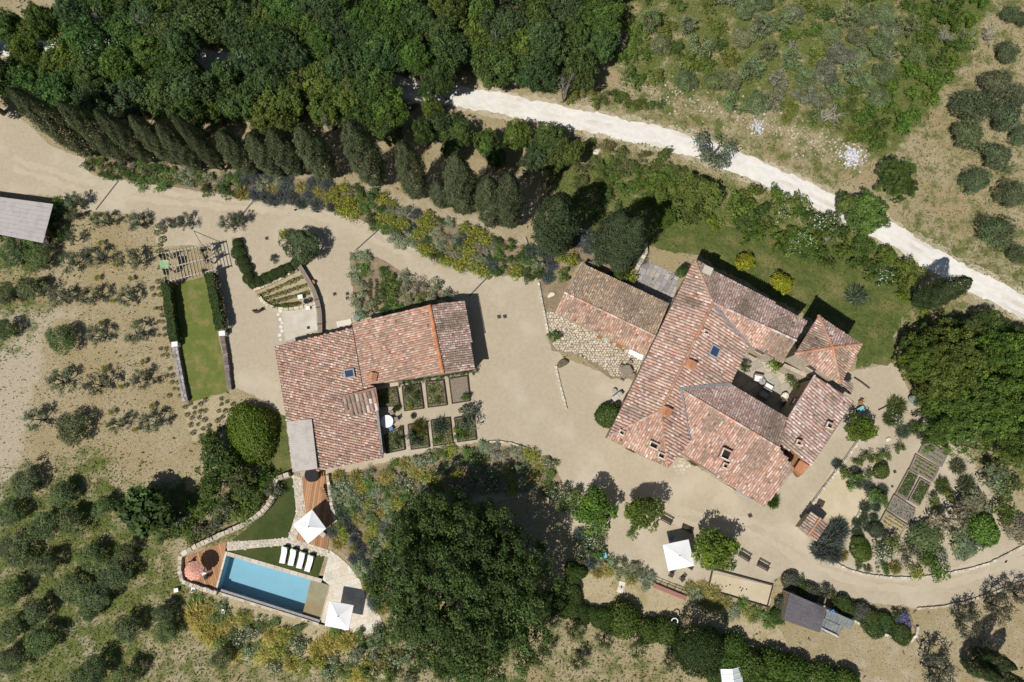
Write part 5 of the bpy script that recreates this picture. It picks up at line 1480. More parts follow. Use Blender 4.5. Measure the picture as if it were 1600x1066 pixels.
# kitchen garden right of the farmhouse
for kind, px, py, d, col, name, ph in [
    ('spiky', 1402, 636, 34, (.10, .135, .045), 'garden_shrub', "feathery green shrub in the kitchen garden"), ('spiky', 1393, 655, 30, (.09, .12, .04), 'garden_shrub', "feathery green shrub in the kitchen garden"),
    ('whitefl', 1400, 655, 28, (.12, .13, .06), 'flowering_bush', "white-flowering bush in the kitchen garden"), ('spiky', 1412, 675, 26, (.11, .14, .085), 'garden_shrub', "grey-green shrub in the kitchen garden"),
    ('loose', 1405, 700, 20, (.10, .13, .04), 'garden_shrub', "low green shrub in the kitchen garden"), ('loose', 1382, 712, 22, (.12, .15, .035), 'garden_shrub', "low green shrub in the kitchen garden"), ('loose', 1370, 718, 16, (.13, .13, .03), 'garden_shrub', "low green shrub in the kitchen garden"), ('ball', 1378, 736, 22, (.08, .12, .025), 'garden_shrub', "round green shrub in the kitchen garden"),
    ('loose', 1355, 715, 22, (.10, .14, .03), 'garden_shrub', "low green shrub in the kitchen garden"), ('loose', 1340, 722, 18, (.10, .14, .03), 'garden_shrub', "low green shrub in the kitchen garden"),
    ('spiky', 1430, 668, 26, (.10, .125, .05), 'garden_shrub', "feathery green shrub in the kitchen garden"), ('loose', 1458, 682, 34, (.09, .13, .035), 'garden_shrub', "low green shrub in the kitchen garden"), ('loose', 1480, 690, 30, (.16, .16, .09), 'grey_shrub', "pale grey shrub in the kitchen garden"),
    ('twiggy', 1510, 690, 34, (1, 1, 1), 'bare_bush', "bare twiggy bush in the kitchen garden"), ('spiky', 1498, 730, 30, (.14, .15, .09), 'grey_shrub', "pale grey shrub in the kitchen garden"), ('spiky', 1512, 758, 34, (.10, .125, .06), 'garden_shrub', "feathery green shrub in the kitchen garden"),
    ('spiky', 1474, 763, 26, (.09, .115, .05), 'garden_shrub', "feathery green shrub in the kitchen garden"), ('loose', 1482, 778, 22, (.14, .16, .03), 'garden_shrub', "low green shrub in the kitchen garden"), ('loose', 1460, 787, 26, (.17, .2, .06), 'garden_shrub', "low green shrub in the kitchen garden"), ('loose', 1472, 755, 20, (.1, .14, .03), 'garden_shrub', "low green shrub in the kitchen garden"),
    ('loose', 1483, 808, 60, (.2, .2, .13), 'grey_shrub', "pale grey shrub in the kitchen garden"), ('small', 1446, 838, 60, (.10, .13, .05), 'garden_tree', "feathery small tree in the kitchen garden"), ('small', 1510, 850, 56, (.17, .18, .11), 'olive_shrub', "grey olive-like shrub in the kitchen garden"), ('ball', 1537, 828, 42, (.10, .155, .022), 'garden_shrub', "round green shrub in the kitchen garden"),
    ('small', 1590, 825, 50, (.17, .18, .11), 'olive_shrub', "grey olive-like shrub in the kitchen garden"), ('loose', 1567, 800, 40, (.09, .135, .03), 'garden_shrub', "low green shrub in the kitchen garden"), ('small', 1520, 790, 50, (.17, .18, .11), 'olive_shrub', "grey olive-like shrub in the kitchen garden"),
    ('whitefl', 1380, 860, 40, (.10, .13, .05), 'flowering_bush', "white-flowering bush in the kitchen garden"), ('loose', 1390, 845, 34, (.11, .14, .04), 'garden_shrub', "low green shrub in the kitchen garden"), ('loose', 1418, 868, 36, (.14, .14, .09), 'grey_shrub', "pale grey shrub in the kitchen garden"), ('whitefl', 1468, 868, 26, (.12, .14, .08), 'flowering_bush', "white-flowering bush in the kitchen garden"), ('loose', 1440, 872, 30, (.10, .14, .03), 'garden_shrub', "low green shrub in the kitchen garden"),
    ('loose', 1462, 886, 40, (.09, .145, .025), 'garden_shrub', "low green shrub in the kitchen garden"), ('yellowfl', 1432, 896, 24, (.16, .2, .04), 'flowering_bush', "yellow-flowering bush in the kitchen garden"), ('ball', 1347, 862, 26, (.08, .13, .02), 'garden_shrub', "round green shrub in the kitchen garden"), ('ball', 1342, 846, 18, (.08, .12, .025), 'garden_shrub', "round green shrub in the kitchen garden"), ('ball', 1370, 828, 20, (.07, .09, .045), 'garden_shrub', "round green shrub in the kitchen garden"),
    ('loose', 1340, 885, 16, (.1, .12, .04), 'garden_shrub', "low green shrub in the kitchen garden"), ('loose', 1355, 890, 14, (.1, .1, .04), 'garden_shrub', "low green shrub in the kitchen garden"), ('loose', 1380, 890, 22, (.08, .13, .03), 'garden_shrub', "low green shrub in the kitchen garden"), ('golden', 1400, 888, 24, (.18, .17, .07), 'dry_grass_clump', "golden grass clump in the kitchen garden"), ('golden', 1316, 868, 22, (.2, .17, .07), 'dry_grass_clump', "golden grass clump in the kitchen garden"),
    ('loose', 1550, 740, 50, (.15, .16, .09), 'grey_shrub', "pale grey shrub in the kitchen garden"), ('loose', 1575, 760, 44, (.1, .14, .04), 'garden_shrub', "low green shrub in the kitchen garden")]:
    plant(kind, px, py, d * 1.12, tuple(x_ * 1.15 for x_ in col), name, ph, 'shrub', "plants of the kitchen garden", h=1.7 if kind == 'small' else None)
bed([(1296, 720), (1304, 716), (1350, 742), (1382, 768), (1378, 782), (1345, 762), (1300, 734)], 15, 38, mixin("in the hedge round the sandy square", ('lavender', (16, 22), (.10, .12, .085), 'lavender_bush', "blue-grey lavender in the drive border", 3), gr_), "hedge round the sandy square")
bed([(1362, 775), (1378, 778), (1362, 820), (1342, 836), (1332, 828), (1348, 800)], 15, 39, mixin("in the hedge round the sandy square", ('lavender', (16, 22), (.085, .115, .05), 'lavender_bush', "dark lavender in the drive border", 3)), "hedge round the sandy square")
for px, py, d in [(1300, 842, 58), (1285, 862, 40), (1312, 828, 40), (1304, 868, 34)]:
    plant('lavender', px, py, d, (.10, .115, .09), 'lavender_bush', "big dusky rosemary mound beside the oven hut", 'shrub', "rosemary mounds by the oven hut", h=1.4)
# hedge along the road by the shed
for px, py, d in [(1236, 907, 26), (1252, 918, 32), (1265, 927, 28), (1302, 935, 26), (1318, 945, 30), (1330, 955, 26), (1345, 956, 30), (1360, 966, 32), (1350, 975, 26), (1368, 982, 28), (1383, 970, 26), (1393, 988, 28), (1228, 948, 30), (1216, 962, 24), (1288, 922, 24), (1398, 960, 20)]:
    plant(PR.choice(['ball', 'loose']), px, py, d * .98, PR.choice([(.06, .095, .022), (.07, .11, .025), (.1, .12, .075)]), 'hedge_shrub', "dark shrub in the hedge between shed and drive", 'shrub', "hedge between shed and drive", h=1.1)
plant('violetfl', 1412, 968, 34, (.12, .14, .1), 'flowering_bush', "violet-flowering bush at the hedge's right end", 'shrub', "hedge between shed and drive", h=1.0)
plant('ball', 1408, 990, 32, (.065, .1, .022), 'hedge_shrub', "round dark green shrub just below the violet bush", 'shrub', "hedge between shed and drive", h=1.3)
bed([(900, 872), (925, 870), (975, 880), (1018, 900), (1012, 914), (960, 900), (905, 890)], 15, 40, mixin("in the terrace border left of the railing", gy, go, go, ('loose', (18, 26), (.12, .12, .07), 'garden_shrub', "brownish shrub in the drive border", 2)), "terrace border left of the railing", hh=.62)
bed([(1076, 915), (1095, 918), (1150, 940), (1215, 962), (1215, 978), (1160, 965), (1085, 938)], 15, 41, mixin("in the terrace border right of the railing", gy, go, go, go, gr_), "terrace border right of the railing", hh=.62)
bed([(905, 835), (935, 825), (940, 855), (925, 880), (905, 875)], 17, 42, mixin("beside the small turquoise table", bl, wf, gr_), "plants beside the small turquoise table")
bed([(850, 768), (880, 760), (905, 775), (905, 810), (880, 800)], 18, 48, mixin("left of the mulberry pair", ye, wf, gr_), "plants left of the mulberry pair")
bed([(893, 885), (908, 890), (900, 940), (886, 935)], 13, 43, mixin("in the hedge below the small table", ('ball', (16, 22), (.055, .09, .02), 'hedge_shrub', "dark green hedge plant in the drive border", 1)), "hedges of the bottom field")
bed([(860, 935), (880, 932), (900, 945), (945, 960), (950, 975), (900, 962), (862, 950)], 13, 44, mixin("in the lower hedge beside the clipped domes", ('ball', (18, 24), (.055, .09, .02), 'hedge_shrub', "dark green hedge plant in the drive border", 1)), "hedges of the bottom field")
bed([(1060, 1005), (1085, 1008), (1130, 1050), (1120, 1060), (1060, 1020)], 16, 45, mixin("in the shaded hedge above the white greenhouse", ('ball', (20, 26), (.05, .085, .02), 'hedge_shrub', "dark green hedge plant in the drive border", 1)), "hedges of the bottom field")
for px, py, d in [(865, 968, 34), (900, 985, 36), (945, 998, 34), (995, 1012, 34), (1045, 1030, 32), (850, 1025, 40), (905, 1035, 34)]:
    plant('olive', px, py, d, (.10, .125, .05), 'fruit_tree', "small sparse fruit tree in the bottom field", 'tree', "young fruit trees of the bottom field", h=2.4)
bed([(92, 310), (108, 322), (100, 370), (88, 385), (78, 375)], 18, 46, mixin("beside the reed-roofed shelter", gr_, dk), "plants beside the reed-roofed shelter")
bed([(0, 362), (60, 378), (58, 386), (0, 376)], 16, 49, mixin("below the reed-roofed shelter", gr_), "plants beside the reed-roofed shelter")
for px, py in scatter([(243, 350), (252, 352), (262, 440), (252, 440)], 10, 50):
    plant('tuft', px, py, PR.uniform(7, 11), (.1, .13, .035), 'small_plant', "small green vine left of the pergola", 'plant', "vines left of the pergola")
for row in range(3):
    for k_ in range(18):
        if PR.random() < .35: continue
        plant('tuft', 236 + row * 9 + k_ * 1.6 + PR.uniform(-1.5, 1.5), 440 + k_ * 10.5, PR.uniform(5, 8), (.13, .12, .04), 'small_plant', "small dry plant in the rows left of the lawn strip", 'plant', "planted rows left of the lawn strip", var=.25)

# clipped hedges of the lawn strip
def hedge(a, b, w, h, col, label):
    rng = np.random.default_rng(int(a[0]))
    A, B = P(*a, h * .6), P(*b, h * .6); A.z = B.z = 0
    L = (B - A).length; u = (B - A) / L; v = Vector((-u.y, u.x, 0))
    n = int(L * 1100); s = rng.uniform(0, L, n); f = rng.integers(0, 4, n)
    t = np.where(f < 2, rng.uniform(-.5, .5, n), np.where(f == 2, -.5, .5)) * w * (1 + .1 * np.sin(s * 2.2) + .06 * np.sin(s * 7))
    z = np.where(f < 2, h * (1 + .05 * np.sin(s * 3)), rng.uniform(0.05, 1, n) * h) + rng.normal(size=n) * .05
    p = np.outer(s, np.array(u)) + np.outer(t, np.array(v)); p[:, 2] = z
    nr = np.where((f < 2)[:, None], [0, 0, 1.0], np.outer(np.where(f == 2, -1, 1), np.array(v))) + rng.normal(size=(n, 3)) * .5
    q = np.clip(1 + rng.normal(size=n) * .22, .4, 1.7)
    ls = .17 * rng.uniform(.6, 1.3, n)
    me = leaf_mesh('clipped_hedge', p, nr, np.stack([ls, ls * .7], 1), np.stack([q, q, q, np.zeros(n)], 1), 3)
    o = bpy.data.objects.new('clipped_hedge', me); COL.objects.link(o); o.location = A; o.color = (*col, 1)
    tag(o, label, 'hedge', "clipped hedges flanking the lawn strip")
hedge((261, 442), (274, 534), 1.0, 1.5, (.065, .10, .028), "clipped hedge along the left side of the lawn strip")
hedge((329, 428), (347, 516), 1.0, 1.9, (.06, .095, .025), "clipped hedge along the right side of the lawn strip")
# grasses nobody could count
def tufts(name, n, seed, chan, cols, hgt, test):
    rng = np.random.default_rng(seed)
    x = rng.uniform(-76, 76, n * 6); y = rng.uniform(-32, 74, n * 6)
    px, py = proj(x, y)
    mk = mask_at(x, y)
    ok = (px > -20) & (px < 1620) & (py > -20) & (py < 1090)
    ok &= test(px, py, mk, rng)
    for pl_ in (LAWNSTRIP, POOLLAWN, [(357, 861), (450, 848), (508, 866), (497, 905)], DRIVE, [proj(a, b) for a, b in rpoly][::6], TRAV, DECK1, DECK2, [(345, 858), (520, 905), (505, 980), (335, 925)], PATH1):
        ok &= ~in_poly(px, py, pl_)
    ix = np.nonzero(ok)[0][:n]
    m = len(ix)
    h = hgt * rng.uniform(.5, 1.4, m)
    c = np.stack([x[ix], y[ix], h * .32], 1)
    t = rng.normal(size=(m, 3)); t[:, 2] = np.abs(t[:, 2]) * .5 + .3
    col = np.array(cols)[rng.integers(0, len(cols), m)] * rng.uniform(.7, 1.25, (m, 1))
    col = np.concatenate([col, np.ones((m, 1))], 1)
    nr = rdirs(rng, m); nr[:, 2] = np.abs(nr[:, 2]) + .4
    me = leaf_mesh(name, c, nr, np.stack([h * 1.3, h * .42], 1), col, seed, up=t)
    o = bpy.data.objects.new(name, me); COL.objects.link(o); tag(o, kind='stuff')
tufts('dry_grass', 55000, 1, 0, [(.42, .35, .215), (.46, .39, .24), (.38, .31, .19), (.34, .28, .16), (.42, .335, .17)], .14, lambda px, py, mk, r: (mk[:, 0] < .45) & (mk[:, 1] < .55))
tufts('green_grass', 75000, 2, 0, [(.12, .16, .035), (.15, .17, .05), (.09, .125, .03), (.19, .19, .07)], .22, lambda px, py, mk, r: (mk[:, 0] + r.normal(size=len(px)) * .15 > .38))
tufts('field_weeds', 3500, 3, 0, [(.12, .14, .045), (.1, .115, .04), (.16, .16, .06), (.15, .12, .07)], .36, lambda px, py, mk, r: (mk[:, 0] < .5) & (mk[:, 1] < .4) & (np.sin(px * .071 + 1.3 * np.sin(py * .05)) + np.sin(py * .083 + px * .021) + r.normal(size=len(px)) * .5 > .7))
# ------------------------------------------------------------------ the pool
pool = thing('swimming_pool', (cxp, cyp, 0), "long rectangular blue swimming pool with a beige shallow shelf at its right end", "swimming pool")
SHELF = [P(484.5, 906), P(514, 914.5), P(500, 969), P(471.5, 959)]
DEPTH = -1.5
mb = MB(); q = POOLW; n_ = len(q)
mb.add([(x, y, DEPTH) for x, y in q] + [(x, y, -.06) for x, y in q], [tuple(range(n_))] + [((i + 1) % n_, i, n_ + i, n_ + (i + 1) % n_) for i in range(n_)])
mb.build('basin', M['pool_paint'], pool)
mb = MB(); mb.prism([(p.x, p.y) for p in SHELF], DEPTH + .02, -.42); mb.build('shallow_shelf', M['pool_shelf'], pool)
mb = MB(); mb.add([(x, y, -.2) for x, y in grow(POOLW, -.004)], [tuple(range(n_))])
tag(mb.build('pool_water', M['water']), kind='structure')
r_ = random.Random(3)
pp = [P(*a) for a in POOL]
def rimstones(a, b, w, name='coping_stone', z=(-.12, .07), ln=.95, off=0.0, cols=((.56, .49, .4), (.5, .43, .34), (.52, .46, .37))):
    d = (b - a); L = d.length; u = d / L; v = Vector((-u.y, u.x, 0)); k_ = max(1, int(L / ln))
    for i in range(k_):
        s0, s1 = L * i / k_ + .015, L * (i + 1) / k_ - .015
        g = MB(); g.prism([(a + u * s0 + v * off)[:2], (a + u * s1 + v * off)[:2], (a + u * s1 + v * (off + w))[:2], (a + u * s0 + v * (off + w))[:2]], z[0], z[1] + r_.uniform(-.01, .01), tint(r_.choice(cols), .12, r_))
        g.build(name, M['pieces'], pool)
rimstones(pp[0], P(502, 911), .46)                                   # upper rim
rimstones(pp[3] + (pp[3] - pp[0]).normalized() * .1, pp[0] - (pp[3] - pp[0]).normalized() * .45, .5)     # left rim
rimstones(pp[2], pp[1], -.28, z=(-.5, .03), cols=((.46, .36, .25), (.5, .41, .3)))   # right rim
mb = MB()
u = (pp[2] - pp[3]).normalized(); v = Vector((u.y, -u.x, 0))
mb.prism([(pp[3])[:2], pp[2][:2], (pp[2] + v * .35)[:2], (pp[3] + v * .35)[:2]], -2, -.12); mb.build('overflow_lip', M['lead'], pool)
rimstones(pp[2], pp[3], .3, off=.36, z=(-2, .02), ln=.7)
# ---- stone walls
def stone_wall(name, px, w, h, label, cat='stone wall', cols=((.46, .4, .31), (.4, .345, .265), (.52, .46, .37)), seed=1, st=.42):
    pts = PL(px); c = pts[len(pts) // 2]
    t = thing(name, (c.x, c.y, 0), label, cat)
    r = random.Random(seed); core = MB(); stn = MB()
    for a, b in zip(pts[:-1], pts[1:]):
        core.bar(a + Vector((0, 0, h * .45)), b + Vector((0, 0, h * .45)), w * .86, h * .9)
        d = b - a; L = d.length; ang = math.atan2(d.y, d.x); k_ = max(1, int(L / st)); m_ = max(1, int(w / st + .4))
        vv = Vector((-d.y, d.x, 0)) / L
        for i in range(k_):
            for j in range(m_):
                p = a + d * ((i + .5) / k_) + vv * (w * ((j + .5) / m_ - .5))
                stn.box((p.x + r.uniform(-.03, .03), p.y + r.uniform(-.03, .03), h * .93 + r.uniform(-.03, .03)), (L / k_ * r.uniform(.8, .96), w / m_ * r.uniform(.8, .96), .2), ang + r.uniform(-.15, .15), tint(r.choice(cols), .2, r))
                if h > .35:
                    for s_ in (-1, 1):
                        qv = a + d * ((i + .5) / k_) + vv * (w * .45 * s_)
                        stn.box((qv.x, qv.y, h * r.uniform(.3, .6)), (L / k_ * .9, .12, h * .35), ang, tint(r.choice(cols), .2, r))
    core.build('wall_core', M['plaster'], t)
    tag(stn.build('stones', M['pieces'], t), kind='stuff')
    return t
stone_wall('stone_wall', smooth_px([(288, 866), (312, 852), (350, 834), (385, 818), (412, 800), (428, 780), (432, 760), (436, 748), (455, 741)], False, 2), .55, .95, "curved rubble retaining wall between the bank and the pool lawn", seed=2)
stone_wall('stone_wall', [(341, 926), (315, 918), (288, 908), (283, 890), (285, 868)], .5, .5, "low pale stone wall wrapping the left pool deck", seed=3)
stone_wall('stone_wall', smooth_px([(513, 742), (516, 765), (519, 784), (524, 806), (527, 815)], False, 2), .4, .5, "short rough stone wall along the right edge of the lower deck", seed=4)
stone_wall('stone_wall', [(868, 572), (874, 598), (879, 618), (885, 640)], .3, .14, "thin line of pale edging stones crossing the gravel court", seed=5, cols=((.52, .46, .37), (.56, .5, .4)))
stone_wall('stone_wall', [(841, 442), (846, 470), (852, 500), (857, 528)], .3, .2, "low stone kerb at the cobbled patio's left edge", seed=6, cols=((.5, .44, .35), (.55, .49, .4)))
stone_wall('stone_wall', [(1345, 682), (1320, 718), (1290, 757), (1261, 797)], .3, .45, "long straight stone edging between the east path and the sandy square", seed=7, cols=((.52, .46, .37), (.5, .45, .37)))
stone_wall('stone_wall', [(1303, 735), (1345, 757), (1358, 768)], .3, .2, "pale stone edging along the sandy square's upper side", seed=8, cols=((.52, .46, .37), (.55, .5, .42)))
stone_wall('stone_wall', [(1357, 772), (1345, 795), (1330, 824)], .3, .2, "pale stone edging along the sandy square's right side", seed=9, cols=((.52, .46, .37), (.55, .5, .42)))
stone_wall('stone_wall', smooth_px([(1300, 878), (1330, 892), (1365, 900), (1410, 903), (1455, 900), (1500, 892), (1545, 880), (1600, 852)], False, 2), .28, .16, "row of pale stones edging the kitchen garden along the drive", seed=10, cols=((.52, .46, .37), (.5, .45, .37)))
stone_wall('stone_wall', [(1234, 925), (1262, 937), (1292, 950), (1330, 968), (1350, 978), (1392, 995), (1420, 1002), (1430, 992), (1432, 978)], .3, .3, "pale stone edging round the hedge above the purple shed", seed=11, cols=((.54, .49, .41), (.56, .5, .42)))
stone_wall('stone_wall', smooth_px([(405, 462), (412, 472), (428, 481), (452, 484), (476, 480), (494, 474)], False, 3), .42, .25, "curved low stone kerb under the curved planting bed", seed=12, cols=((.56, .5, .37), (.5, .44, .32)))
stone_wall('stone_wall', [(398, 454), (420, 446), (445, 433), (466, 422)], .4, .3, "straight low stone kerb along the curved bed's upper edge", seed=13, cols=((.5, .44, .33), (.44, .38, .28)))
stone_wall('stone_wall', [(890, 358), (905, 361), (920, 366)], .5, .6, "short white stone wall stub above the west wing's bed", seed=14, cols=((.6, .55, .47), (.55, .5, .42)))
stone_wall('stone_wall', [(1006, 384), (1008, 395), (1002, 408), (992, 425), (986, 437)], .5, .9, "rough stone wall at the paved terrace's left edge", seed=15)
stone_wall('stone_wall', [(275, 535), (281, 565), (287, 600), (293, 628)], .72, .6, "grey stone bench-height wall along the strip's lower left side", seed=16, cols=((.3, .27, .25), (.36, .33, .3), (.24, .22, .2)))
stone_wall('stone_wall', [(349, 520), (355, 555), (361, 610)], .62, .6, "dark stone wall along the strip's lower right side", seed=17, cols=((.17, .13, .12), (.2, .16, .145)))
stone_wall('stone_wall', [(820, 372), (826, 392), (829, 405)], .3, .25, "short pale stone step at the right end of the cypress bank", seed=18)
stone_wall('stone_wall', [(748, 693), (775, 690), (800, 693), (830, 704)], .25, .15, "pale stone line along the upper rim of the flowering bank", seed=19)
stone_wall('stone_wall', [(1432, 951), (1470, 948), (1505, 941), (1540, 930), (1600, 908)], .25, .12, "scattered pale kerb stones along the outer rim of the drive's bend", seed=20)
for a, ph in (((273, 538), "white square post heading the strip's left wall"), ((347, 521), "white square post heading the strip's right wall")):
    p = P(*a, 1.0); mb = MB(); mb.box((p.x, p.y, .5), (.62, .5, 1.0), .1); mb.box((p.x, p.y, 1.03), (.74, .62, .08), .1)
    tag(mb.build('gate_post', M['white']), ph, 'post')
# rubble by the road
r_ = random.Random(9); mb = MB()
for i in range(620):
    t = r_.random(); bx, by = 1015 + 320 * t + r_.gauss(0, 14), 140 + 100 * t + r_.gauss(0, 13)
    if r_.random() < .35: bx, by = r_.gauss(1332, 9), r_.gauss(245, 8)
    elif r_.random() < .1: bx, by = r_.gauss(1184, 5), r_.gauss(200, 5)
    p = P(bx, by); s_ = r_.uniform(.08, .24)
    mb.box((p.x, p.y, s_ * .3), (s_, s_ * r_.uniform(.6, 1), s_ * .8), r_.random() * 3, tint((.44, .4, .33) if abs(bx - 1332) > 22 and abs(bx - 1184) > 12 else (.56, .56, .6), .25, r_))
tag(mb.build('rubble_stones', M['pieces']), kind='stuff')

# ------------------------------------------------------------------ parasols, loungers, furniture
def square_parasol(corners, ze, label, sag=.04):
    c4 = [P(*q, ze) for q in corners]; c = sum(c4, Vector()) / 4
    t = thing('square_parasol', (c.x, c.y, 0), label, 'parasol', "white square parasols")
    apex = Vector((c.x, c.y, ze + .62))
    mb = MB()
    N = 5
    for k_ in range(4):
        a, b = c4[k_], c4[(k_ + 1) % 4]
        g = []
        for i in range(N + 1):
            for j in range(N + 1):
                s_ = i / N; w_ = j / N
                p = apex.lerp(a.lerp(b, w_), s_); p.z -= sag * 4 * s_ * (1 - s_) * (.6 + 1.6 * w_ * (1 - w_))
                g.append(p)
        mb.add(g, [(i * (N + 1) + j, (i + 1) * (N + 1) + j, (i + 1) * (N + 1) + j + 1, i * (N + 1) + j + 1) for i in range(N) for j in range(N)])
        va = [a, b, b - Vector((0, 0, .14)), a - Vector((0, 0, .14))]; mb.add(va, [(0, 3, 2, 1)])
    mb.build('canopy', M['canvas'], t)
    mb = MB(); mb.cyl(c, .035, 0, ze + .6, 8); mb.build('pole', M['timber'], t)
    mb = MB(); mb.cyl((c.x, c.y), .07, ze + .6, ze + .74, 8, .03); mb.build('finial', M['black'], t)
    mb = MB(); mb.cyl(c, .38, .0, .09, 14); mb.build('base', M['grey_metal'], t)
    for k_ in range(8):
        e = c4[k_ // 2] if k_ % 2 == 0 else c4[k_ // 2].lerp(c4[(k_ // 2 + 1) % 4], .5)
        mb = MB(); mb.bar(apex - Vector((0, 0, .1)), e.lerp(apex, .03) - Vector((0, 0, .1)), .03, .03); mb.build('rib', M['timber'], t)
    return t
square_parasol([(487.6, 796), (509.5, 826), (481, 850), (458, 820)], 2.5, "white square parasol standing on the wooden deck above the loungers")
square_parasol([(515, 939), (552.5, 946), (545, 985), (507.7, 978)], 2.5, "white square parasol on the pale terrace at the pool's right end")
square_parasol([(1035.6, 851.4), (1076, 843), (1085, 884), (1044.5, 892.4)], 2.6, "white square parasol on gravel beside the right-hand mulberry")
# coral round parasol with scallops
p = P(303, 892, 2.2)
t = thing('round_parasol', (p.x, p.y, 0), "coral scalloped round parasol on the left wooden deck", 'parasol')
N = 32; R = 1.08; mb = MB()
for k_ in range(5):
    r0, r1 = R * k_ / 5, R * (k_ + 1) / 5; z0, z1 = 2.72 - .5 * (k_ / 5) ** 1.3, 2.72 - .5 * ((k_ + 1) / 5) ** 1.3
    for i in range(N):
        a0, a1 = 2 * math.pi * i / N, 2 * math.pi * (i + 1) / N
        s0, s1 = (1.05, .98) if i % 2 else (.98, 1.05)
        q0, q1 = (s1, s0) if k_ < 4 else (s0, s1)
        rr0 = (r0 * s0 if k_ else .001, r0 * s1 if k_ else .001)
        vs = [(p.x + rr0[0] * math.cos(a0), p.y + rr0[0] * math.sin(a0), z0), (p.x + rr0[1] * math.cos(a1), p.y + rr0[1] * math.sin(a1), z0), (p.x + r1 * s1 * math.cos(a1), p.y + r1 * s1 * math.sin(a1), z1), (p.x + r1 * s0 * math.cos(a0), p.y + r1 * s0 * math.sin(a0), z1)]
        mb.add(vs, [(0, 3, 2, 1)], [(.55, .22, .16), (.6, .36, .28)][(i // 2 + k_) % 2])
mb.build('canopy', M['pieces'], t)
mb = MB(); mb.cyl((p.x, p.y), .03, 0, 2.75, 8); mb.build('pole', M['white'], t)
mb = MB(); mb.cyl((p.x, p.y), .09, 2.7, 2.8, 8, .03); mb.build('finial', M['coral'], t)
mb = MB(); mb.cyl((p.x, p.y), .3, .09, .16, 12); mb.build('base', M['grey_metal'], t)

def lounger(label, a):
    t = thing('sun_lounger', (0, 0, 0), label, 'sun lounger', "white sun loungers on the pool lawn")
    f = MB()
    for x in (-.33, .33): f.box((x, 0, .26), (.06, 1.95, .07))
    for y in (-.94, .94): f.box((0, y, .26), (.6, .06, .065))
    f.build('frame', M['white'], t)
    for x in (-.33, .33):
        for y in (-.8, .8):
            l = MB(); l.box((x, y, .11), (.055, .055, .22)); l.build('leg', M['white'], t)
    c = MB(); c.box((0, -.32, .345), (.66, 1.28, .1)); c.build('mattress', M['canvas'], t)
    b = MB(); b.add([(-.33, .33, .30), (.33, .33, .30), (.33, .96, .62), (-.33, .96, .62), (-.33, .31, .40), (.33, .31, .40), (.33, .92, .72), (-.33, .92, .72)], [(3, 2, 1, 0), (4, 5, 6, 7), (0, 1, 5, 4), (1, 2, 6, 5), (2, 3, 7, 6), (3, 0, 4, 7)]); b.build('backrest', M['canvas'], t)
    pw_ = MB(); pw_.box((0, .86, .74), (.5, .2, .09)); pw_.build('pillow', M['white'], t)
    return t
l0 = lounger("", 0)
ang = math.radians(-9)
for i, (px, py) in enumerate([(443, 867.5), (456.5, 871), (470, 875.5), (483, 880.5)]):
    o = l0 if i == 0 else copy_tree(l0)
    p = P(px, py, .4); o.location = (p.x, p.y, .016); o.rotation_euler = (0, 0, ang - .03 * i)
    o["label"] = ["leftmost of the four white sun loungers by the pool", "second white sun lounger from the left by the pool", "third white sun lounger from the left by the pool", "rightmost of the four white sun loungers by the pool"][i]

def chair_mesh(t, mat, back=True, w=.48, seat=.45):
    s_ = MB(); s_.box((0, 0, seat), (w, w, .05)); s_.build('seat', mat, t)
    for x in (-1, 1):
        for y in (-1, 1):
            l = MB(); l.bar((x * w * .42, y * w * .42, seat - .02), (x * w * .48, y * w * .48, 0), .045, .045); l.build('leg', mat, t)
    if back:
        b = MB()
        for k_ in range(4): b.box((-w * .36 + k_ * w * .24, w * .5, seat + .24), (w * .18, .03, .44))
        b.box((0, w * .52, seat + .44), (w, .04, .08)); b.build('backrest', mat, t)
def chair(px, py, rz, mat, label, group=None, z=0):
    p = P(px, py, .4); t = thing('chair', (p.x, p.y, z), label, 'chair', group, local=True)
    chair_mesh(t, mat); t.rotation_euler = (0, 0, rz); return t
def table(px, py, w, l, rz, mat, label, h=.74, z=0, cat='table', slats=0):
    p = P(px, py, h); t = thing('table', (p.x, p.y, z), label, cat, local=True)
    if slats:
        for i in range(slats):
            tb = MB(); x = -w / 2 + w * (i + .5) / slats; ll = l * (1 - .35 * max(0, abs(x) / (w / 2) - .45) / .55)
            tb.box((x, 0, h), (w / slats * .86, ll, .045)); tb.build('slat', mat, t)
    else:
        tb = MB(); tb.box((0, 0, h), (w, l, .045)); tb.build('tabletop', mat, t)
    for x in (-1, 1):
        for y in (-1, 1):
            lg_ = MB(); lg_.box((x * w * .38, y * l * .38, h / 2 - .02), (.06, .06, h - .04)); lg_.build('leg', mat, t)
    t.rotation_euler = (0, 0, rz); return t
def round_table(px, py, r, mat, label, h=.74, z=0):
    p = P(px, py, z + h); t = thing('round_table', (p.x, p.y, z), label, 'table', local=True)
    mb = MB(); mb.cyl((0, 0), r, h - .05, h, 24); mb.build('tabletop', mat, t)
    mb = MB(); mb.cyl((0, 0), .06, .05, h - .05, 8); mb.build('pedestal', mat, t)
    mb = MB(); mb.cyl((0, 0), .34, 0, .05, 14); mb.build('foot', mat, t); return t
round_table(604.5, 658.5, .78, M['white'], "round white table among the eight garden beds")
chair(611, 670, -2.6, M['blue'], "blue chair at the round white table")
chair(612, 645, .2, M['timber'], "grey chair above the round white table")
chair(619, 655, -1.3, M['timber'], "grey chair right of the round white table")
chair(299, 880, .4, M['dark_wood'], "dark chair above the coral parasol", z=.09)
chair(322, 902, -1.2, M['dark_wood'], "dark chair right of the coral parasol", z=.09)
table(318, 894, .6, .6, .4, M['white'], "small pale table tucked under the coral parasol", z=.09)
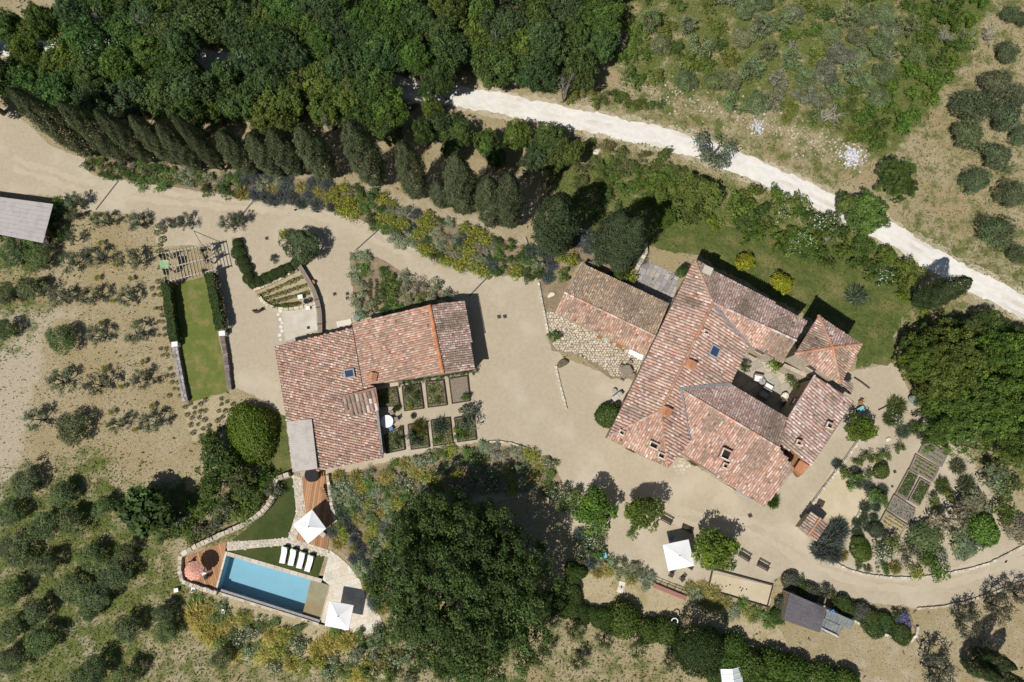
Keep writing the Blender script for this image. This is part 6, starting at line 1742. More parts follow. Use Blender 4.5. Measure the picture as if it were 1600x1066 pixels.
chair(302, 921, 3.0, M['white'], "white chair below the left deck's stone wall")
table(275, 922.5, .5, .45, .2, M['white'], "small white box-table in the dry grass left of the deck", h=.4)
table(347, 956, .55, .5, .3, M['white'], "small white table among the golden grasses", h=.5)
table(503, 834, .55, .9, .9, M['timber_pale'], "pale wooden side table under the deck parasol", z=.09, h=.5)
chair(505, 822, 2.2, M['timber_pale'], "pale chair half hidden by the deck parasol", z=.09)
# cobbled patio
chair(937, 527, .9, M['brown_wood'], "leftmost brown chair under the west wing's eave")
chair(955, 535, -.6, M['brown_wood'], "middle brown chair under the west wing's eave")
table(968, 540, .9, .65, -.45, M['brown_wood'], "small brown wooden table under the west wing's eave")
p = P(947, 530, .5); t = thing('round_stool', (p.x, p.y, 0), "round pale green stool between the brown chairs", 'stool', local=True)
M['pale_green'] = m_noise('pale_green_paint', (.3, .42, .33), (.34, .46, .37), 4, .6)
mb = MB(); mb.cyl((0, 0), .28, .44, .5, 16); mb.build('seat', M['pale_green'], t)
for k_ in range(3):
    a = k_ * 2.094; mb = MB(); mb.bar((.2 * math.cos(a), .2 * math.sin(a), .44), (.26 * math.cos(a), .26 * math.sin(a), 0), .04, .04); mb.build('leg', M['pale_green'], t)
for px, py, ph in ((988.5, 550.5, "upper left white table by the farmhouse wall"), (999, 556.5, "lower right white table by the farmhouse wall")):
    table(px, py, .95, .75, -.48, M['white'], ph)
table(978.5, 580, 1.5, 1.4, .5, M['timber'], "grey octagonal slatted table on the cobbled patio's edge", slats=9)
for px, py, rz, ph in ((985, 567, .4, "grey chair above the octagonal slatted table"), (971, 573, 1.3, "grey chair left of the octagonal slatted table"), (973, 592, 2.6, "grey chair below the octagonal slatted table"), (988, 586, -1.6, "grey chair right of the octagonal slatted table")):
    chair(px, py, rz, M['timber'], ph)
p = P(964, 620, .9); t = thing('barbecue', (p.x, p.y, 0), "cream wheeled barbecue by the farmhouse's left wall", 'barbecue', local=True)
mb = MB(); mb.box((0, 0, .72), (1.25, .62, .3)); mb.cyl((0, 0), .3, .87, .95, 12); mb.build('body', M['reed'], t)
for x in (-.5, .5):
    for y in (-.22, .22):
        mb = MB(); mb.box((x, y, .29), (.06, .06, .57)); mb.build('leg', M['black'], t)
mb = MB(); mb.box((.72, 0, .8), (.2, .5, .05)); mb.build('side_shelf', M['grey_metal'], t)
t.rotation_euler = (0, 0, .65)
p = P(960, 611, .4); mb = MB(); mb.cyl((p.x, p.y), .26, 0, .45, 14, .32); mb.cyl((p.x, p.y), .3, .45, .47, 14); tag(mb.build('metal_bucket', M['grey_metal']), "round grey metal bucket behind the cream barbecue", 'bucket')
# terrace benches
def bench(px, py, rz, label, L=1.45):
    p = P(px, py, .4); t = thing('wooden_bench', (p.x, p.y, 0), label, 'bench', "dark benches on the lower gravel terrace", local=True)
    for k_ in range(3):
        mb = MB(); mb.box((0, -.16 + k_ * .16, .44), (L, .12, .045)); mb.build('seat_slat', M['dark_wood'], t)
    for k_ in range(2):
        mb = MB(); mb.box((0, .3 + .03 * k_, .62 + k_ * .17), (L, .035, .12)); mb.build('back_slat', M['dark_wood'], t)
    for x in (-1, 1):
        mb = MB(); mb.box((x * L * .42, -.16, .21), (.07, .07, .42)); mb.box((x * L * .42, .28, .42), (.07, .06, .84)); mb.bar((x * L * .42, -.19, .6), (x * L * .42, .26, .6), .06, .05); mb.build('leg_frame', M['dark_wood'], t)
    t.rotation_euler = (0, 0, rz)
bench(1041, 814, -.5, "dark bench right of the mulberry pair")
bench(1074, 827, -.4 + math.pi, "dark bench half under the big mulberry's upper left shade")
bench(1163, 871, -.55, "dark bench emerging from the right of the big mulberry")
bench(1192, 886, -.5, "dark slatted bench alone right of the boules court")
chair(1049, 899, -.5, M['dark_wood'], "left folding chair below the parasol on gravel")
chair(1066, 905.5, -.9, M['dark_wood'], "right folding chair below the parasol on gravel")
chair(1080, 887, 1.0, M['dark_wood'], "dark chair peeking out at the parasol's lower right corner")
chair(1049, 841, 2.9, M['blue'], "blue-grey chair in the shade above the parasol on gravel")
table(942.5, 868.5, .85, .62, .25, M['cyan'], "turquoise table beside the terrace's left border")
chair(941, 861, -.6, M['brown_wood'], "brown chair above the left turquoise table"); chair(947, 876, 2.6, M['brown_wood'], "brown chair below the left turquoise table")
table(1346, 640, .9, .66, .5, M['cyan'], "turquoise table in the kitchen garden by the farmhouse")
chair(1345, 630, -.3, M['brown_wood'], "brown chair above the kitchen garden's turquoise table"); chair(1336, 643, 1.6, M['brown_wood'], "brown chair left of the kitchen garden's turquoise table")
# boules court
bt = thing('court_edging', tuple(P(1155, 920)), "dark timber edging framing the sandy boules court", 'edging')
bc = [(1113, 889), (1207, 914), (1198, 948), (1106, 921)]
for a, b in ((0, 1), (1, 2), (3, 2), (0, 3)):
    mb = MB(); mb.bar(P(*bc[a]) + Vector((0, 0, .12 + .004 * a)), P(*bc[b]) + Vector((0, 0, .12 + .004 * a)), .1 if a else .16, .24); mb.build('board', M['dark_wood'], bt)
for n_b, (px, py) in enumerate(((1128, 917), (1134, 916), (1140, 914), (1156, 918), (1158, 923), (1160, 920), (1166, 921))):
    p = P(px, py); bm = bmesh.new(); bmesh.ops.create_icosphere(bm, subdivisions=2, radius=.075); me = bpy.data.meshes.new('boule'); bm.to_mesh(me); bm.free(); me.materials.append(M['black'])
    o = bpy.data.objects.new('boule', me); COL.objects.link(o); o.location = (p.x, p.y, .105); tag(o, f"small dark boule on the sandy court, {['leftmost of all', 'second from the left', 'third from the left', 'middle one of seven', 'third from the right', 'second from the right', 'rightmost of all'][n_b]}", 'ball', "boules on the court")
# railing with red planting strip
rl = thing('railing', tuple(P(1047, 918)), "thin dark railing over a red strip between the two terrace borders", 'railing')
a, b = P(1020, 907), P(1075, 929)
for z in (.45, .9):
    mb = MB(); mb.bar(a + Vector((0, 0, z)), b + Vector((0, 0, z)), .05, .05); mb.build('rail', M['black'], rl)
for i in range(6):
    q = a.lerp(b, i / 5); mb = MB(); mb.box((q.x, q.y, .47), (.05, .05, .94)); mb.build('post', M['black'], rl)
mb = MB(); mb.bar(P(1018, 913) + Vector((0, 0, .12)), P(1072, 935) + Vector((0, 0, .12)), .5, .24); mb.build('red_strip', M['red'], rl)
# ------------------------------------------------------------------ pergola
pg = thing('pergola', tuple(P(292, 410)), "open bleached timber pergola at the head of the lawn strip", 'pergola')
PZ = 2.25
rows = [((246, 398), (330, 382)), ((252, 421), (334, 402)), ((256, 441), (338.5, 421))]
for a, b in rows:
    A, B = P(*a, PZ), P(*b, PZ); mb = MB(); mb.bar(A, B, .12, .16); mb.build('beam', M['timber_pale'], pg)
    for t_ in (.13, .87):
        q = A.lerp(B, t_); mb = MB(); mb.box((q.x, q.y, PZ / 2 - .05), (.16, .16, PZ - .1)); mb.build('post', M['timber'], pg)
        for s_ in (-1, 1):
            e = q + (B - A).normalized() * (.75 * s_); mb = MB(); mb.bar((q.x, q.y, PZ - .8), (e.x, e.y, PZ - .09), .11, .11); mb.build('brace', M['timber'], pg)
A0, B0, A2, B2 = P(*rows[0][0], PZ + .13), P(*rows[0][1], PZ + .13), P(*rows[2][0], PZ + .13), P(*rows[2][1], PZ + .13)
for i in range(16):
    t_ = .02 + .96 * i / 15; a = A0.lerp(B0, t_); b = A2.lerp(B2, t_); d = (b - a).normalized() * .25
    mb = MB(); mb.bar(a - d, b + d, .055, .08); mb.build('rafter', M['timber_pale'], pg)
mb = MB(); q = [P(249, 407, PZ + .25), P(263, 406, PZ + .25), P(263.5, 419, PZ + .25), P(250.5, 421, PZ + .25)]
mb.add([v_ for v_ in q] + [v_ - Vector((0, 0, .03)) for v_ in q], [(3, 2, 1, 0), (4, 5, 6, 7), (0, 1, 5, 4), (1, 2, 6, 5), (2, 3, 7, 6), (3, 0, 4, 7)])
tag(mb.build('shade_net', M['green_net']), "small bright green net square laid on the pergola's left end", 'net')
for px, py, d in ((252, 400, 13), (318, 392, 14), (322, 404, 12), (258, 424, 12), (320, 424, 12), (262, 442, 12)):
    plant('loose', px, py, d, (.06, .06, .04), 'post_clump', "dark wispy clump on a pergola post", 'vine', "dark clumps on the pergola posts", h=2.7, zf=.8)  # dark leafy clumps set at the posts
mb = MB(); a, b = P(303, 361, 0), P(316, 384, 2.6); mb.bar(a + Vector((0, 0, 0.02)), b, .05, .05); tag(mb.build('guy_rope', M['dark_wood']), "taut dark guy rope running from the pergola's upper right corner", 'rope')

# timber-capped low wall from the bay tree to the outbuilding
wk = thing('timber_capped_wall', tuple(P(494, 465)), "winding low wall capped with grey timber running to the outbuilding", 'wall')
wp = [(468.5, 416), (476, 428), (485, 443), (492, 456), (497, 470), (500, 482), (501.5, 493), (502, 508), (502, 522)]
W_ = PL(wp)
for a, b in zip(W_[:-1], W_[1:]):
    mb = MB(); mb.bar(a + Vector((0, 0, .3)), b + Vector((0, 0, .3)), .4, .6); mb.build('wall_segment', M['plaster'], wk)
    d = (b - a).normalized(); v = Vector((-d.y, d.x, 0))
    for s_ in (-1, 0, 1):
        mb = MB(); mb.bar(a + v * (.2 * s_) + Vector((0, 0, .66)), b + v * (.2 * s_) + Vector((0, 0, .66)), .175, .08); mb.build('plank', M['timber'], wk)
for i in (4, 5, 7):
    d = (W_[i + 1 if i < 8 else i] - W_[i - 1]).normalized(); v = Vector((-d.y, d.x, 0)); c = W_[i] + Vector((0, 0, .72))
    mb = MB(); mb.bar(c - v * .36, c + v * .36, .1, .08); mb.build('tie_band', M['dark_wood'], wk)
p = P(487, 440, .9); mb = MB(); mb.cyl((p.x, p.y), .22, 0, .5, 12, .3); mb.cyl((p.x, p.y), .26, .5, .52, 12); tag(mb.build('flower_pot', M['terracotta']), "terracotta pot standing beside the timber-capped wall", 'pot')
table(469, 464, .6, .55, .2, M['white'], "small white table at the right end of the curved bed", h=.6)
table(481, 481.5, .5, .45, .3, M['white'], "smallest white table beside the curved kerb's right end", h=.4)
p = P(479, 471, .6); t = thing('barbecue', (p.x, p.y, 0), "dark barbecue beside the timber-capped wall", 'barbecue', local=True)
mb = MB(); mb.cyl((0, 0), .3, .55, .75, 14, .36); mb.build('bowl', M['black'], t)
for k_ in range(3):
    a = k_ * 2.094; mb = MB(); mb.bar((.2 * math.cos(a), .2 * math.sin(a), .57), (.34 * math.cos(a), .34 * math.sin(a), 0), .05, .05); mb.build('leg', M['black'], t)
mb = MB(); mb.tube([(.3, .1, .72), (.6, .5, .8)], [.03, .03], 5); mb.build('handle', M['grey_metal'], t)
mb = MB(); mb.tube([P(394.5, 485, .15), P(399, 487.5, .3), P(403, 487.5, .25), P(408, 484, .4), P(411, 480.5, .2)], [.1, .2, .17, .22, .08], 6)
mb.tube([P(397, 487, .25), P(396, 484, .5)], [.12, .05], 5); mb.tube([P(408, 484, .3), P(410, 485.5, .55)], [.12, .05], 5)
tag(mb.build('dark_form', M['dark_wood'], smooth=True), "dark crooked form lying on the drive left of the curved kerb", 'log')  # crooked dark form for an unidentified shape on the drive
# ------------------------------------------------------------------ raised beds
def raised_bed(corners, mat, soil, label, group, h=.35, crop=None, seed=1):
    pts = ccw([(p.x, p.y) for p in PL(corners)]); c = (sum(p[0] for p in pts) / 4, sum(p[1] for p in pts) / 4)
    t = thing('raised_bed', (c[0], c[1], 0), label, 'raised bed', group)
    for i in range(4):
        a, b = Vector((*pts[i], h / 2)), Vector((*pts[(i + 1) % 4], h / 2)); d = (b - a).normalized() * .06
        mb = MB(); mb.bar(a - d * (i % 2), b + d * (i % 2), .11, h + .004 * i); mb.build('side_board', mat, t)
    mb = MB(); mb.prism(grow(pts, -.05), .0, h - .09); mb.build('soil', soil, t)
    if crop:
        rng = np.random.default_rng(seed); n = int(area(pts) * crop[0])
        P4 = [np.array([*p, 0.0]) for p in pts]
        nr = crop[3] if len(crop) > 3 else 0
        u, v = rng.uniform(.06, .94, n * 12), rng.uniform(.06, .94, n * 12)
        if nr: v = (np.floor(v * nr) + .5) / nr + rng.normal(size=len(v)) * .03
        u += rng.normal(size=len(u)) * .02
        q = (1 - u)[:, None] * (1 - v)[:, None] * P4[0] + u[:, None] * (1 - v)[:, None] * P4[1] + u[:, None] * v[:, None] * P4[2] + (1 - u)[:, None] * v[:, None] * P4[3]
        k_ = 1 + rng.normal(size=len(u)) * .2
        col = np.array(crop[1])[rng.integers(0, len(crop[1]), len(u))] * k_[:, None]
        q[:, 2] = h - .05 + rng.uniform(0, crop[2], len(u)); q[:, :2] -= np.array(c)
        me = leaf_mesh('crop_plants', q, rdirs(rng, len(u)) + [0, 0, .8], np.stack([rng.uniform(.1, .22, len(u))] * 2, 1) * [1, .6], np.concatenate([col, np.ones((len(u), 1))], 1), seed)
        o = bpy.data.objects.new('crop_plants', me); COL.objects.link(o); o.parent = t; tag(o, kind='stuff')
    return t
GC = [(.10, .16, .03), (.13, .18, .035), (.08, .12, .03)]; PC = [(.3, .3, .1), (.2, .22, .06), (.36, .32, .14)]
VG = "vegetable beds of the kitchen garden"
M['veg_soil'] = m_noise('vegetable_soil', (.24, .21, .18), (.18, .155, .13), 4, .95, .5)
raised_bed([(1444, 688), (1479, 709), (1469, 729), (1434, 707)], M['timber'], M['veg_soil'], "uppermost raised vegetable bed, half bare, in the kitchen garden", VG, crop=(3, PC, .1, 3), seed=1)
raised_bed([(1429, 711), (1465, 732), (1455, 752), (1420, 732)], M['timber'], M['veg_soil'], "second raised vegetable bed from the top with pale leafy rows", VG, crop=(9, PC + GC[:1], .15, 4), seed=2)
raised_bed([(1418, 734), (1432, 743), (1414, 781), (1398, 771)], M['timber'], M['veg_soil'], "narrow leafy raised bed, left one of the middle pair", VG, crop=(14, GC, .25), seed=3)
raised_bed([(1435.5, 748), (1452, 757), (1434, 790), (1418, 781)], M['timber'], M['veg_soil'], "narrow leafy raised bed, right one of the middle pair", VG, crop=(14, GC, .28), seed=4)
raised_bed([(1395, 774), (1428, 796), (1422, 817), (1384, 796)], M['timber'], M['veg_soil'], "raised bed of bare soil with leafy corners below the middle pair", VG, crop=(2, GC, .2), seed=5)
raised_bed([(1382, 799), (1414, 820), (1403, 838), (1371, 820)], M['timber'], M['straw'], "lowest raised bed, straw-mulched with small seedlings", VG, crop=(5, PC, .1, 4), seed=6)
OG = "garden beds beside the outbuilding"
# eight framed beds: scale 7.617 from (580, 570)
g8 = lambda x, y: (580 + x / 7.617, 570 + y / 7.617)
M['bed_soil2'] = m_noise('mulched_soil', (.25, .2, .155), (.19, .15, .115), 4, .95, .5)
b8 = [([(90, 305), (300, 270), (345, 560), (230, 480), (108, 500)], "upper row, first garden bed from the left, cut at one corner", PC + GC),
      ([(370, 265), (582, 228), (622, 520), (400, 550)], "upper row, second garden bed from the left with a lime plant", GC),
      ([(650, 210), (860, 185), (900, 480), (680, 508)], "upper row, third garden bed from the left, half green", GC + PC),
      ([(928, 170), (1145, 135), (1175, 430), (965, 462)], "upper row, rightmost garden bed of bare brown soil", None),
      ([(165, 855), (290, 840), (365, 735), (395, 1000), (185, 1055)], "lower row, first garden bed from the left, cut at one corner", GC),
      ([(440, 720), (655, 690), (690, 980), (480, 1010)], "lower row, second garden bed from the left, overgrown", GC),
      ([(712, 668), (935, 635), (968, 935), (745, 968)], "lower row, third garden bed from the left with silvery herbs", GC + PC),
      ([(990, 640), (1215, 600), (1250, 890), (1030, 920)], "lower row, rightmost garden bed hidden under a big herb", GC)]
for i, (cn_, lab, cr) in enumerate(b8):
    pts = [g8(*q) for q in cn_]
    if len(pts) == 5: pts = [pts[0], pts[1], pts[2], pts[4]] if i == 0 else [pts[1], pts[2], pts[3], pts[4]]
    if i == 4: pts = [g8(160, 845), g8(370, 735), g8(400, 1010), g8(185, 1055)]
    if i == 0: pts = [g8(90, 305), g8(300, 270), g8(340, 490), g8(108, 500)]
    raised_bed(pts, M['dark_wood'], M['bed_soil2'], lab, OG, h=.3, crop=(11, cr, .18) if cr else None, seed=20 + i)
for kind, x, y, d, c, nm, ph in [('yellowfl', 455, 500, 15, (.2, .25, .03), 'garden_plant', "lime plant in the second upper garden bed"), ('loose', 545, 370, 17, (.06, .09, .025), 'garden_plant', "dark green plant in the second upper garden bed"), ('spiky', 450, 290, 20, (.12, .12, .07), 'garden_plant', "greyish plant in the second upper garden bed"),
                     ('loose', 735, 310, 12, (.09, .13, .035), 'garden_plant', "small green plant in the third upper garden bed"), ('loose', 790, 420, 14, (.13, .14, .05), 'garden_plant', "low green plant in the third upper garden bed"), ('loose', 1140, 385, 20, (.075, .135, .025), 'garden_plant', "bright green plant at the rightmost upper bed's corner"), ('spiky', 310, 510, 16, (.08, .11, .035), 'garden_plant', "green plant at the first upper bed's cut corner"),
                     ('loose', 150, 380, 16, (.12, .15, .04), 'garden_plant', "pale green plant in the first upper garden bed"), ('loose', 300, 900, 22, (.10, .13, .045), 'garden_plant', "green plant in the first lower garden bed"), ('spiky', 350, 760, 12, (.12, .12, .06), 'garden_plant', "thin plant at the first lower bed's corner"),
                     ('spiky', 570, 740, 32, (.13, .14, .035), 'garden_plant', "olive-green herb in the second lower garden bed"), ('loose', 500, 890, 30, (.09, .12, .075), 'garden_plant', "grey-green herb in the second lower garden bed"), ('spiky', 820, 730, 34, (.10, .13, .095), 'garden_plant', "silvery herb in the third lower garden bed"), ('loose', 790, 900, 18, (.13, .18, .035), 'garden_plant', "yellow-green plant in the third lower garden bed"),
                     ('loose', 1150, 640, 46, (.12, .155, .09), 'garden_plant', "big grey-green bush over the rightmost lower bed"), ('loose', 1060, 830, 26, (.09, .15, .025), 'garden_plant', "bright green plant in the rightmost lower bed"), ('yellowfl', 1000, 780, 14, (.16, .2, .03), 'garden_plant', "yellowish plant in the rightmost lower bed"), ('spiky', 500, 610, 12, (.14, .12, .07), 'garden_plant', "brownish plant above the second lower bed")]:
    plant(kind, *g8(x, y), d, c, nm, ph, 'plant', "plants in the garden beds beside the outbuilding")
# ------------------------------------------------------------------ small fixtures
def drain(a, b, label):
    mb = MB(); A, B = P(*a), P(*b); d = (B - A); n_ = int(d.length / .5)
    t = thing('drain_channel', tuple(A.lerp(B, .5)), label, 'drain')
    mb.bar(A + Vector((0, 0, .005)), B + Vector((0, 0, .005)), .17, .03); mb.build('channel', M['black'], t)
    for i in range(n_):
        p0, p1 = A + d * ((i + .08) / n_), A + d * ((i + .92) / n_); mb = MB(); mb.bar(p0 + Vector((0, 0, .022)), p1 + Vector((0, 0, .022)), .11, .02); mb.build('grate', M['gutter'], t)
drain((185, 283), (150, 328), "dark drain channel crossing the drive nearest the left edge")
drain((397, 313), (377, 337), "short drain channel crossing the drive above the curved bed")
drain((594, 357), (556, 391), "drain channel crossing the drive above the narrow bed")
drain((765, 430), (733, 463), "drain channel crossing the drive at the outbuilding's upper right corner")
for px, py, s_, ph in ((780, 495, .5, "left cover of the pair in the gravel court"), (789, 494.5, .5, "right cover of the pair in the gravel court"), (417, 372.5, .45, "square drain cover left of the bay tree"), (523, 459.5, .45, "drain cover left of the two by the narrow bed"), (543, 459, .45, "upper drain cover beside the narrow bed"), (543, 466, .45, "lower drain cover beside the narrow bed"),
                     (482, 512, .4, "small dark drain cover on the concrete by the outbuilding"), (1172, 805.5, .5, "drain cover on the drive below the farmhouse"), (1398, 737, .4, "dark cover on the path left of the raised beds"), (1394, 760, .3, "small dark cover on the path beside the raised beds")):
    p = P(px, py); t = thing('drain_cover', (p.x, p.y, 0), ph, 'drain cover', local=True)
    mb = MB(); mb.box((0, 0, .012), (s_, s_, .03), .3); mb.build('frame', M['gutter'], t)
    mb = MB(); mb.box((0, 0, .028), (s_ * .8, s_ * .8, .012), .3); mb.build('plate', M['dark_wood'], t)
p = P(1282, 786); mb = MB(); mb.box((p.x, p.y, .05), (.85, .8, .08), -.5); mb.box((p.x, p.y, .1), (.7, .65, .03), -.5); tag(mb.build('fire_pit_lid', M['dark_wood']), "dark square lid on the sandy square beside the oven hut", 'lid')
# hot tub
p = P(487, 742, 1.0); t = thing('hot_tub', (p.x, p.y, 0), "round black plunge tub half under the reed canopy", 'hot tub', local=True)
mb = MB(); mb.cyl((0, 0), .84, .09, 1.0, 28); mb.build('tub', M['dark_wood'], t)
mb = MB(); mb.cyl((0, 0), .86, 1.0, 1.06, 28); mb.build('lid', M['black'], t)
for k_ in range(2):
    mb = MB(); mb.box((.95 + .2 * k_, .1, .3 - .12 * k_), (.3, .6, .42 - .2 * k_)); mb.build('step', M['wood'], t)
# curved steps
st = thing('curved_steps', tuple(P(511, 775)), "flight of seven curved wooden steps, shade between treads painted black, beside the lower deck", 'steps')
for k_ in range(7):
    t_ = k_ / 6; px, py = 506 + 6.5 * t_ ** 1.3, 763 + 21 * t_; p = P(px, py)
    mb = MB(); mb.box((p.x, p.y, .12 + .1 * (6 - k_)), (.62, .24, .09), -.45 - .2 * t_); mb.build('tread', M['wood'], st)
    mb = MB(); mb.box((p.x, p.y - .16, .05 + .1 * (6 - k_)), (.6, .05, .12), -.45 - .2 * t_); mb.build('shade_riser', M['black'], st)  # black risers paint in the shade between the treads
# boulder, slabs, bird bath, hoop, hammock, greenhouse
def rock(px, py, r, mat, name, label, cat, sq=.6):
    p = P(px, py); bm = bmesh.new(); bmesh.ops.create_icosphere(bm, subdivisions=3, radius=r)
    rd = random.Random(int(px)); ph = [rd.uniform(0, 6) for _ in range(3)]
    for v in bm.verts:
        k_ = 1 + .16 * math.sin(v.co.x / r * 3 + ph[0]) + .12 * math.sin(v.co.y / r * 4 + ph[1]) + .08 * math.sin(v.co.z / r * 6 + ph[2])
        v.co *= k_; v.co.z *= sq; v.co.y *= .72
    me = bpy.data.meshes.new(name); bm.to_mesh(me); bm.free(); me.materials.append(mat)
    o = bpy.data.objects.new(name, me); COL.objects.link(o); o.location = (p.x, p.y, r * sq * .7); o.rotation_euler = (0, 0, .5); tag(o, label, cat)
M['boulder'] = m_noise('brown_rock', (.17, .14, .09), (.11, .09, .06), 5, .9, .5)
rock(878.5, 568.5, .65, M['boulder'], 'boulder', "lone brown boulder on gravel left of the cobbled patio", 'boulder')
rock(1387, 687, .3, M['white_stone'], 'white_stone', "single white stone on the kitchen garden path", 'stone')
rock(861, 461, .45, M['white_stone'], 'pale_stone', "pale stone on the patio's upper left ground", 'stone', .3)
rock(933, 237, .55, M['white_stone'], 'white_rock', "white rock below the white road", 'rock', .4)
sl = thing('stepping_slabs', tuple(P(970, 917)), "pair of pale square slabs in the dry grass below the terrace border", 'slabs')
for px, py in ((971.5, 913), (969, 922)):
    p = P(px, py); mb = MB(); mb.box((p.x, p.y, .04), (.72, .62, .06), -.25); mb.build('slab', M['white_stone'], sl)
mb = MB(); p = P(1422, 625); mb.cyl((p.x, p.y), .5, .55, .6, 20, .52); mb.cyl((p.x, p.y), .14, 0, .55, 10); mb.cyl((p.x, p.y), .4, .6, .605, 18)
M['verdigris'] = m_noise('verdigris_bowl', (.2, .26, .22), (.16, .21, .18), 4, .6)
tag(mb.build('bird_bath', M['verdigris']), "greenish round bird bath at the big oaks' left edge", 'bird bath')
p = P(1054, 971, 1.3); bm = bmesh.new(); mb = MB(); mb.tube([(p.x + .38 * math.cos(a), p.y + .38 * math.sin(a), 1.3 + .15 * math.sin(a)) for a in np.linspace(-.5, 4.2, 16)], [.07] * 16, 6)
mb.tube([(p.x, p.y - .4, 1.2), (p.x, p.y - .4, 0)], [.04, .04], 5)
tag(mb.build('white_hoop', M['white'], smooth=True), "white open hoop on a stake beside the clipped domes", 'hoop')
hm = thing('hammock', tuple(P(1299, 366)), "grey curved hammock slung in the hedge bank by the white road", 'hammock')
a, b = P(1290, 378, .9), P(1310, 352, .9); mb = MB(); N = 9; rw = []
for i in range(N + 1):
    t_ = i / N; c = a.lerp(b, t_); c.z -= .45 * 4 * t_ * (1 - t_); d = (b - a).normalized(); v = Vector((-d.y, d.x, 0)) * (.42 * math.sin(math.pi * (.06 + .88 * t_))); c += Vector((-.25, .2, 0)) * math.sin(math.pi * t_)
    rw += [c - v + Vector((0, 0, .1)), c, c + v + Vector((0, 0, .1))]
mb.add(rw, [(3 * i + j, 3 * i + j + 1, 3 * i + j + 4, 3 * i + j + 3) for i in range(N) for j in range(2)]); mb.build('sling', M['grey_metal'], hm)
for q in (a, b):
    mb = MB(); mb.box((q.x, q.y, .6), (.09, .09, 1.2)); mb.build('post', M['timber'], hm)
gh = thing('greenhouse', tuple(P(1143, 1056)), "small white-ribbed greenhouse between clipped domes at the bottom edge", 'greenhouse')
M['gh_glass'] = m_noise('whitewashed_glass', (.5, .53, .54), (.56, .58, .58), 2, .3, spec=.5)
gq = [P(1126, 1046, 1.8), P(1158, 1042, 1.8), P(1163, 1085, 1.8), P(1131, 1089, 1.8)]
r0, r1 = gq[0].lerp(gq[1], .5) + Vector((0, 0, .5)), gq[3].lerp(gq[2], .5) + Vector((0, 0, .5))
for s_, (e0, e1) in enumerate(((gq[0], gq[3]), (gq[1], gq[2]))):
    for i in range(5):
        a0, a1, b0, b1 = e0.lerp(e1, i / 5 + .01), e0.lerp(e1, (i + 1) / 5 - .01), r0.lerp(r1, i / 5 + .01), r0.lerp(r1, (i + 1) / 5 - .01)
        mb = MB(); mb.add([a0, a1, b1, b0], [(0, 1, 2, 3) if s_ else (3, 2, 1, 0)]); mb.build('pane', M['gh_glass'], gh)
    for i in range(6):
        a0, b0 = e0.lerp(e1, i / 5), r0.lerp(r1, i / 5); mb = MB(); mb.bar(a0 + Vector((0, 0, .02)), b0 + Vector((0, 0, .02)), .07, .06); mb.build('rib', M['white'], gh)
for a, b in ((0, 1), (1, 2), (2, 3), (3, 0)):
    mb = MB(); A, B = gq[a], gq[b]; mb.add([(A.x, A.y, 0), (B.x, B.y, 0), B, A], [(0, 1, 2, 3)]); mb.build('side_wall', M['gh_glass'], gh)
# garden edging strips on the east gravel
for pts, ph in (([(1334, 590), (1345, 597), (1358, 607)], "short dark edging strip right of the tower's corner"), ([(1372, 641), (1388, 633), (1397, 617)], "bent dark edging strip on the east gravel")):
    mb = MB(); W2 = PL(pts)
    for a, b in zip(W2[:-1], W2[1:]): mb.bar(a + Vector((0, 0, .1)), b + Vector((0, 0, .1)), .12, .2)
    tag(mb.build('edging_strip', M['dark_wood']), ph, 'edging')
# courtyard furniture
cz = CZ + .04
def sofa(px, py, rz, mat, label, w=1.1):
    p = P(px, py, cz + .5); t = thing('garden_armchair', (p.x, p.y, cz), label, 'armchair', local=True)
    mb = MB(); mb.box((0, 0, .2), (w, .8, .28)); mb.build('base', M['grey_metal'], t)
    mb = MB(); mb.box((0, -.04, .41), (w * .86, .68, .14)); mb.build('cushion', mat, t)
    mb = MB(); mb.box((0, .38, .55), (w, .14, .5)); mb.build('backrest', M['timber'], t)
    for x in (-1, 1):
        mb = MB(); mb.box((x * w * .47, 0, .48), (.1, .78, .3)); mb.build('armrest', M['timber'], t)
    t.rotation_euler = (0, 0, rz)
sofa(1185, 591, -.2, M['white'], "white cushioned armchair in the sunny part of the courtyard")
sofa(1201, 605, 2.6, M['white'], "white cushioned armchair at the courtyard's shade line")
sofa(1194, 617, 2.6, M['grey_metal'], "grey armchair in the courtyard's shade", 1.3)
round_table(1191, 596, .4, M['grey_metal'], "small grey round table between the courtyard armchairs", h=.5, z=cz)
p = P(1226, 621, cz + .6); t = thing('stone_basin', (p.x, p.y, cz), "pale oval stone basin at the courtyard's right wall", 'basin', local=True)
mb = MB(); nS = 20
ring = lambda rx, ry, z: [(rx * math.cos(6.2832 * i / nS), ry * math.sin(6.2832 * i / nS), z) for i in range(nS)]
vs = ring(.42, .6, .0) + ring(.45, .65, .6) + ring(.34, .52, .6) + ring(.3, .46, .3)
mb.add(vs, [(k_ * nS + i, k_ * nS + (i + 1) % nS, (k_ + 1) * nS + (i + 1) % nS, (k_ + 1) * nS + i) for k_ in range(3) for i in range(nS)] + [tuple(range(3 * nS, 4 * nS))])
mb.build('bowl', M['white_stone'], t); t.rotation_euler = (0, 0, -.6)
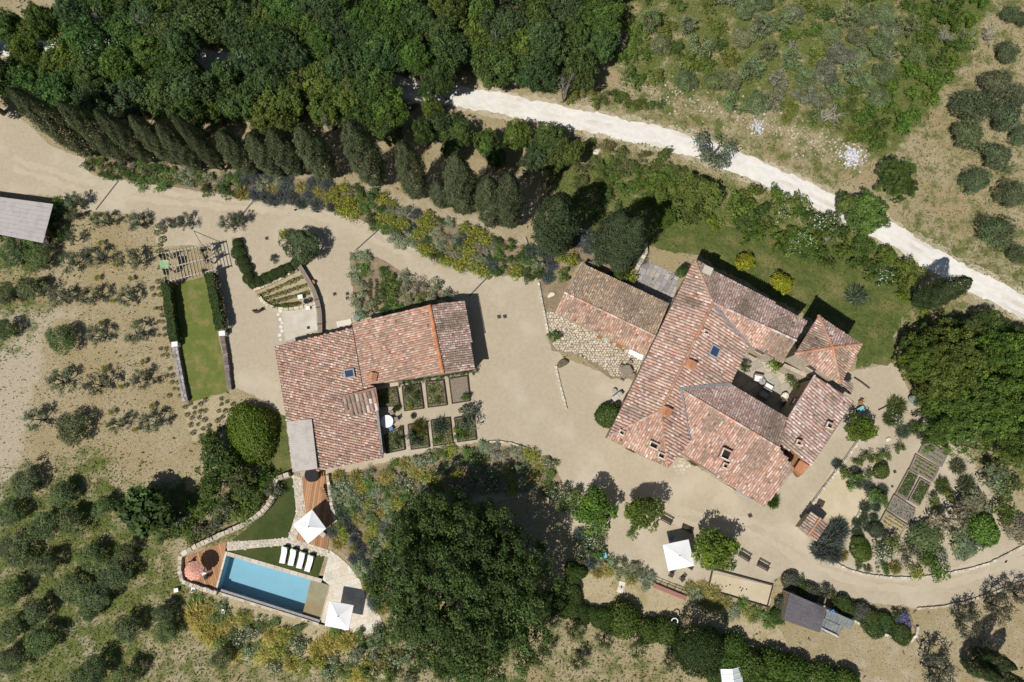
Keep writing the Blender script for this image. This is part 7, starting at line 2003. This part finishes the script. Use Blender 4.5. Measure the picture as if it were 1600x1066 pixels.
# wall bench of the house's south front and door step boards
p = P(1161, 774, .45); t = thing('stone_bench', (p.x, p.y, 0), "pale grey bench against the farmhouse's south wall", 'bench', local=True)
mb = MB(); mb.box((0, 0, .45), (2.0, .45, .08)); mb.build('seat', M['grey_metal'], t)
for x in (-.8, .8):
    mb = MB(); mb.box((x, 0, .2), (.15, .4, .41)); mb.build('leg', M['timber'], t)
t.rotation_euler = (0, 0, -.56)
p = P(1063, 711, .05); mb = MB(); mb.box((p.x, p.y, .08), (.75, .65, .14), -.5); tag(mb.build('door_step', M['brown_wood']), "brown wooden doorstep in the nook of the south front", 'step')
for px, py, r, ph in ((887 / 1, 449, .3, None),):
    pass
p = P(558, 497, .5); mb = MB(); mb.cyl((p.x, p.y), .4, 0, .8, 12); mb.cyl((p.x, p.y), .42, .8, .85, 12); tag(mb.build('water_butt', M['verdigris']), "greenish water butt at the outbuilding's inner corner", 'water butt')
mb = MB(); p = P(538, 505); mb.box((p.x, p.y, .06), (1.9, .75, .1), .22); tag(mb.build('paving_step', M['white_stone']), "pale stone step before the outbuilding's upper wall", 'step')

# ------------------------------------------------------------------ labels that tell the plants apart
LM = [("the swimming pool", 420, 915), ("the farmhouse tower", 1300, 545), ("the pergola", 290, 410), ("the lawn strip", 312, 530), ("the reed-roofed shelter", 40, 340), ("the huge clipped dome", 392, 676),
      ("the raised vegetable beds", 1420, 765), ("the sandy square", 1310, 778), ("the oven hut", 1272, 822), ("the boules court", 1155, 920), ("the purple shed", 1258, 957), ("the giant oak", 725, 905),
      ("the reed canopy", 470, 697), ("the long outbuilding", 600, 560), ("the paved terrace", 1022, 440), ("the round white table", 604, 658), ("the top left corner", 0, 0), ("the top right corner", 1600, 0),
      ("the bottom left corner", 0, 1066), ("the bottom right corner", 1600, 1066), ("the leftmost drain channel", 168, 305), ("the second drain channel", 387, 325), ("the third drain channel", 575, 374), ("the fourth drain channel", 749, 446),
      ("the dark form", 403, 485), ("the courtyard", 1200, 600), ("the roadside cypress", 1470, 450), ("the curved bed", 440, 455), ("the white greenhouse", 1143, 1058), ("the coral parasol", 303, 892), ("the dark railing", 1047, 918),
      ("the white rubble heap", 1332, 245), ("the overhanging grey olive", 1115, 238), ("the cobbled patio", 930, 520), ("the deck parasol", 484, 823), ("the lower terrace parasol", 1060, 868), ("the golden shrubs", 1192, 426),
      ("the bay tree", 475, 384), ("the octagonal table", 978, 580), ("the road gap in the wood", 636, 142), ("the west wing", 955, 480), ("the hammock", 1299, 366), ("the bird bath", 1422, 625), ("the violet bush", 1412, 968),
      ("the middle of the left edge", 0, 533), ("the middle of the top edge", 800, 0), ("the middle of the bottom edge", 800, 1066), ("the middle of the right edge", 1600, 533)]
ORD = ["nearest", "second nearest", "third nearest", "fourth nearest", "fifth nearest", "sixth nearest", "seventh nearest", "eighth nearest", "ninth nearest", "tenth nearest", "eleventh nearest", "twelfth nearest", "thirteenth nearest", "fourteenth nearest", "fifteenth nearest", "sixteenth nearest", "seventeenth nearest", "eighteenth nearest", "nineteenth nearest", "twentieth nearest"]
OCT = ["right of", "upper right of", "above", "upper left of", "left of", "lower left of", "below", "lower right of"]
from collections import defaultdict
cnt = defaultdict(list)
for o, px, py, ph in PLANTS: cnt[ph].append(o)
buckets = defaultdict(list)
for o, px, py, ph in PLANTS:
    if len(cnt[ph]) == 1:
        o["label"] = ph; continue
    nm, lx, ly = min(LM, key=lambda l: (l[1] - px) ** 2 + (l[2] - py) ** 2)
    d2 = math.hypot(lx - px, ly - py)
    k_ = OCT[int(((math.degrees(math.atan2(ly - py, px - lx)) + 382.5) % 360) // 45)]
    buckets[(ph, nm, k_)].append((d2, o))
for (ph, nm, k_), L in buckets.items():
    L.sort(key=lambda q: q[0])
    for i, (d2, o) in enumerate(L):
        s_ = f"{ph}, {ORD[i] + ' ' if len(L) > 1 and i < len(ORD) else ''}{k_} {nm}"
        w_ = s_.split()
        if len(w_) > 16:
            s_ = f"{' '.join(ph.split()[:16 - (len(w_) - len(ph.split()))])}, {ORD[i] + ' ' if len(L) > 1 and i < len(ORD) else ''}{k_} {nm}"
        o["label"] = s_
